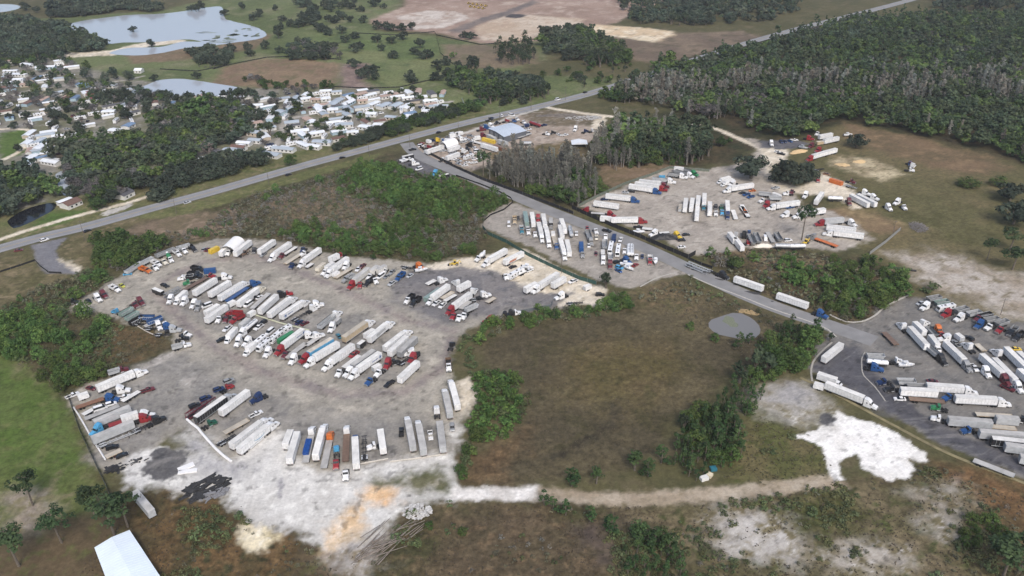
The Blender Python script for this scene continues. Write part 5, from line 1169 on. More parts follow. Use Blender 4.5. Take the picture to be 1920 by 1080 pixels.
for ox, oy, txt in HOMES:
    for it in txt.replace('\n', ';').split(';'):
        t = it.split()
        x0, y0, x1, y1 = [float(v) for v in t[:4]]
        A, B = at(ox + x0 / 6, oy + y0 / 6, 3), at(ox + x1 / 6, oy + y1 / 6, 3)
        rm, rn = _rc[t[4]]; wm, wn = _wc[t[5]]
        L = (Vector(A) - Vector(B)).length
        if L < 9: d = (Vector(B) - Vector(A)).normalized() * 9; B = Vector(A) + d
        where = 'in the mobile home rows' if ox >= 600 else ('among the park trees' if ox == 320 else ('by the far camper sites' if oy == 90 else 'by the canal'))
        gable_house('mobile_home', A, B, rnd.uniform(5, 7.5), 2.6, rnd.uniform(.5, .9), rm, wm, f'{rn} mobile home with {wn}', where, porch=rnd.random() < .35)
# more homes, campers and cars packed between the named rows; nothing in the photograph tells these apart
def inside(poly, x, y): return float(sdist(np.array([x]), np.array([y]), np.array(poly, float))[0]) > 0
taken = [tuple(at(0, 0)[:2])]
for e, st, pl in ALL:
    if e.name.startswith('mobile_home'): taken.append((e.location.x, e.location.y))
def fillers(poly, n, gap, seed):
    r = random.Random(seed); W = [at(x, y)[:2] for x, y in poly]; X = [w[0] for w in W]; Y = [w[1] for w in W]; k = 0
    base = R(28)
    for _ in range(n * 30):
        if k >= n: break
        x, y = r.uniform(min(X), max(X)), r.uniform(min(Y), max(Y))
        if not inside(W, x, y) or any((x - a) ** 2 + (y - b) ** 2 < gap * gap for a, b in taken): continue
        taken.append((x, y)); k += 1; q = r.random(); a = base + r.choice([0, 0, R(90), R(60)]) + r.uniform(-.15, .15); d = Vector((math.cos(a), math.sin(a)))
        p = Vector((x, y))
        if q < .50:
            L = r.uniform(9, 15); rm = r.choice([WHITEROOF, WHITEROOF, GREYROOF, GREYROOF, DARKROOF, TANROOF, BROWNROOF, BLUEROOF]); e = gable_house('mobile_home', p - d * L / 2, p + d * L / 2, r.uniform(4, 6.5), 2.5, r.uniform(.4, .8), rm, r.choice([SIDING, SIDING, SIDINGB, SIDINGT]), '', '', windows=False)
            e["label"] = 'mobile home packed among others in the trailer park'; ALL.pop()
        elif q < .74:
            e, *_x = place_thing('rv', 'white', r.choice(['grey', 'tan', 'white']), p - d * 4.5, p + d * 4.5, ''); ALL.pop(); e["label"] = 'white camper parked on a site of the trailer park'
        else:
            e, *_x = place_thing(r.choice(['ca', 'su', 'pu']), r.choice(['white', 'silver', 'grey', 'black', 'maroon', 'navy', 'white']), None, p - d * 2, p + d * 2, ''); ALL.pop(); e["label"] = 'small car parked between the homes of the trailer park'
        e["group"] = 'packed homes, campers and cars of the trailer park'
fillers([(-30, 112), (60, 105), (135, 118), (140, 150), (90, 175), (-30, 170)], 34, 8, 1)
fillers([(-30, 180), (80, 180), (270, 195), (285, 225), (140, 250), (60, 235), (-30, 235)], 52, 9, 2)
fillers([(55, 250), (140, 250), (135, 285), (110, 300), (40, 300)], 22, 7, 3)
fillers([(150, 165), (440, 185), (560, 175), (560, 285), (480, 295), (490, 225), (300, 205), (160, 200)], 60, 10, 4)
fillers([(560, 172), (850, 172), (800, 215), (640, 270), (560, 290)], 60, 9, 5)
def lot_fillers(poly, n, gap, seed, where):
    r = random.Random(seed); W = [at(x, y)[:2] for x, y in poly]; X = [w[0] for w in W]; Y = [w[1] for w in W]; k = 0
    near = [(e.location.x, e.location.y) for e, *_ in ALL]
    for _ in range(n * 40):
        if k >= n: break
        x, y = r.uniform(min(X), max(X)), r.uniform(min(Y), max(Y))
        if not inside(W, x, y) or any((x - a) ** 2 + (y - b) ** 2 < gap * gap for a, b in near): continue
        near.append((x, y)); k += 1; a = r.choice([R(25), R(115), R(-40)]) + r.uniform(-.2, .2); d = Vector((math.cos(a), math.sin(a))) * 2; p = Vector((x, y))
        e, *_x = place_thing(r.choice(['ca', 'su', 'pu', 'pu', 'va', 'dc', 'ts']), r.choice(['white', 'white', 'white', 'silver', 'grey', 'black', 'navy']), None, p - d, p + d, ''); ALL.pop()
        e["label"] = where; e["group"] = 'small vehicles crowded ' + where.split('crowded ')[-1]
lot_fillers([(785, 270), (860, 250), (905, 262), (900, 300), (840, 312), (800, 292)], 34, 4.2, 21, 'small vehicle among those crowded into the highway corner yard')
lot_fillers([(905, 222), (960, 212), (1000, 225), (1040, 240), (1000, 262), (960, 262), (900, 245)], 14, 5, 22, 'small vehicle among those crowded round the grey-roofed building')
# named houses and sheds
gable_house('house', at(121, 392), at(147, 381), 9, 2.9, 1.6, BROWNROOF, SIDING, 'white house with a rusty brown roof beside the dark ditch', '')
gable_house('house', at(110, 386), at(134, 377), 4, 2.5, .3, WHITEROOF, SIDING, 'long white lean-to behind the rusty-roofed house', '', windows=False)
gable_house('house', at(222, 374), at(242, 364), 11, 3.0, 1.8, DARKROOF, SIDING, 'white house with a dark gable roof behind the highway oaks', '', porch=True)
gable_house('shed', at(262, 349), at(274, 345), 6, 2.6, 1.2, WHITEROOF, SIDING, 'small white shed among the trees above the highway', '')
gable_house('shed', at(255, 136), at(268, 136), 7, 3, 1.5, WHITEROOF, SIDING, 'small white pavilion near the park pond', '')
# the big metal building, laid out from its roof corners
def metal_building(name, P, ze, zr, roofm, wallm, stem, ridge_axis=0, doors=0):
    """P: four eave corners (pixels at height ze) in order round the roof"""
    W = [Vector(at(x, y, ze)[:2]) for x, y in P]; c = sum(W, Vector((0, 0))) / 4
    e = empty(name, (c.x, c.y, 0)); Q = [w - c for w in W]
    if ridge_axis: Q = Q[1:] + Q[:1]
    m0, m1 = (Q[0] + Q[3]) / 2, (Q[1] + Q[2]) / 2
    wl = MB(); s = .96
    lo = [(q.x * s, q.y * s, 0) for q in Q]; hi = [(q.x * s, q.y * s, ze - .05) for q in Q]; r0, r1 = (m0.x * s, m0.y * s, zr - .05), (m1.x * s, m1.y * s, zr - .05)
    wl.add(lo + hi + [r0, r1], [(0, 1, 5, 4), (2, 3, 7, 6), (1, 2, 6, 9, 5), (3, 0, 4, 8, 7), (4, 5, 9, 8), (6, 7, 8, 9)])
    wl.build('wall', wallm, e)
    r = MB()
    for a, b in ((0, 1), (3, 2)):
        vs = [(Q[a].x, Q[a].y, ze), (Q[b].x, Q[b].y, ze), (m1.x, m1.y, zr), (m0.x, m0.y, zr)]; vs += [(x, y, z + .12) for x, y, z in vs]
        f = [(3, 2, 1, 0), (4, 5, 6, 7), (0, 1, 5, 4), (1, 2, 6, 5), (2, 3, 7, 6), (3, 0, 4, 7)]
        r.add(vs, f if a == 0 else [tuple(reversed(q)) for q in f])
    r.build('roof', roofm, e)
    rs = MB()                                # standing seams
    for a, b in ((0, 1), (3, 2)):
        L = (Q[b] - Q[a]).length
        for k in range(1, int(L / 1.2)):
            t = k * 1.2 / L; p = Q[a].lerp(Q[b], t); q = m0.lerp(m1, t)
            d = (Q[b] - Q[a]).normalized() * .04
            rs.add([(p.x - d.x, p.y - d.y, ze + .125), (p.x + d.x, p.y + d.y, ze + .125), (q.x + d.x, q.y + d.y, zr + .125), (q.x - d.x, q.y - d.y, zr + .125),
                    (p.x - d.x, p.y - d.y, ze + .18), (p.x + d.x, p.y + d.y, ze + .18), (q.x + d.x, q.y + d.y, zr + .18), (q.x - d.x, q.y - d.y, zr + .18)], [(4, 5, 6, 7), (0, 3, 7, 4), (1, 5, 6, 2), (0, 4, 5, 1)])
    rs.build('roof_seams', roofm, e)
    if doors:
        a, b = Q[doors - 1] * s, Q[doors % 4] * s; n = Vector(((b - a).y, -(b - a).x)).normalized()
        if n.dot((a + b) / 2) < 0: n = -n
        for k in range(3):
            p, q = a.lerp(b, .12 + .3 * k), a.lerp(b, .30 + .3 * k)
            MB().add([(p.x + n.x * .06, p.y + n.y * .06, .05), (q.x + n.x * .06, q.y + n.y * .06, .05), (q.x + n.x * .06, q.y + n.y * .06, 4.2), (p.x + n.x * .06, p.y + n.y * .06, 4.2)], [(0, 1, 2, 3)]).build('roller_door', MATS['paint grey'], e)
    e["category"] = 'building'; ALL.append([e, stem, '']); return e
metal_building('warehouse', [(915, 241), (958, 230), (988, 245), (945, 257)], 5.0, 5.9, mat('sheet roof pale blue', (.52, .58, .66), rough=.45, noise=.08, nscale=.15), mat('wall dark steel', (.10, .11, .13), rough=.7), 'large grey metal building with a low gable roof beside the highway', 0, 4)
metal_building('shed', [(177, 1027), (243, 994), (305, 1088), (212, 1120)], 4.0, 4.7, mat('sheet roof blue white', (.66, .74, .82), rough=.4, noise=.06, nscale=.15), SIDINGT, 'shed with a broad pale blue-white roof below the pines', 1)
# arched canvas shelters on the yard
def arch_shelter(A, B, w, z0, rise, stem):
    a, b = Vector(A[:2]), Vector(B[:2]); L = (b - a).length; d = (b - a).normalized(); mid = (a + b) / 2
    e = empty('canvas_shelter', (mid.x, mid.y, 0), math.atan2(d.y, d.x)); h = L / 2; n = 14; b_ = MB(); vs = []; fs = []
    for x in (-h, h):
        for i in range(n + 1):
            t = math.pi * i / n; vs.append((x, -w / 2 * math.cos(t), z0 + rise * math.sin(t)))
    for i in range(n + 1, 0, -1): pass
    m_ = n + 1
    for x in (-h, h):
        for i in range(m_):
            t = math.pi * i / n; vs.append((x, -(w / 2 - .06) * math.cos(t), z0 + (rise - .06) * math.sin(t)))
    for i in range(n):
        fs += [(i, i + 1, m_ + i + 1, m_ + i), (2 * m_ + i + 1, 2 * m_ + i, 3 * m_ + i, 3 * m_ + i + 1), (i, 2 * m_ + i, 2 * m_ + i + 1, i + 1), (m_ + i + 1, 3 * m_ + i + 1, 3 * m_ + i, m_ + i)]
    b_.add(vs, fs).build('canvas', CANVAS, e)
    for x in np.linspace(-h + .1, h - .1, 5):
        r = MB()
        for i in range(n):
            t0, t1 = math.pi * i / n, math.pi * (i + 1) / n; q = w / 2 - .12; rr = rise - .12
            r.cyl((x, -q * math.cos(t0), z0 + rr * math.sin(t0)), (x, -q * math.cos(t1), z0 + rr * math.sin(t1)), .05, 5)
        r.build('hoop', MATS['steel'], e)
    e["category"] = 'shelter'; ALL.append([e, stem, ''])
arch_shelter(at(426, 471, 3), at(446, 452, 3), 8.6, 2.6, 3.6, 'white arched canvas shelter between trailers in the back row')
place_thing('tr', 'white', None, at(413, 472, 4.1), at(438, 450, 4.1), '', 'white box trailer on the left of the arched shelter')
place_thing('tr', 'white', None, at(468, 450, 4.1), at(440, 472, 4.1), '', 'white box trailer on the right of the arched shelter')
place_thing('dc', 'white', None, at(432, 470, 1), at(426, 478, 1), '', 'white truck nose under the arched shelter')
arch_shelter(at(830, 276, 3), at(852, 268, 3), 9, 3.0, 4.0, 'white arched shelter in the highway corner yard')
# the open shelter roof at the woods
sh = empty('shelter', at(1086, 274)); 
MB().prism([(-6, 3), (6, 3), (0, 4.2)], -5, 5).build('roof', WHITEROOF, sh)
for x in (-5, 5):
    for y in (-4, 4): MB().box(x - .1, x + .1, y - .1, y + .1, 0, 3).build('post', MATS['steel'], sh)
sh["category"] = 'shelter'; ALL.append([sh, 'white gabled shelter on posts in front of the cypress woods', ''])

# fences: cloth screens on posts
def fence(pts, h, material, stem, cat='fence', post=4.0, thick=.06, name='screen_fence', world_pts=None):
    P = [Vector(p[:2]) for p in (world_pts or ats(pts))]; e = empty(name, (P[0].x, P[0].y, 0)); b = MB(); o = P[0]
    rnd = random.Random(len(pts) * 7); Q = [P[0]]
    for p, q in zip(P, P[1:]):
        n = max(1, int((q - p).length / post))
        for k in range(n): Q.append(p.lerp(q, (k + 1) / n))
    vs = []; fs = []
    for i, p in enumerate(Q):
        d = (Q[min(i + 1, len(Q) - 1)] - Q[max(i - 1, 0)]).normalized(); n = Vector((-d.y, d.x)) * thick / 2
        hh = h * rnd.uniform(.94, 1.03); l = rnd.uniform(-.06, .06)
        for s in (-1, 1): vs += [(p.x - o.x + s * n.x, p.y - o.y + s * n.y, 0), (p.x - o.x + s * n.x + l, p.y - o.y + s * n.y + l, hh)]
    for i in range(len(Q) - 1):
        a, c = 4 * i, 4 * i + 4
        fs += [(a, a + 1, c + 1, c), (a + 2, c + 2, c + 3, a + 3), (a + 1, a + 3, c + 3, c + 1)]
    b.add(vs, fs).build('screen', material, e)
    for i, p in list(enumerate(Q))[::max(1, len(Q) // 90 + 1)]:
        MB().cyl((p.x - o.x, p.y - o.y, 0), (p.x - o.x, p.y - o.y, h + .12), .05, 6).build('post', MATS['steel'], e)
    e["category"] = cat; ALL.append([e, stem, '']); return e
BLK = mat('black screen cloth', (.012, .012, .014), rough=.8, noise=.3); GRN = mat('green screen cloth', (.035, .09, .075), rough=.8, noise=.25)
MESHM = mat('grey chain link', (.24, .25, .25), rough=.6, noise=.2)
fence([(782, 273), (808, 291), (850, 313), (905, 338), (960, 358), (1000, 373), (1040, 388), (1075, 402)], 2.2, BLK, 'black screen fence along the access road below the corner yard')
fence([(1072, 391), (1100, 404), (1150, 426), (1200, 446), (1250, 468), (1290, 485), (1304, 477)], 2.6, BLK, 'tall black screen fence between access road and far gravel lot')
fence([(1290, 486), (1315, 497), (1336, 504)], 1.6, BLK, 'short black screen fence beside the silver car transporter')
fence([(742, 308), (765, 318), (790, 330), (812, 336)], 1.0, BLK, 'low black silt fence in front of the corner lot')
fence([(855, 330), (900, 346), (935, 360), (958, 372), (962, 380), (945, 394), (920, 404), (906, 416), (905, 428)], 1.1, BLK, 'curved black silt fence round the end of the thicket')
fence([(905, 428), (915, 440), (950, 456), (990, 480), (1040, 504), (1085, 524), (1118, 534)], 2.2, GRN, 'green screen fence between big yard and middle lot')
fence([(-60, 535), (0, 511), (40, 498), (66, 489), (76, 500), (92, 512), (116, 513)], 1.1, BLK, 'black silt fence round the side street end')
fence([(128, 745), (150, 810), (175, 862), (200, 915), (206, 930)], 2.0, mat('dark mesh', (.05, .06, .05), rough=.8, noise=.3), 'dark mesh fence between green field and gravel yard')
fence([(960, 590), (990, 585), (1033, 576), (1036, 568)], 2.0, mat('blue grey cloth', (.14, .16, .18), rough=.8, noise=.2), 'grey screen fence behind the red truck at the marsh')
fence([(1630, 478), (1660, 456), (1688, 432)], 2.2, MESHM, 'grey chain link fence at the corner of the grass field')
fence([(1085, 388), (1120, 370), (1170, 347), (1220, 330), (1255, 316), (1330, 322)], 2.0, mat('grey green mesh', (.13, .15, .12), rough=.8, noise=.3), 'grey mesh fence along the far lot by the woods')
fence([(660, 62), (740, 66), (815, 60), (818, 66), (900, 84), (960, 80), (1000, 74), (1040, 78)], 1.0, BLK, 'black silt fence along the construction site')
fence([(818, 66), (826, 100), (845, 118), (878, 128), (860, 138), (800, 152), (750, 164), (690, 166), (600, 162)], 1.0, BLK, 'black silt fence across the pasture')
fence([(430, 122), (500, 108), (560, 106), (640, 112)], 1.0, BLK, 'black silt fence beyond the pond')
fence([(300, 130), (370, 134), (430, 122), (400, 130)], 1.0, BLK, 'black silt fence behind the park pond')
fence([(866, 186), (872, 201)], 1.8, SIDING, 'short white wall by the highway hedge')
# white pipe-like barrier and the pale timber edgings of the yard
def barrier(pts, r, material, stem, name='barrier'):
    P = [Vector(at(x, y)) for x, y in pts]; e = empty(name, P[0]); o = P[0]
    for i, (p, q) in enumerate(zip(P, P[1:])):
        MB().cyl(p - o + Vector((0, 0, r)), q - o + Vector((0, 0, r)), r, 8).build('barrier_length', material, e)
    e["category"] = 'barrier'; ALL.append([e, stem, ''])
WHT = mat('white filter sock', (.72, .72, .72), rough=.8, noise=.08)
barrier([(351, 788), (360, 796), (372, 805), (378, 813), (392, 829), (404, 842), (418, 855), (434, 867)], .55, WHT, 'long white barrier lying across the gravel beside the sand')
barrier([(138, 765), (147, 778), (160, 800), (170, 818)], .35, WHT, 'white edging behind the trailers in the fenced corner')
barrier([(181, 836), (190, 850), (198, 863)], .35, WHT, 'white edging at the lower end of the fenced corner')
barrier([(674, 871), (700, 866), (728, 861)], .3, mat('pale timber', (.5, .47, .42), rough=.9, noise=.2), 'pale timber edging behind the container chassis')
barrier([(732, 866), (790, 859), (838, 851)], .3, MATS['pale timber'], 'pale timber edging behind the silver trailers')
barrier([(258, 612), (275, 622), (292, 630)], .25, MATS['pale timber'], 'timber edging behind the island row')
barrier([(478, 591), (525, 606), (560, 615), (580, 620)], .3, mat('pale hose', (.48, .50, .36), rough=.8), 'pale hose between the two middle rows')
# poles
POLE = mat('weathered pole', (.14, .12, .10), rough=.9, noise=.3)
def pole(px, py, h, stem):
    e = empty('utility_pole', at(px, py))
    MB().cyl((0, 0, 0), (0, 0, h), .17, 8, .11).build('shaft', POLE, e)
    MB().box(-1.3, 1.3, -.06, .06, h - .9, h - .75).build('crossarm', POLE, e)
    for x in (-1.15, -.4, .4, 1.15): MB().cyl((x, 0, h - .748), (x, 0, h - .55), .05, 6).build('insulator', MATS['paint grey'], e)
    e["category"] = 'pole'; ALL.append([e, stem, ''])
for k, (px, py, h) in enumerate([(160, 451, 13), (331, 401, 12), (505, 348, 12), (693, 294, 11), (769, 277, 14), (860, 247, 13), (937, 227, 13), (996, 206, 12), (1060, 188, 12), (1007, 248, 9), (1053, 512, 12), (1674, 440, 9), (1876, 590, 9)]):
    st = ['utility pole beside the highway above the side street', 'utility pole in the scrub by the silver car', 'utility pole opposite the highway oaks', 'utility pole in the verge above the thicket', 'tall utility pole at the access road junction', 'utility pole at the corner yard entrance', 'utility pole behind the maroon trucks', 'utility pole at the pale lane mouth', 'utility pole across the highway from the lane', 'lamp post beside the red tank', 'pole at the green fence of the middle lot', 'pole at the grass field fence', 'pole behind the paved lot back row'][k]
    pole(px, py, h, st)
# the crate of planks, heaps, tarps
def heap(name, px, py, rx, ry, h, material, stem, cat, seed=0, rot=0.0, n=9, rocky=False):
    rr = random.Random(seed); b = MB(); m_ = 20; vs = [(0, 0, h)]; fs = []
    rings = [.3, .6, .85, 1.0]
    for k, q in enumerate(rings):
        for i in range(m_):
            t = 6.2832 * i / m_; w = 1 + .16 * math.sin(2 * t + seed) + .12 * math.sin(3 * t + 2 * seed) + rr.uniform(-.08, .08) * (2 if rocky else 1)
            z = h * (1 - q * q) * (1 + rr.uniform(-.2, .2)) if q < 1 else -.02
            vs.append((rx * q * w * math.cos(t), ry * q * w * math.sin(t), z))
    for i in range(m_): fs.append((0, 1 + i, 1 + (i + 1) % m_))
    for k in range(3):
        for i in range(m_): a, b2 = 1 + k * m_ + i, 1 + k * m_ + (i + 1) % m_; fs.append((a, a + m_, b2 + m_, b2))
    b.add(vs, fs); o = b.build(name, material); o.location = at(px, py); o.rotation_euler.z = rot
    tag(o, None, cat); ALL.append([o, stem, '']); return o
SANDH = mat('pale sand heap', (.70, .66, .58), rough=.95, noise=.1); ORS = mat('orange sand heap', (.55, .40, .22), rough=.95, noise=.15)
TARPB = mat('black tarp', (.02, .02, .022), rough=.55, noise=.4); RUB = mat('rubble grey', (.33, .32, .31), rough=.95, noise=.35); MUD = mat('dark spoil', (.10, .095, .09), rough=.95, noise=.4)
heap('tarp_covered_heap', 1248, 446, 9, 4, 2.6, TARPB, 'black tarp over a heap beside the yellow truck', 'heap', 1, R(-10))
def scrap(name, px, py, rx, ry, n, lmin, lmax, material, stem, cat, seed, rot=0.0, fan=.5, thick=.25, zmax=1.0):
    """a tangle of boards, sheets or branches in one heap"""
    rr = random.Random(seed); b = MB()
    for k in range(n):
        t, q = rr.uniform(0, 6.28), math.sqrt(rr.random()); x, y = rx * q * math.cos(t), ry * q * math.sin(t); L = rr.uniform(lmin, lmax) / 2; a = rr.gauss(0, fan); z = rr.uniform(.1, zmax) * (1.1 - q); w = rr.uniform(.4, 1.4) * thick; tl = rr.uniform(-.12, .12) * L
        u = Vector((math.cos(a), math.sin(a), 0)); v = Vector((-u.y, u.x, 0)); c = Vector((x, y, z + .1)); up = Vector((0, 0, thick * .35)); d = u * L + Vector((0, 0, tl))
        P = [c - d - v * w, c + d - v * w, c + d + v * w, c - d + v * w]; P += [p + up for p in P]
        b.add(P, [(0, 3, 2, 1), (4, 5, 6, 7), (0, 1, 5, 4), (1, 2, 6, 5), (2, 3, 7, 6), (3, 0, 4, 7)])
    o = b.build(name, material); o.location = at(px, py); o.rotation_euler.z = rot; tag(o, None, cat); ALL.append([o, stem, '']); return o
SCR = mat('charred scrap', (.045, .045, .047), rough=.85, noise=.7, nscale=.7)
scrap('scrap_heap', 385, 916, 8, 5.5, 90, 1.5, 6, SCR, 'dark scrap heap at the lower edge of the white sand', 'heap', 2, R(35), .35, .5)
scrap('scrap_heap', 398, 928, 5, 3, 40, 1, 4, mat('grey scrap', (.22, .22, .23), rough=.85, noise=.4), 'grey scrap strewn beside the dark scrap heap', 'heap', 22, R(20), .6, .4)
scrap('scrap_heap', 213, 880, 4, 2, 36, .8, 3, SCR, 'small dark scrap heap by the fence corner', 'heap', 3, 0, .9, .35)
scrap('scrap_heap', 245, 868, 6, 1.6, 30, .6, 2, SCR, 'dark scraps strewn along the sand below the cars', 'heap', 31, R(20), .9, .3, .5)
scrap('rubble_heap', 782, 960, 5, 3.5, 130, .5, 1.6, mat('white rubble', (.50, .49, .47), rough=.95, noise=.5), 'white rubble heap south of the sand', 'heap', 4, 0, 2, .5, 1.3)
scrap('brush_pile', 1722, 427, 4.5, 7, 160, 1.5, 5, mat('grey branches', (.20, .185, .175), rough=.95, noise=.35), 'grey brush pile on the grass field', 'heap', 5, 0, 1.6, .14, 2.4)
heap('sand_heap', 1500, 284, 6, 3, 1.4, ORS, 'orange sand heap at the far gravel corner', 'heap', 6)
heap('sand_heap', 1490, 287, 4, 2.4, 1.0, ORS, 'small orange sand heap beside the bigger one', 'heap', 7)
heap('sand_heap', 1432, 462, 5, 2.5, 1.6, SANDH, 'pale sand heap in the far lot front row', 'heap', 8)
heap('spoil_heap', 1048, 217, 15, 6, 1.2, mat('brown spoil', (.15, .13, .11), rough=.95, noise=.45, nscale=.5), 'dark spoil heap beside the pale lane', 'heap', 9, R(5), rocky=True)
heap('boulder_pile', 1580, 309, 5, 3, 1.0, ORS, 'row of orange boulders on the grass', 'heap', 10, rocky=True)
heap('boulder_pile', 1612, 303, 5, 3, 1.0, ORS, 'orange boulders near the round oak', 'heap', 12, rocky=True)
scrap('rubble_heap', 1095, 222, 16, 6, 120, .8, 2.4, MATS['white rubble'], 'pale rubble beside the lane fork', 'heap', 13, 0, 2, .7, .9)
heap('hay_heap', 1402, 585, 5, 2.6, 1.2, mat('dry reeds', (.34, .25, .13), rough=.95, noise=.35), 'dry reed heap above the pond', 'heap', 14, R(-30), rocky=True)
# logs dragged to the edge of the sand
BARK = mat('bleached logs', (.22, .19, .165), rough=.95, noise=.35, nscale=2)
lr = random.Random(5)
for k in range(34):
    px, py = (700 + lr.uniform(-14, 40), 1040 - lr.uniform(-4, 50)) if k < 24 else (lr.uniform(758, 784), lr.uniform(985, 1005))
    L = lr.uniform(7, 15) if k < 24 else lr.uniform(5, 8); a = R(40) + lr.uniform(-.35, .35); x, y, _ = at(px, py); zz = .3 + .25 * (k % 5)
    d = Vector((math.cos(a), math.sin(a), lr.uniform(-.03, .05))) * L / 2
    b = MB(); b.cyl(-d, d, lr.uniform(.13, .24), 7, lr.uniform(.07, .12))
    o = b.build('log', BARK); o.location = (x, y, zz + .1); tag(o, None, 'log')
    o["label"] = 'bleached log in the log pile below the white sand'; o["group"] = 'logs dragged to the sand edge'
# white boards lying on the sand and small things by the trees
def slab(px, py, L, w, h, rot, material, name, stem, cat):
    o = MB().box(-L / 2, L / 2, -w / 2, w / 2, 0, h).box(-L / 2 + .1, L / 2 - .1, -w / 2 + .1, w / 2 - .1, h + .001, h + .06).build(name, material); o.location = at(px, py); o.rotation_euler.z = rot; tag(o, None, cat); ALL.append([o, stem, ''])
slab(349, 876, 6, 2.6, .3, R(35), WHT, 'white_panel', 'white panel stack on the sand, upper one', 'panel')
slab(352, 884, 7, 2.2, .3, R(10), WHT, 'white_panel', 'white panel on the sand, lower one', 'panel')
slab(1320, 899, 3, 2, 1.3, R(20), SIDING, 'storage_box', 'white box under the dark pines by the dirt track', 'box')
slab(1330, 893, 2, 2, 1.2, R(50), mat('box cream', (.6, .55, .42)), 'storage_box', 'cream box under the dark pines by the dirt track', 'box')
slab(1337, 881, 2.4, 2, 1.2, R(10), MATS['paint teal'], 'storage_box', 'teal box under the dark pines by the dirt track', 'box')
for k, (dx, dy) in enumerate([(0, 0), (3, 1), (6, 2), (9, 2.5)]):
    x, y, _ = at(1688 + dx * 1.6, 505 + dy); b = MB().cyl((-4, 0, .5), (4, 0, .5), .5, 10); o = b.build('black_pipe', MATS['chassis black']); o.location = (x, y, 0); o.rotation_euler.z = R(-20); tag(o, None, 'pipe'); ALL.append([o, 'black drainpipe lying on the grass field', 'beside the brush clump'])
# barrels, blue load and grey reels riding on flatbeds
def load_box(px, py, qx, qy, w, z0, h, material, name, stem, cat='load'):
    a, b = Vector(at(px, py, z0)[:2]), Vector(at(qx, qy, z0)[:2]); L = (b - a).length; d = (b - a).normalized(); c = (a + b) / 2
    m_ = MB()
    n = max(2, int(L / 1.4))
    for k in range(n): x = -L / 2 + L * k / n; m_.box(x + .03, x + L / n - .03, -w / 2, w / 2, 0, h * (1 + .05 * math.sin(k * 2.3)))
    o = m_.build(name, material); o.location = (c.x, c.y, z0); o.rotation_euler.z = math.atan2(d.y, d.x); tag(o, None, cat); ALL.append([o, stem, ''])
load_box(560 + 80 / 6, 700 + 920 / 6, 560 + 120 / 6, 700 + 760 / 6, 2.3, 1.44, 1.3, MATS['tarp blue'], 'tarped_load', 'blue crated load on the flatbed at the white sand edge')
for k, (x0, y0) in enumerate([(640, 885), (705, 865)]):
    x, y, _ = at(840 + x0 / 6, 440 + y0 / 6, 2.4); o = MB().cyl((0, -.9, 1.1), (0, .9, 1.1), 1.1, 16).cyl((0, -1.0, 1.1), (0, 1.0, 1.1), .4, 10).build('cable_reel', MATS['chassis black']); o.location = (x, y, 1.26); tag(o, None, 'reel'); ALL.append([o, 'black reel on the flatbed truck', 'by the marsh hedge'])
# yellow earth movers far off on the construction site
for k in range(9):
    px, py = 878 + (k % 5) * 8 + (k // 5) * 3, 8 + (k // 5) * 6 + (k % 5) * 1.2
    place_thing('ld', 'yellow', None, at(px, py), at(px + 3, py - 1), '', 'yellow earth mover parked in line on the construction site')

# ---------------------------------------------------------------- emblems and lettering blocks on trailer sides
def trailer_near(px, py, z=2.6):
    p = Vector(at(px, py, z)[:2]); return min((e for e, s, q in ALL if e.name.split('.')[0] in ('box_trailer', 'refrigerated_trailer')), key=lambda e: (Vector(e.location[:2]) - p).length)
def decal(px, py, kind_, material):
    e = trailer_near(px, py); h = [c for c in e.children if c.name.startswith('body')][0].dimensions.x / 2
    rz = e.rotation_euler.z; to_cam = -Vector(e.location[:2]); s = 1 if (Vector((-math.sin(rz), math.cos(rz)))).dot(to_cam) > 0 else -1
    p = Vector(at(px, py, 2.6)[:2]) - Vector(e.location[:2]); x0 = max(-h + 1, min(h - 1, p.x * math.cos(rz) + p.y * math.sin(rz))); y = s * 1.335; b = MB()
    def poly(pts):
        n = len(pts); vs = [(x, y - s * .02, z) for x, z in pts] + [(x, y + s * .008, z) for x, z in pts]
        b.add(vs, [tuple(range(n)), tuple(range(2 * n - 1, n - 1, -1))] + [(i, (i + 1) % n, (i + 1) % n + n, i + n) for i in range(n)])
    if kind_ == 'star':
        for k in range(6):
            a = math.pi * k / 3; u, v = math.cos(a), math.sin(a); w = .17
            poly([(x0 - w * v, 2.6 + w * u), (x0 + w * v, 2.6 - w * u), (x0 + u + w * v * .6, 2.6 + v - w * u * .6), (x0 + u - w * v * .6, 2.6 + v + w * u * .6)])
        for k in range(7): poly([(x0 + 1.6 + k * .55, 2.35), (x0 + 2.0 + k * .55, 2.35), (x0 + 2.0 + k * .55, 2.75), (x0 + 1.6 + k * .55, 2.75)])
    elif kind_ == 'swoosh':
        n = 16
        for i in range(n):
            t0, t1 = -1 + 2 * i / n, -1 + 2 * (i + 1) / n; f = lambda t: (x0 + 3.0 * t, 1.9 + .9 * t * t); g = lambda t: .28 * (1 - t * t) + .05
            (xa, za), (xb, zb) = f(t0), f(t1); poly([(xa, za), (xb, zb), (xb, zb + g(t1)), (xa, za + g(t0))])
    elif kind_ == 'lettering':
        r = random.Random(4)
        for row, zc in ((0, 2.9), (1, 2.2)):
            for k in range(9):
                x = x0 - 3.6 + k * .82; poly([(x, zc), (x + .5, zc), (x + .5, zc + .45), (x, zc + .45)])
    elif kind_ == 'flame':
        for k in range(5): x = x0 - 2.5 + k * 1.1; poly([(x, 1.6), (x + 1.3, 1.6), (x + 2.2, 3.2), (x + .9, 2.5)])
    b.build('emblem', material, e)
DBL = MATS['decal blue']; DLB = mat('decal light blue', (.12, .32, .50)); DGR = mat('decal grey', (.10, .11, .13)); DRS = mat('decal rust', (.35, .13, .07))
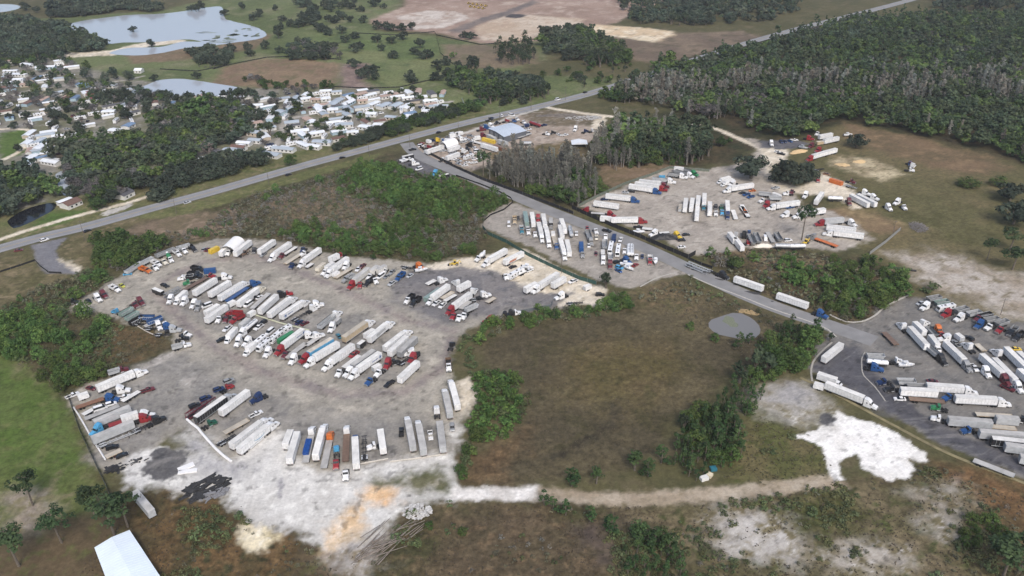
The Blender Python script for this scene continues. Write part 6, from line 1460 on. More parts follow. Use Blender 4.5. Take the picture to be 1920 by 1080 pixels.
decal(532, 591, 'star', DBL); decal(566, 622, 'star', DBL); decal(709, 667, 'star', DBL); decal(483, 818, 'swoosh', DLB); decal(707, 621, 'lettering', DGR); decal(957, 487, 'flame', DRS)
# ---------------------------------------------------------------- trees, shrubs, grass
def leaf_material():
    M = bpy.data.materials.new('foliage'); M.use_nodes = True; nt = M.node_tree; b = nt.nodes["Principled BSDF"]; L = nt.links.new
    b.inputs["Roughness"].default_value = .8; b.inputs["Specular IOR Level"].default_value = .2
    a = nt.nodes.new("ShaderNodeAttribute"); a.attribute_name = "Col"; oi = nt.nodes.new("ShaderNodeObjectInfo")
    hs = nt.nodes.new("ShaderNodeHueSaturation")
    mr = nt.nodes.new("ShaderNodeMapRange"); mr.inputs[3].default_value = .80; mr.inputs[4].default_value = 1.45; L(oi.outputs["Random"], mr.inputs[0]); L(mr.outputs[0], hs.inputs["Value"])
    m2 = nt.nodes.new("ShaderNodeMath"); m2.operation = 'MULTIPLY'; m2.inputs[1].default_value = 7.31; L(oi.outputs["Random"], m2.inputs[0])
    m3 = nt.nodes.new("ShaderNodeMath"); m3.operation = 'FRACT'; L(m2.outputs[0], m3.inputs[0])
    m4 = nt.nodes.new("ShaderNodeMapRange"); m4.inputs[3].default_value = .478; m4.inputs[4].default_value = .512; L(m3.outputs[0], m4.inputs[0]); L(m4.outputs[0], hs.inputs["Hue"])
    L(a.outputs["Color"], hs.inputs["Color"]); L(hs.outputs[0], b.inputs["Base Color"])
    tr = nt.nodes.new("ShaderNodeBsdfTranslucent"); L(hs.outputs[0], tr.inputs[0]); mx = nt.nodes.new("ShaderNodeMixShader"); mx.inputs[0].default_value = .22
    L(b.outputs[0], mx.inputs[1]); L(tr.outputs[0], mx.inputs[2]); L(mx.outputs[0], nt.nodes["Material Output"].inputs[0])
    return M
LEAF = leaf_material()
TRUNK = mat('bark', (.13, .11, .09), rough=.95, noise=.3, nscale=2)
TRUNKG = mat('bark grey', (.26, .24, .22), rough=.95, noise=.25, nscale=2)
rng = np.random.default_rng(3)
def leaf_cards(P, N, S, asp=1.5):
    """small quads at P facing N with sizes S"""
    n = len(P); r = rng.normal(size=(n, 3)); u = np.cross(N, r); u /= np.linalg.norm(u, axis=1)[:, None] + 1e-9; v = np.cross(N, u)
    v /= np.linalg.norm(v, axis=1)[:, None] + 1e-9
    u = u * S[:, None] * asp * .5; v = v * S[:, None] * .5
    V = np.stack([P - u * .9, P - v, P + u, P + v * .85], 1).reshape(-1, 3)
    return V, np.arange(4 * n).reshape(n, 4)
SPECIES = {
 #        height, radius, crown base, clumps, leaves per clump, leaf size, dark, light, shape
 'oak':     (9.0, 6.0, .10, 62, 18, .80, (0.022, 0.032, 0.023), (0.058, 0.075, 0.052), 'dome'),
 'greenoak':(9.0, 5.5, .08, 56, 18, .78, (0.024, 0.047, 0.015), (0.071, 0.111, 0.035), 'dome'),
 'bareoak': (8.5, 5.5, .15, 50, 14, .60, (0.076, 0.072, 0.069), (0.132, 0.125, 0.120), 'dome'),
 'lowscrub': (1.3, 2.3, 0, 12, 12, .42, (.050, .056, .026), (.100, .108, .052), 'egg'),
 'bush':    (6.0, 3.0, .02, 34, 19, .42, (0.033, 0.063, 0.017), (0.091, 0.140, 0.039), 'egg'),
 'pine':    (14.0, 2.9, .42, 26, 16, .52, (0.022, 0.040, 0.021), (0.055, 0.084, 0.040), 'tier'),
 'bigpine': (15.0, 5.0, .50, 46, 18, .62, (0.020, 0.039, 0.018), (0.054, 0.086, 0.036), 'dome'),
 'young':   (7.0, 1.7, .12, 18, 15, .38, (0.020, 0.045, 0.017), (0.055, 0.095, 0.033), 'tier'),
 'cypress': (13.0, 1.7, .30, 28, 13, .40, (0.092, 0.092, 0.079), (0.163, 0.166, 0.145), 'spire'),
 'mixed':   (12.0, 3.6, .22, 40, 15, .70, (0.022, 0.036, 0.021), (0.057, 0.078, 0.043), 'dome'),
 'shrub':   (2.6, 1.9, 0, 13, 13, .36, (0.048, 0.064, 0.028), (0.101, 0.127, 0.056), 'egg'),
 'scrub':   (2.2, 1.7, 0, 11, 12, .34, (0.084, 0.085, 0.055), (0.137, 0.134, 0.091), 'egg'),
 'greyscrub': (2.6, 1.9, 0, 13, 11, .30, (0.103, 0.098, 0.086), (0.162, 0.153, 0.134), 'egg'),
}
ARR = {}
def species_arrays(sp, var, lod=1.0):
    key = (sp, var, lod)
    if key in ARR: return ARR[key]
    H, Rr, cb, nc, nl, ls, dk, lt, shape = SPECIES[sp]
    nc = max(5, int(nc * lod)); ls = ls / math.sqrt(lod)
    dk, lt = np.array(dk), np.array(lt)
    P = []; N = []; T = []
    z0 = H * cb
    nlob = int(rng.integers(3, 6)); lobes = []
    for k in range(nlob):
        t = 6.2832 * (k + rng.uniform(-.3, .3)) / nlob; q = Rr * rng.uniform(.34, .62)
        lobes.append((q * math.cos(t), q * math.sin(t), z0 + (H - z0) * rng.uniform(.34, .62), Rr * rng.uniform(.38, .60), rng.uniform(-.12, .12)))
    lobes.append((Rr * rng.uniform(-.2, .2), Rr * rng.uniform(-.2, .2), z0 + (H - z0) * .68, Rr * rng.uniform(.42, .58), 0))
    for c in range(nc):
        th = rng.uniform(0, 6.2832)
        if shape == 'dome':
            f = rng.uniform(0, 1) ** .8; zc = z0 + (H - z0) * (.12 + .78 * f); rmax = Rr * math.sqrt(max(.08, 1 - (f * .92) ** 2.4)) * (.72 + .28 * rng.random()); rc = Rr * .30
        elif shape == 'egg':
            f = rng.uniform(0, 1); zc = z0 + (H - z0) * (.08 + .82 * f); rmax = Rr * math.sin(math.pi * (.22 + .70 * f)) * (.75 + .25 * rng.random()); rc = Rr * .34
        elif shape == 'tier':
            f = rng.uniform(0, 1) ** .85; zc = z0 + (H - z0) * (.05 + .88 * f); rmax = Rr * (1.0 - .72 * f) * (.7 + .5 * rng.random()); rc = Rr * .34
        else:
            f = rng.uniform(0, 1); zc = z0 + (H - z0) * f; rmax = Rr * (1.0 - .6 * f) * (.4 + .8 * rng.random()); rc = Rr * .45
        rr = rmax * math.sqrt(rng.uniform(.25, 1)); cx, cy = rr * math.cos(th), rr * math.sin(th)
        lobt = 0
        if shape == 'dome':
            lx, ly, lz, lr, lobt = lobes[int(rng.integers(0, len(lobes)))]; dd = rng.normal(size=3); dd /= np.linalg.norm(dd); k_ = lr * rng.uniform(.55, 1.0)
            cx, cy, zc = lx + dd[0] * k_, ly + dd[1] * k_, lz + dd[2] * k_ * min(1.0, (H - z0) / (2.1 * Rr) * 1.3); rc = Rr * .22
            zc = max(zc, z0 + .1)
        tone = np.clip(rng.normal(.44, .26) + lobt, 0, 1)
        n = nl; d = rng.normal(size=(n, 3)); d /= np.linalg.norm(d, axis=1)[:, None]
        q = d * rc * rng.uniform(.45, 1.05, (n, 1)) * np.array([1, 1, .72 if shape != 'spire' else 1.5])
        p = q + np.array([cx, cy, zc]); nn = d + np.array([cx, cy, 0]) / Rr * .6 + np.array([0, 0, .8]) + rng.normal(size=(n, 3)) * .35
        if shape == 'spire': nn = rng.normal(size=(n, 3)) * np.array([1, 1, .3])
        P.append(p); N.append(nn / np.linalg.norm(nn, axis=1)[:, None]); T.append(np.clip(tone + rng.normal(size=n) * .16, 0, 1))
    P, N, T = np.concatenate(P), np.concatenate(N), np.concatenate(T)
    P[:, 2] = np.maximum(P[:, 2], .05)
    V, F = leaf_cards(P, N, ls * rng.uniform(.6, 1.3, len(P)), 1.5 if shape != 'spire' else 2.6)
    Cc = np.repeat(dk * (1 - T[:, None]) + lt * T[:, None], 4, axis=0)
    ARR[key] = (V, F, Cc); return ARR[key]
CROWN = {}; TRUNKS = {}
def trunk_mesh(sp, var):
    H, Rr, cb, *_ , shape = SPECIES[sp]; rr = random.Random(var * 31 + len(sp)); b = MB(); r0 = max(.07, H * .022)
    if shape == 'dome' and sp != 'bigpine':
        r0 = H * .045
        b.cyl((0, 0, -.1), (0, 0, H * .24), r0 * 1.25, 8, r0 * .9)
        for k in range(6):
            t = 6.28 * k / 6 + rr.uniform(-.3, .3); e = (Rr * .62 * math.cos(t), Rr * .62 * math.sin(t), H * rr.uniform(.5, .75)); m_ = (e[0] * .4, e[1] * .4, H * .38)
            b.cyl((0, 0, H * .2), m_, r0 * .62, 6, r0 * .42).cyl(m_, e, r0 * .42, 6, r0 * .12)
    else:
        top = H * (.94 if shape != 'egg' else .75); lx, ly = rr.uniform(-.3, .3), rr.uniform(-.3, .3)
        b.cyl((0, 0, -.1), (lx, ly, H * .5), r0, 7, r0 * .7).cyl((lx, ly, H * .5), (lx * .4, ly * .4, top), r0 * .7, 6, r0 * .15)
        for k in range(7 if shape != 'spire' else 12):
            z = H * (cb + (.92 - cb) * rr.uniform(.05, 1)); t = rr.uniform(0, 6.28); q = Rr * rr.uniform(.5, .9) * (1 - .5 * z / H)
            b.cyl((lx * .7, ly * .7, z), (q * math.cos(t), q * math.sin(t), z + (.8 if shape != 'tier' else .2)), r0 * .25, 5, r0 * .06)
    return b.mesh('trunk')
def tree_obj(sp, x, y, s, label, cat='tree', group=None, name=None, sxy=None, lone=False, lean=0.0):
    var = int(rng.integers(0, 6))
    if (sp, var) not in CROWN:
        V, F, Cc = species_arrays(sp, var); me = np_mesh('crown', V, F, Cc); me.materials.append(LEAF); CROWN[(sp, var)] = me
        t = trunk_mesh(sp, var); t.materials.append(TRUNKG if sp in ('cypress', 'greyscrub') else TRUNK); TRUNKS[(sp, var)] = t
    e = empty(name or 'tree', (x, y, 0), rng.uniform(0, 6.28)); sxy = sxy or s
    e.scale = (sxy, sxy, s); e.rotation_euler[0] = lean
    for nm, me in (('crown' if cat == 'tree' else 'foliage', CROWN[(sp, var)]), ('trunk' if cat == 'tree' else 'stems', TRUNKS[(sp, var)])):
        o = bpy.data.objects.new(nm, me); col.objects.link(o); o.parent = e
    e["category"] = cat
    if lone: ALL.append([e, label, ''])
    else: e["label"] = label; e["group"] = group
    return e
BUDGET = {'oak_tree': 285, 'cypress_tree': 280, 'shrub': 285, 'forest_tree': 150, 'park_tree': 150, 'pine_tree': 200, 'green_tree': 220, 'hedge_tree': 110, 'bush': 200, 'scrub_clump': 160}
MASS = {}
KEEP_OFF = [np.array([at(x, y)[:2] for x, y in P_]) for P_ in (
    [(1326, 606), (1345, 592), (1375, 585), (1408, 592), (1428, 612), (1426, 628), (1400, 640), (1358, 634), (1334, 624)],
    [(10, 415), (28, 400), (60, 386), (102, 378), (108, 391), (80, 408), (50, 424), (22, 432)], [(102, 324), (126, 320), (136, 366), (118, 369), (108, 350)],
    [(258, 168), (278, 156), (300, 148), (345, 146), (452, 163), (455, 180), (330, 188)], [(172, 398), (240, 376), (252, 366), (300, 356), (300, 366), (204, 408)])]
KEEP_OFF += [np.array(strip([(1015, 199), (1040, 204), (1090, 212), (1160, 220), (1240, 228), (1300, 232), (1350, 244), (1390, 262), (1425, 278)], 9, 9)), np.array(strip(ROAD_C, 9, 9)), np.array(strip(ACC_C, 6.5, 6.5))]
for z in ZONES:
    if z[0] in ('gravel_yard', 'asphalt_lot') and not isinstance(z[4], Metres): KEEP_OFF.append(np.array([at(x, y)[:2] for x, y in z[4]]))
def scatter(poly_px, step, seed, jit=.45, keep=1.0, clump=0.0, cs=25):
    W = np.array([at(x, y)[:2] for x, y in poly_px]); r = np.random.default_rng(seed)
    xs, ys = np.meshgrid(np.arange(W[:, 0].min(), W[:, 0].max(), step), np.arange(W[:, 1].min(), W[:, 1].max(), step * .92))
    xs = xs + (np.arange(xs.shape[0])[:, None] % 2) * step * .5
    x = xs.ravel() + r.uniform(-jit, jit, xs.size) * step; y = ys.ravel() + r.uniform(-jit, jit, xs.size) * step
    wx = x + (fbm(x, y, 14, seed) - .5) * 12; wy = y + (fbm(x, y, 14, seed + 1) - .5) * 12
    ok = sdist(wx, wy, W) > 0
    for W_ in KEEP_OFF:
        i_ = np.nonzero(ok & (x > W_[:, 0].min()) & (x < W_[:, 0].max()) & (y > W_[:, 1].min()) & (y < W_[:, 1].max()))[0]
        if len(i_): ok[i_[sdist(x[i_], y[i_], W_) > -.5]] = False
    if keep < 1: ok &= r.random(x.size) < keep
    if clump: ok &= fbm(x, y, cs, seed + 5, 3) > clump
    return np.stack([x[ok], y[ok]], 1)
def off_sand(P):
    if not len(P): return P
    c_, k_ = paint(P[:, 0], P[:, 1]); lum = c_.mean(1)
    return P[(lum < .17) | (rng.random(len(P)) < .12)]
def mass(name, label, cat, items):
    """very many plants as one object: items = (species, x, y, scale)"""
    Vs = []; Fs = []; Cs = []; n = 0
    for sp, x, y, s, lod in items:
        V, F, Cc = species_arrays(sp, int(rng.integers(0, 5)), lod)
        a = rng.uniform(0, 6.2832); c, si = math.cos(a), math.sin(a); sx = s * rng.uniform(.85, 1.2)
        W = np.empty_like(V); W[:, 0] = (c * V[:, 0] - si * V[:, 1]) * sx + x; W[:, 1] = (si * V[:, 0] + c * V[:, 1]) * sx + y; W[:, 2] = V[:, 2] * s
        Vs.append(W); Fs.append(F + n); n += len(V)
        t = rng.uniform(.78, 1.48); h = rng.uniform(-.10, .10); Cs.append(np.clip(Cc * t * np.array([1 + h, 1, 1 - h * .6]), 0, 1))
    me = np_mesh(name, np.concatenate(Vs), np.concatenate(Fs), np.concatenate(Cs)); me.materials.append(LEAF)
    o = bpy.data.objects.new(name, me); col.objects.link(o); tag(o, label, cat, None, 'stuff'); return o
def spread(poly, step, mix, seed, label, group, cat, name, smin, smax, massname, masslabel, n_ind, lod=.5, keep=1.0, clump=0.0, cs=25):
    """plants over an outline: the nearest n_ind as objects, the rest as one mass"""
    P = scatter(poly, step, seed, keep=keep, clump=clump, cs=cs)
    if name == 'scrub_clump': P = off_sand(P)
    P = P[np.argsort(P[:, 1])]
    r = np.random.default_rng(seed + 77); sps, ws = list(mix), np.array([mix[k] for k in mix], float); ws /= ws.sum(); rest = []
    zone = fbm(P[:, 0], P[:, 1], 30, seed + 3, 3) if len(P) else []
    for i, (x, y) in enumerate(P):
        # species gather in patches
        u = np.clip((zone[i] - .5) * 2.2 + .5 + r.normal() * .22, 0, .999); sp = sps[int(np.searchsorted(np.cumsum(ws), u))]
        s = r.uniform(smin, smax) * (1 + .25 * r.normal() ** 2 * .4)
        if i < n_ind and BUDGET.get(name, 1) > 0:
            BUDGET[name] = BUDGET.get(name, 300) - 1
            tree_obj(sp, x, y, s, label, cat, group, name, sxy=s * r.uniform(.85, 1.2))
        else: rest.append((sp, x, y, s))
    MASS.setdefault(massname, []).extend((q + (lod,)) for q in rest)
    return len(P)

# single trees that can be told apart -------------------------------------------------
for sp, px, py, s, sxy, lab in [
 ('oak', 1408, 334, 1.8, 2.3, 'broad dark oak at the left of the pale lane'), ('oak', 1480, 343, 1.9, 2.2, 'broad dark oak right of the pale lane, the larger one'), ('oak', 1512, 341, 1.5, 1.5, 'dark oak leaning over the red truck by the lane'),
 ('oak', 1605, 277, 1.15, 1.4, 'round dark oak alone on the grass behind the red trucks'), ('bigpine', 1503, 450, 1.5, 1.25, 'tall lone pine on a bare trunk in the far gravel lot'), ('mixed', 1136, 540, .85, 1.0, 'loose-leaved tree at the end of the green fence'),
 ('bigpine', 906, 330, 1.3, 1.2, 'tall pine standing in the corner yard'), ('greyscrub', 1350, 500, 2.6, 2.6, 'grey leafless tree beside the end of the black fence'), ('greenoak', 1378, 503, .85, .9, 'green tree in front of the parked white trailers'),
 ('bigpine', 62, 948, 1.0, 1.15, 'pine alone in the green field'), ('bigpine', 179, 968, 1.0, 1.1, 'pine beside the field fence above the pale roof'), ('bigpine', 116, 1018, 1.0, 1.2, 'pine below the bare patch of the field'), ('bigpine', 215, 1004, 1.1, 1.5, 'bushy pine touching the pale blue roof'),
 ('bigpine', 36, 1062, 1.2, 1.5, 'pine at the bottom edge of the green field'), ('bigpine', 240, 988, 1.0, 1.3, 'pine between the field and the lone grey trailer'), ('bigpine', 1880, 1085, 1.1, 1.6, 'dark pine at the bottom corner of the scrub'), ('bigpine', 1912, 1070, 1.0, 1.6, 'dark pine beside the corner pine'),
 ('oak', 1900, 420, 1.6, 1.9, 'dark oak at the edge of the grass field'), ('oak', 1893, 376, 1.3, 1.7, 'dark oak behind the field edge oak'), ('bigpine', 1850, 488, .9, .8, 'pine with an open crown on the grass field'), ('bigpine', 1898, 506, .9, 1.6, 'dark pine clump at the grass field edge'), ('bigpine', 1893, 470, .9, 1.5, 'pine above the dark pine clump'),
 ('oak', 290, 152, .8, .75, 'oak at the corner of the park pond'), ('oak', 370, 148, .8, .85, 'dark oak mirrored in the park pond'), ('greenoak', 460, 154, .7, .5, 'upright green tree beyond the pond'), ('greenoak', 497, 160, .8, .75, 'round green tree beyond the pond, left'), ('greenoak', 520, 167, .9, .9, 'round green tree beyond the pond, right'),
 ('greenoak', 572, 162, .8, .65, 'green tree at the head of the home rows'), ('greenoak', 610, 166, 1.0, 1.0, 'large green tree at the head of the home rows'), ('greenoak', 125, 202, 1.1, 1.25, 'broad bright green tree among the campers'), ('greenoak', 545, 310, .95, .95, 'bright green round tree at the highway edge'),
 ('greenoak', 676, 226, .8, .7, 'bright green tree between the white homes'), ('greenoak', 560, 208, 1.0, 1.1, 'bright green tree in the middle of the park'), ('mixed', 507, 256, 1.15, 1.2, 'tall grey-green tree at the park lane'), ('greenoak', 1018, 146, .8, .8, 'yellow-green round tree across the highway'), ('greenoak', 1046, 142, .75, .8, 'dark green round tree across the highway'),
 ('greenoak', 947, 168, 1.0, 1.1, 'yellow-green tree in the grove across the highway'), ('oak', 1088, 152, .8, 1.0, 'spreading oak near the highway bend'), ('oak', 36, 284, .7, .6, 'dead-looking tree inside the park loop road'), ('mixed', 1212, 226, .8, .8, 'green tree at the end of the pale lane'), ('oak', 20, 340, 1.0, 1.3, 'dark oak at the park corner by the canal'),
 ('greenoak', 185, 392, 1.0, 1.3, 'oak behind the white house by the highway'), ('oak', 302, 372, 1.0, 1.5, 'oak at the highway verge'), ('bush', 1816, 350, 1.1, 2.6, 'green bush clump on the grass field'), ('bush', 1872, 347, 1.0, 2.4, 'second green bush clump on the grass field'), ('shrub', 1742, 545, 1.7, 3.4, 'olive bush behind the paved lot'),
 ('young', 1020, 947, 1.1, 1.3, 'young pine at the edge of the dirt track'), ('young', 1037, 958, 1.0, 1.4, 'young pine just below the dirt track'), ('young', 1061, 966, 1.1, 1.3, 'dark young pine below the dirt track'), ('young', 1106, 979, 1.15, 1.6, 'round young pine below the dirt track'), ('young', 1146, 1000, 1.3, 2.0, 'bushy young pine below the dirt track'),
 ('young', 1072, 912, 1.3, 2.3, 'pair-crowned young pine above the dirt track'), ('young', 1118, 907, 1.2, 2.0, 'young pine above the dirt track'), ('young', 1198, 1012, 1.5, 2.2, 'young pine at the left of the dark clump'), ('young', 1225, 1030, 1.5, 2.4, 'young pine in the dark clump'), ('young', 1252, 1042, 1.5, 2.4, 'young pine at the right of the dark clump'),
 ('young', 1190, 882, 1.4, 2.4, 'young pine at the left of the marsh corner'), ('young', 1215, 893, 1.2, 2.0, 'small young pine at the marsh corner'), ('young', 1240, 868, 1.3, 2.0, 'young pine behind the marsh corner'), ('bush', 867, 1002, .55, .7, 'bright shrub in the brown scrub'), ('bush', 805, 990, .5, .6, 'yellow-green shrub beside the logs'),
 ('bush', 1294, 618, .8, .8, 'green shrub left of the small pond'), ('bush', 1340, 640, .8, .8, 'small green shrub below the pond'), ('young', 1385, 652, 1.2, 1.7, 'young pine in front of the pond'), ('young', 1405, 645, 1.0, 1.4, 'smaller pine in front of the pond'),
 ('young', 1538, 630, .8, 1.0, 'small pine at the road corner'), ('mixed', 1556, 640, .45, .5, 'small brown-green tree at the road corner'), ('young', 1040, 600, 1.0, 1.5, 'green bush beside the grey screen fence'), ('bush', 1000, 602, .8, .9, 'dark bush beside the white flatbed truck'), ('bush', 1165, 580, 1.0, 1.0, 'dark bush at the corner of the marsh'),
 ('cypress', 1178, 490, .6, .7, 'thin bare tree in the middle lot verge'), ('greenoak', 700, 488, .45, .4, 'bright green bush behind the white trailer row')]:
    if lab.startswith('thin bare tree'): continue
    x, y, _ = at(px, py); tree_obj(sp, x, y, s, lab, lone=True, sxy=sxy, name={'oak': 'oak_tree', 'greenoak': 'oak_tree', 'pine': 'pine_tree', 'bigpine': 'pine_tree', 'young': 'pine_tree', 'shrub': 'shrub', 'bush': 'shrub'}.get(sp, 'tree'), cat='shrub' if sp in ('shrub', 'bush') else 'tree')

for px, py, s, lab in ((1352, 274, .9, 'dark round tree in the bend of the pale track'), (1368, 268, .5, 'small green tree in the bend of the pale track')):
    x, y, _ = at(px, py); tree_obj('greenoak', x, y, s, lab, lone=True, sxy=s, name='tree')
# pasture oaks
for i, (px, py) in enumerate([(658, 42), (681, 43), (708, 55), (722, 56), (738, 58), (752, 57), (773, 57), (663, 72), (648, 80), (675, 92), (708, 80), (715, 96), (735, 82), (755, 74), (778, 102), (788, 90), (800, 111), (806, 108), (792, 110), (737, 109), (703, 135), (768, 150), (775, 156), (893, 123), (870, 72), (883, 73), (1020, 72), (650, 13), (663, 17), (676, 22), (700, 13), (705, 10), (648, 12), (422, 28), (477, 38), (486, 32), (455, 18), (532, 40), (545, 50), (560, 52), (590, 46), (592, 38), (594, 22), (628, 44), (605, 58), (618, 66), (523, 72), (573, 84), (606, 90), (612, 100), (590, 100), (546, 108), (555, 112), (498, 92), (432, 98), (465, 92), (470, 106), (520, 60), (570, 14), (575, 12), (250, 60), (284, 88), (50, 20), (70, 24), (45, 14), (360, 20), (368, 22), (375, 16), (700, 150), (690, 140), (678, 148), (840, 142), (820, 150), (860, 130), (850, 150)]):
    x, y, _ = at(px, py); tree_obj('oak', x, y, rng.uniform(.85, 1.25), 'dark oak scattered over the far pasture', group='oaks of the far pasture', name='oak_tree', sxy=rng.uniform(.9, 1.35))

for x, y in scatter([(500, -10), (740, -10), (720, 60), (700, 150), (600, 120), (500, 120)], 46, 60, keep=.6): tree_obj('oak', x, y, rng.uniform(.7, 1.2), 'dark oak scattered over the far pasture', group='oaks of the far pasture', name='oak_tree', sxy=rng.uniform(.8, 1.3))
# woods and thickets -------------------------------------------------------------------
FW = 'forest_mass'
spread([(1232, 112), (1330, 108), (1420, 94), (1500, 66), (1600, 38), (1920, 30), (2120, 40), (2120, 150), (1800, 132), (1500, 156), (1250, 152), (1140, 178), (1215, 135)], 7.6, {'mixed': 3, 'oak': 1.0, 'greenoak': 2.2, 'bareoak': .15, 'pine': 1.6}, 1, 'dark tree at the front of the far forest', 'trees of the far forest', 'tree', 'forest_tree', .8, 1.15, 'forest', 'dark far forest behind the grey cypress belt', 40, .42)
spread([(1135, 178), (1250, 152), (1500, 156), (1800, 132), (2120, 150), (2120, 212), (1800, 202), (1500, 194), (1340, 226), (1230, 205)], 5.2, {'cypress': 1.5, 'mixed': 2.0, 'bareoak': .7, 'greenoak': 1.1}, 2, 'bare grey cypress in the belt before the forest', 'cypress belt', 'tree', 'cypress_tree', .75, 1.1, 'forest', 'grey cypress belt with green trees before the far forest', 60, .45)
spread([(1345, 226), (1500, 194), (1800, 202), (2120, 212), (2120, 360), (1960, 324), (1880, 290), (1700, 250), (1585, 226), (1490, 264), (1440, 256), (1390, 240)], 6.0, {'mixed': 2.4, 'greenoak': 2.2, 'cypress': .45, 'pine': .8}, 3, 'green tree at the front edge of the woods above the grass field', 'trees at the grass field woods', 'tree', 'forest_tree', .7, 1.1, 'forest', 'mixed green woods above the grass field', 60, .5)
spread([(905, 345), (930, 318), (960, 300), (1040, 310), (1100, 325), (1140, 358), (1092, 388), (1060, 385), (1000, 365), (950, 352)], 4.6, {'cypress': 3.4, 'bush': 1.6}, 4, 'bare cypress in the stand beside the access road', 'cypress stand by the access road', 'tree', 'cypress_tree', .8, 1.2, 'forest', '', 130)
spread([(960, 365), (1010, 370), (1075, 390), (1140, 360), (1100, 345), (1040, 352), (990, 350)], 5.0, {'bush': 2, 'greenoak': 1}, 5, 'green tree at the foot of the cypress stand', 'green trees below the cypress stand', 'tree', 'green_tree', .7, 1.2, 'shrubbery', 'green undergrowth below the cypress stand', 70)
spread([(1105, 308), (1110, 275), (1160, 245), (1215, 240), (1290, 218), (1318, 240), (1328, 268), (1330, 296), (1300, 312), (1230, 310), (1170, 325)], 5.0, {'cypress': 2.6, 'greenoak': 1.4, 'bush': 1.6, 'mixed': 1}, 6, 'tree in the cypress woods between the lots', 'cypress woods between the lots', 'tree', 'cypress_tree', .8, 1.15, 'forest', '', 90)
# groves across the highway and round the lake
spread([(1015, 70), (1060, 55), (1110, 60), (1175, 95), (1170, 125), (1120, 128), (1060, 110), (1020, 100)], 8, {'oak': 2, 'mixed': 1.5, 'greenoak': 1}, 7, 'oak in the grove beyond the highway', 'grove beyond the highway', 'tree', 'oak_tree', .8, 1.1, 'forest', '', 30)
spread([(930, 95), (995, 82), (1005, 115), (985, 125), (935, 120)], 8, {'pine': 3, 'mixed': 1}, 8, 'pine in the stand beside the brown plot', 'pine stand beyond the highway', 'tree', 'pine_tree', .8, 1.0, 'forest', 'pines', 60)
spread([(835, 165), (870, 145), (930, 140), (1000, 158), (1040, 170), (1030, 192), (960, 200), (905, 196), (895, 180), (870, 176)], 8, {'oak': 2.2, 'mixed': 1.6, 'greenoak': .7}, 9, 'oak in the grove along the highway', 'grove along the highway', 'tree', 'oak_tree', .75, 1.0, 'forest', '', 40)
spread([(-60, 40), (40, 36), (110, 50), (165, 68), (205, 90), (150, 104), (60, 112), (-60, 120)], 8.5, {'oak': 3, 'mixed': 1}, 10, 'dark oak in the woods left of the lake', 'woods beside the lake', 'tree', 'oak_tree', .85, 1.1, 'forest', '', 20, .5)
spread([(88, 14), (150, 4), (230, 8), (300, 12), (300, 24), (230, 22), (150, 32), (92, 36)], 9, {'oak': 1}, 12, 'dark oak on the far lake shore', 'oaks on the far lake shore', 'tree', 'oak_tree', .85, 1.1, 'forest', '', 12)
spread([(350, 98), (400, 92), (436, 108), (430, 126), (370, 128)], 8, {'oak': 1, 'greyscrub': .3}, 13, 'oak in the clump between lake and pond', 'clump between lake and pond', 'tree', 'oak_tree', .7, .9, 'forest', '', 15)
spread([(1150, -10), (1500, -10), (1500, 20), (1440, 40), (1300, 50), (1180, 44)], 9, {'oak': 2, 'mixed': 1}, 14, 'oak on the land beyond the sand plot', 'oaks beyond the sand plot', 'tree', 'oak_tree', .8, 1.1, 'forest', '', 15, .5, keep=.7)
spread([(1740, -5), (1920, -20), (2050, -20), (2050, 22), (1760, 20)], 9, {'mixed': 1, 'oak': 1}, 15, 'tree on the skyline side of the highway', 'trees beyond the highway', 'tree', 'forest_tree', .8, 1.1, 'forest', 'trees beyond the highway', 30, .5)
# bands of trees across the far pasture
spread([(560, 82), (640, 92), (640, 122), (560, 112), (520, 100)], 11, {'oak': 2, 'bareoak': 1}, 61, 'oak in the band across the far pasture', 'tree band of the far pasture', 'tree', 'oak_tree', .7, 1.0, 'forest', '', 14, .6, keep=.7)
spread([(820, 105), (905, 110), (920, 150), (860, 160), (820, 150)], 12, {'mixed': 1, 'greenoak': 1, 'oak': 1}, 62, 'tree of the grove behind the highway bend', 'groves behind the highway', 'tree', 'oak_tree', .6, 1.0, 'forest', '', 14, .6, keep=.5)
spread([(540, 10), (640, 6), (650, 40), (560, 50)], 14, {'oak': 1}, 63, 'oak in the band across the far pasture', 'tree band of the far pasture', 'tree', 'oak_tree', .8, 1.1, 'forest', '', 14, .6, keep=.6)
spread([(470, 150), (640, 160), (640, 172), (560, 172), (470, 166)], 9, {'greenoak': 1, 'bush': 1, 'bareoak': 1}, 64, 'tree in the row behind the homes and pond', 'tree row behind the homes', 'tree', 'park_tree', .45, .8, 'forest', '', 20, .6, keep=.7)
spread([(1040, 130), (1180, 120), (1200, 140), (1090, 172), (1040, 160)], 13, {'mixed': 1, 'greenoak': 1, 'bush': 1}, 65, 'tree beside the highway bend', 'trees at the highway bend', 'tree', 'park_tree', .5, .8, 'forest', '', 20, .6, keep=.5)
spread([(1100, 165), (1150, 150), (1215, 150), (1210, 200), (1130, 190)], 7, {'mixed': 1, 'greenoak': 1.2, 'bareoak': .4}, 66, 'tree at the near corner of the cypress belt', 'trees at the belt corner', 'tree', 'park_tree', .5, .8, 'forest', '', 20, .6, keep=.7)
spread([(170, 176), (290, 184), (455, 180), (460, 196), (330, 204), (180, 196)], 9, {'oak': 2, 'mixed': 1}, 67, 'oak between the park pond and the campers', 'oaks below the park pond', 'tree', 'park_tree', .65, .95, 'forest', '', 40, .6, keep=.8)
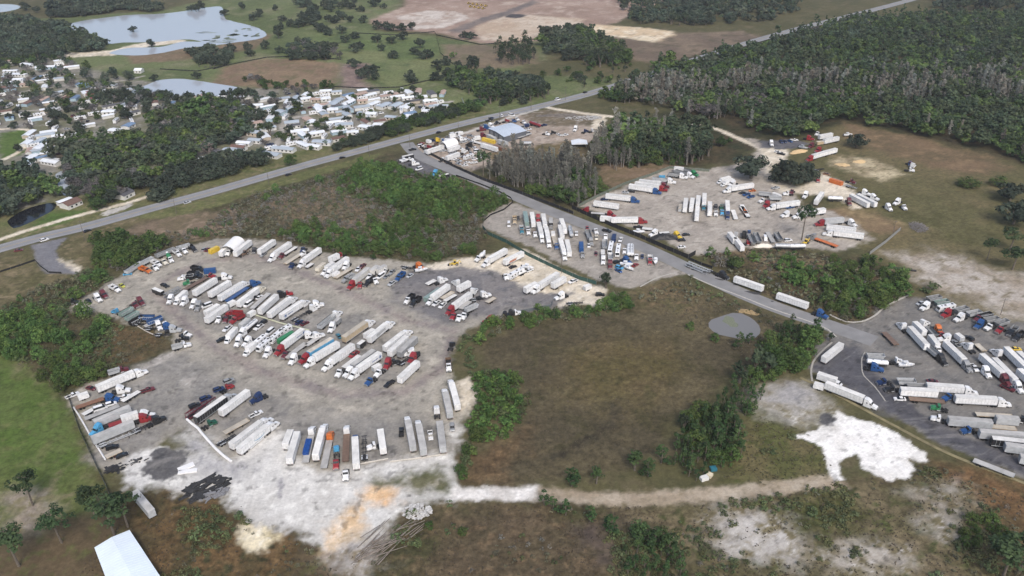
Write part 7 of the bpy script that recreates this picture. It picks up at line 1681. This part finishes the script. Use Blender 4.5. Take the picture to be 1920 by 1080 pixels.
spread([(-40, 108), (90, 98), (110, 112), (60, 124), (-40, 130)], 10, {'oak': 1, 'greenoak': 1}, 68, 'tree at the upper edge of the camper sites', 'trees above the camper sites', 'tree', 'park_tree', .6, .9, 'forest', '', 20, .6, keep=.7)
# trailer park
spread([(122, 350), (120, 290), (150, 258), (285, 262), (290, 215), (330, 205), (400, 200), (480, 214), (470, 250), (400, 286), (330, 330), (270, 345), (255, 372), (160, 385), (140, 372)], 7.0, {'mixed': 1.6, 'greenoak': 2.2, 'bareoak': .9, 'oak': 1.6}, 16, 'tree of the green wood inside the trailer park', 'wood inside the trailer park', 'tree', 'park_tree', .75, 1.1, 'forest', 'wood inside the trailer park', 130, .6)
spread([(270, 368), (300, 340), (345, 318), (440, 290), (510, 300), (470, 318), (360, 352), (290, 380)], 8, {'oak': 1}, 17, 'grey-green oak along the upper side of the highway', 'oaks along the highway', 'tree', 'oak_tree', .75, 1.0, 'forest', '', 40)
spread([(-60, 320), (30, 322), (100, 350), (112, 372), (60, 388), (0, 414), (-60, 430)], 7.5, {'greenoak': 2, 'oak': 2}, 18, 'dark tree beside the canal and the ditch', 'trees beside the canal', 'tree', 'park_tree', .8, 1.1, 'forest', 'trees', 70)
spread([(632, 282), (690, 255), (740, 232), (800, 216), (905, 192), (912, 204), (820, 232), (720, 268), (660, 292)], 5.2, {'oak': 1.5, 'greenoak': 1}, 19, 'tree in the hedge along the highway', 'hedge along the highway', 'tree', 'hedge_tree', .5, .75, 'shrubbery', '', 110)
def park_trees(poly, step, seed, keep, n_ind, kinds, lo, hi, label, group):
    P = scatter(poly, step, seed, keep=keep); P = P[np.argsort(P[:, 1])]
    for i, (x, y) in enumerate(P):
        sp, s = str(rng.choice(kinds)), rng.uniform(lo, hi)
        if i < n_ind: tree_obj(sp, x, y, s, label, group=group, name='park_tree', sxy=s * rng.uniform(.85, 1.15))
        else: MASS.setdefault('forest', []).append((sp, x, y, s, .7))
park_trees([(-40, 130), (110, 108), (260, 150), (460, 172), (560, 168), (560, 260), (480, 280), (300, 210), (130, 250), (0, 240), (-40, 240)], 15, 20, .85, 70, ['oak', 'oak', 'bareoak', 'greenoak'], .6, 1.0, 'oak shading the camper sites and homes of the park', 'oaks of the trailer park')
park_trees([(560, 170), (840, 168), (800, 220), (600, 290), (520, 300)], 17, 21, .62, 50, ['greenoak', 'oak'], .4, .75, 'small green tree between the mobile homes', 'small trees between the homes')
# thicket between the highway and the big yard
T1 = [(182, 490), (230, 452), (330, 440), (380, 425), (430, 385), (560, 345), (680, 310), (760, 312), (830, 332), (955, 376), (905, 420), (912, 445), (880, 478), (790, 490), (650, 478), (550, 452), (480, 442), (400, 444), (330, 458), (230, 510)]
spread(T1, 3.7, {'scrub': 1.5, 'greyscrub': 1.7, 'shrub': 2.0, 'bush': .9}, 30, 'shrub at the front of the thicket behind the big yard', 'shrubs of the thicket', 'shrub', 'shrub', .6, 1.1, 'shrubbery', '', 60, 1.0, clump=.20, cs=40)
spread([(700, 320), (800, 322), (960, 376), (900, 420), (880, 470), (800, 485), (740, 470), (720, 420), (620, 400), (600, 350)], 5.0, {'bush': 1}, 31, 'bright green bush in the thicket', 'bright bushes of the thicket', 'shrub', 'bush', .55, 1.0, 'shrubbery', 'bright bushes', 150, clump=.50, cs=30)
spread([(176, 500), (178, 462), (225, 452), (320, 458), (300, 476), (235, 508)], 5.0, {'bush': 1, 'greenoak': .25}, 32, 'dark green bush in the clump beside the yard entrance', 'bush clump beside the yard entrance', 'shrub', 'bush', .8, 1.2, 'shrubbery', 'bushes', 60)
# left brush
spread([(-60, 610), (70, 545), (180, 502), (218, 530), (130, 576), (215, 604), (320, 640), (200, 706), (115, 742), (50, 690), (-60, 640)], 3.6, {'scrub': 1.4, 'shrub': 2, 'bush': 1.2}, 33, 'shrub in the brush left of the yard', 'brush left of the yard', 'shrub', 'shrub', .6, 1.15, 'shrubbery', '', 55, 1.0, clump=.36)
# marsh hedge
spread([(852, 650), (880, 622), (960, 594), (1030, 585), (1120, 560), (1160, 555), (1200, 575), (1150, 590), (1050, 600), (960, 618), (900, 650), (890, 690), (970, 715), (985, 745), (960, 815), (890, 850), (862, 905), (850, 905), (862, 840), (890, 790), (880, 720)], 3.2, {'shrub': 2.4, 'bush': 1, 'scrub': .5}, 34, 'green shrub in the hedge round the marsh', 'hedge round the marsh', 'shrub', 'shrub', .6, 1.1, 'shrubbery', '', 80, 1.0, clump=.33, cs=14)
spread([(890, 705), (960, 700), (985, 745), (960, 815), (895, 830), (880, 760)], 3.6, {'bush': 1}, 35, 'tall green bush at the inner corner of the marsh', 'tall bushes at the marsh corner', 'shrub', 'bush', .45, .8, 'shrubbery', 'bushes', 80)
spread([(1180, 560), (1230, 545), (1300, 520), (1360, 560), (1480, 606), (1560, 640), (1500, 640), (1430, 610), (1330, 566), (1250, 572)], 4.0, {'scrub': 1.5, 'shrub': 1}, 36, 'low shrub below the access road', 'shrubs below the access road', 'shrub', 'shrub', .5, .95, 'shrubbery', '', 25, clump=.42)
spread([(1430, 690), (1440, 640), (1480, 606), (1520, 622), (1555, 642), (1520, 690), (1440, 730), (1400, 790), (1385, 870), (1310, 900), (1262, 885), (1290, 800), (1340, 745), (1380, 705)], 4.6, {'young': 1.4, 'bush': 2, 'mixed': .35}, 37, 'dark green tree in the belt right of the marsh', 'green belt right of the marsh', 'tree', 'green_tree', .75, 1.35, 'shrubbery', 'belt', 170)
spread([(1310, 900), (1260, 880), (1285, 800), (1340, 780), (1385, 800), (1390, 860)], 4.4, {'young': 1}, 38, 'dark pine in the pine clump by the dirt track', 'pine clump by the dirt track', 'tree', 'pine_tree', 1.0, 1.5, 'shrubbery', 'pines', 70)
spread([(1310, 470), (1400, 470), (1560, 485), (1690, 515), (1700, 548), (1660, 585), (1560, 602), (1450, 560), (1380, 525)], 4.2, {'scrub': 1.6, 'shrub': 1.4, 'greyscrub': .8, 'bush': 1.2}, 39, 'shrub in the scrub between the access road and the far lot', 'scrub beside the access road', 'shrub', 'shrub', .7, 1.2, 'shrubbery', '', 45, clump=.34)
spread([(1555, 490), (1620, 490), (1700, 520), (1698, 555), (1640, 560), (1600, 600), (1560, 598), (1540, 560)], 6.0, {'greenoak': 1, 'bush': 2}, 40, 'green tree in the clump above the paved lot', 'green clump above the paved lot', 'tree', 'green_tree', .6, 1.0, 'shrubbery', 'clump', 60)
# foreground scrub
spread([(300, 930), (430, 945), (470, 990), (560, 1010), (690, 1034), (760, 955), (1000, 945), (1300, 955), (1600, 905), (1740, 870), (2000, 960), (2000, 1120), (260, 1120), (270, 1000)], 4.0, {'scrub': 2.4, 'shrub': .8, 'greyscrub': .9}, 41, 'low scrub clump in the brown foreground', 'scrub of the foreground', 'shrub', 'scrub_clump', .25, .65, 'shrubbery', 'low scrub of the foreground', 150, .8, clump=.55, cs=18)
for k_, (pl, st, cl_) in enumerate([([(1150, 945), (1420, 932), (1600, 905), (1740, 880), (1860, 960), (1920, 1120), (1150, 1120)], 3.0, .54), ([(280, 940), (430, 950), (540, 1020), (520, 1100), (300, 1100)], 3.0, .50), ([(680, 1040), (760, 960), (900, 945), (860, 990), (760, 1040)], 3.0, .50), ([(1400, 800), (1500, 815), (1550, 880), (1420, 905), (1360, 900)], 3.4, .56), ([(1120, 990), (1180, 960), (1290, 1000), (1280, 1090), (1150, 1090)], 3.0, .52)]):
    spread(pl, st, {'lowscrub': 1.6, 'shrub': .3}, 70 + k_, 'low olive scrub patch', 'low scrub', 'shrub', 'scrub_clump', .5, 1.0, 'shrubbery', '', 0, .9, clump=cl_, cs=22)
spread([(1180, 1000), (1260, 1000), (1290, 1050), (1270, 1100), (1160, 1090)], 4.5, {'young': 1}, 42, 'young pine in the dark foreground clump', 'pines of the foreground clump', 'tree', 'pine_tree', .7, 1.2, 'shrubbery', 'pines', 30)
spread([(1820, 980), (1870, 970), (1900, 1020), (1860, 1050), (1810, 1020)], 4.5, {'bush': 1}, 43, 'green shrub in the right foreground', 'green shrubs of the right foreground', 'shrub', 'shrub', .5, .8, 'shrubbery', 'shrubs', 20)
spread([(1540, 890), (1640, 905), (1740, 880), (1640, 960), (1560, 950)], 5, {'shrub': 1}, 44, 'shrub below the white sand', 'shrubs below the white sand', 'shrub', 'shrub', .3, .7, 'shrubbery', 'shrubs', 40, clump=.45)
mass('forest', 'dense woods of dark green trees and bare grey cypress', 'woods', MASS.get('forest', []))
mass('shrubbery', 'dense green, olive and grey scrub and undergrowth', 'undergrowth', MASS.get('shrubbery', []))
# reeds and grass tufts: nobody could count them
def tufts(name, label, poly, step, seed, dk, lt, h, keep=1.0, clump=0):
    P = scatter(poly, step, seed, keep=keep, clump=clump, cs=9); P = off_sand(P); n = len(P)
    if not n: return
    k = 3; Q = np.repeat(P, k, 0) + rng.normal(size=(n * k, 2)) * step * .22; hh = h * rng.uniform(.5, 1.3, n * k)
    C0 = np.stack([Q[:, 0], Q[:, 1], hh * .42], 1); N = rng.normal(size=(n * k, 3)) * .38 + np.array([0, 0, 1.0]); N /= np.linalg.norm(N, axis=1)[:, None]
    V, F = leaf_cards(C0, N, hh * 1.0, 1.3); V[:, 2] = np.maximum(V[:, 2], .01)
    t = np.clip(fbm(Q[:, 0], Q[:, 1], 10, seed + 2) * 1.6 - .3 + rng.normal(size=n * k) * .2, 0, 1)[:, None]
    me = np_mesh(name, V, F, np.repeat(np.array(dk) * (1 - t) + np.array(lt) * t, 4, 0)); me.materials.append(LEAF)
    o = bpy.data.objects.new(name, me); col.objects.link(o); tag(o, label, 'grass', None, 'stuff')
MARSH = [(890, 655), (960, 616), (1050, 602), (1150, 592), (1290, 606), (1340, 640), (1430, 690), (1370, 705), (1315, 748), (1255, 802), (1205, 872), (1100, 897), (960, 910), (868, 908), (895, 850), (965, 820), (990, 760), (975, 705), (915, 690)]
tufts('marsh_grass', 'brown marsh grass in the round marsh', MARSH, 2.7, 50, (0.069, 0.058, 0.041), (0.099, 0.083, 0.059), .42)
tufts('scrub_grass', 'brown and olive grass of the foreground scrub', [(205, 955), (300, 918), (430, 942), (560, 1012), (690, 1036), (770, 955), (1000, 942), (1300, 955), (1600, 905), (1740, 870), (2050, 960), (2050, 1150), (150, 1150)], 2.0, 51, (0.063, 0.054, 0.037), (0.096, 0.082, 0.055), .5, clump=.42)
tufts('scrub_grass', 'brown grass among the shrubs left of the yard', [(-60, 610), (70, 545), (180, 502), (215, 604), (325, 645), (190, 712), (115, 745), (50, 690), (-60, 640)], 2.2, 52, (0.059, 0.054, 0.033), (0.092, 0.083, 0.053), .7)
tufts('scrub_grass', 'dry grass among the thicket shrubs', T1, 2.6, 53, (0.063, 0.057, 0.038), (0.102, 0.090, 0.065), .9)
tufts('scrub_grass', 'dry grass below and above the access road', [(1190, 560), (1260, 522), (1330, 548), (1480, 604), (1560, 642), (1440, 690), (1340, 640), (1290, 604)], 2.2, 54, (0.061, 0.053, 0.036), (0.096, 0.081, 0.055), .7)
tufts('scrub_grass', 'dry grass of the scrub beside the far lot', [(1310, 465), (1480, 465), (1690, 515), (1700, 555), (1640, 598), (1560, 604), (1450, 560), (1350, 515)], 2.4, 55, (0.063, 0.054, 0.037), (0.102, 0.084, 0.062), .8)
tufts('scrub_grass', 'olive grass beside the white sand', [(1400, 775), (1500, 812), (1550, 860), (1565, 893), (1440, 905), (1340, 905), (1385, 860)], 2.0, 56, (0.046, 0.048, 0.024), (0.086, 0.079, 0.046), .6)
# ---------------------------------------------------------------- air: far things fade a little
hz = MB().box(-10500, 10500, -2300, 4800, -1.0, 222.0).build('haze', bpy.data.materials.new('haze air'))
hm = hz.data.materials[0]; hm.use_nodes = True; nt = hm.node_tree
nt.nodes.remove(nt.nodes["Principled BSDF"])
pv = nt.nodes.new("ShaderNodeVolumePrincipled"); pv.inputs["Color"].default_value = (.86, .90, .96, 1); pv.inputs["Density"].default_value = .00008; pv.inputs["Anisotropy"].default_value = .2
nt.links.new(pv.outputs[0], nt.nodes["Material Output"].inputs["Volume"]); hz["kind"] = "stuff"; hz["label"] = "pale even haze over the far land"; hz["category"] = "haze"
# ---------------------------------------------------------------- labels: what it looks like, and which one
ORD = "first second third fourth fifth sixth seventh eighth ninth tenth eleventh twelfth thirteenth fourteenth fifteenth sixteenth seventeenth eighteenth nineteenth twentieth".split() + ['twenty-' + w for w in "first second third fourth fifth sixth seventh eighth ninth".split()] + ['thirtieth'] + ['thirty-' + w for w in "first second third fourth fifth sixth seventh eighth ninth".split()]
def photo_x(p):
    v = Vector((p[0], p[1], (p[2] if len(p) > 2 else 0) - CAM_H))
    w = v.dot(_F); return v.dot(_Rt) / w, v.dot(_Up) / w
GROUPS = {'trailer': 'trailers parked in the lots', 'truck': 'trucks parked in the lots', 'car': 'cars', 'pickup': 'pickups', 'dump truck': 'dump trucks', 'tanker': 'tankers', 'container': 'shipping containers', 'motorhome': 'motorhomes', 'boat': 'boats on trailers', 'van': 'vans', 'loader': 'backhoe loaders',
          'house': 'homes of the trailer park', 'pole': 'utility poles along the roads', 'tree': 'lone trees', 'fence': 'fences'}
_by = {}
for e, stem, place in ALL: _by.setdefault((stem, place), []).append(e)
for (stem, place), es in _by.items():
    es.sort(key=lambda e: photo_x(e.location)[0])
    for i, e in enumerate(es):
        s = (stem + ' ' + (place or '')).strip()
        if len(es) > 1:
            if len(es) == 2: s = (stem + ', ' + ('left' if i == 0 else 'right') + ' of two, ' + place) if place else s
            else: s = f"{stem}, {ORD[i]} from left, {place}"
        e["label"] = s
        e["group"] = GROUPS.get(e["category"], e["category"] + 's')
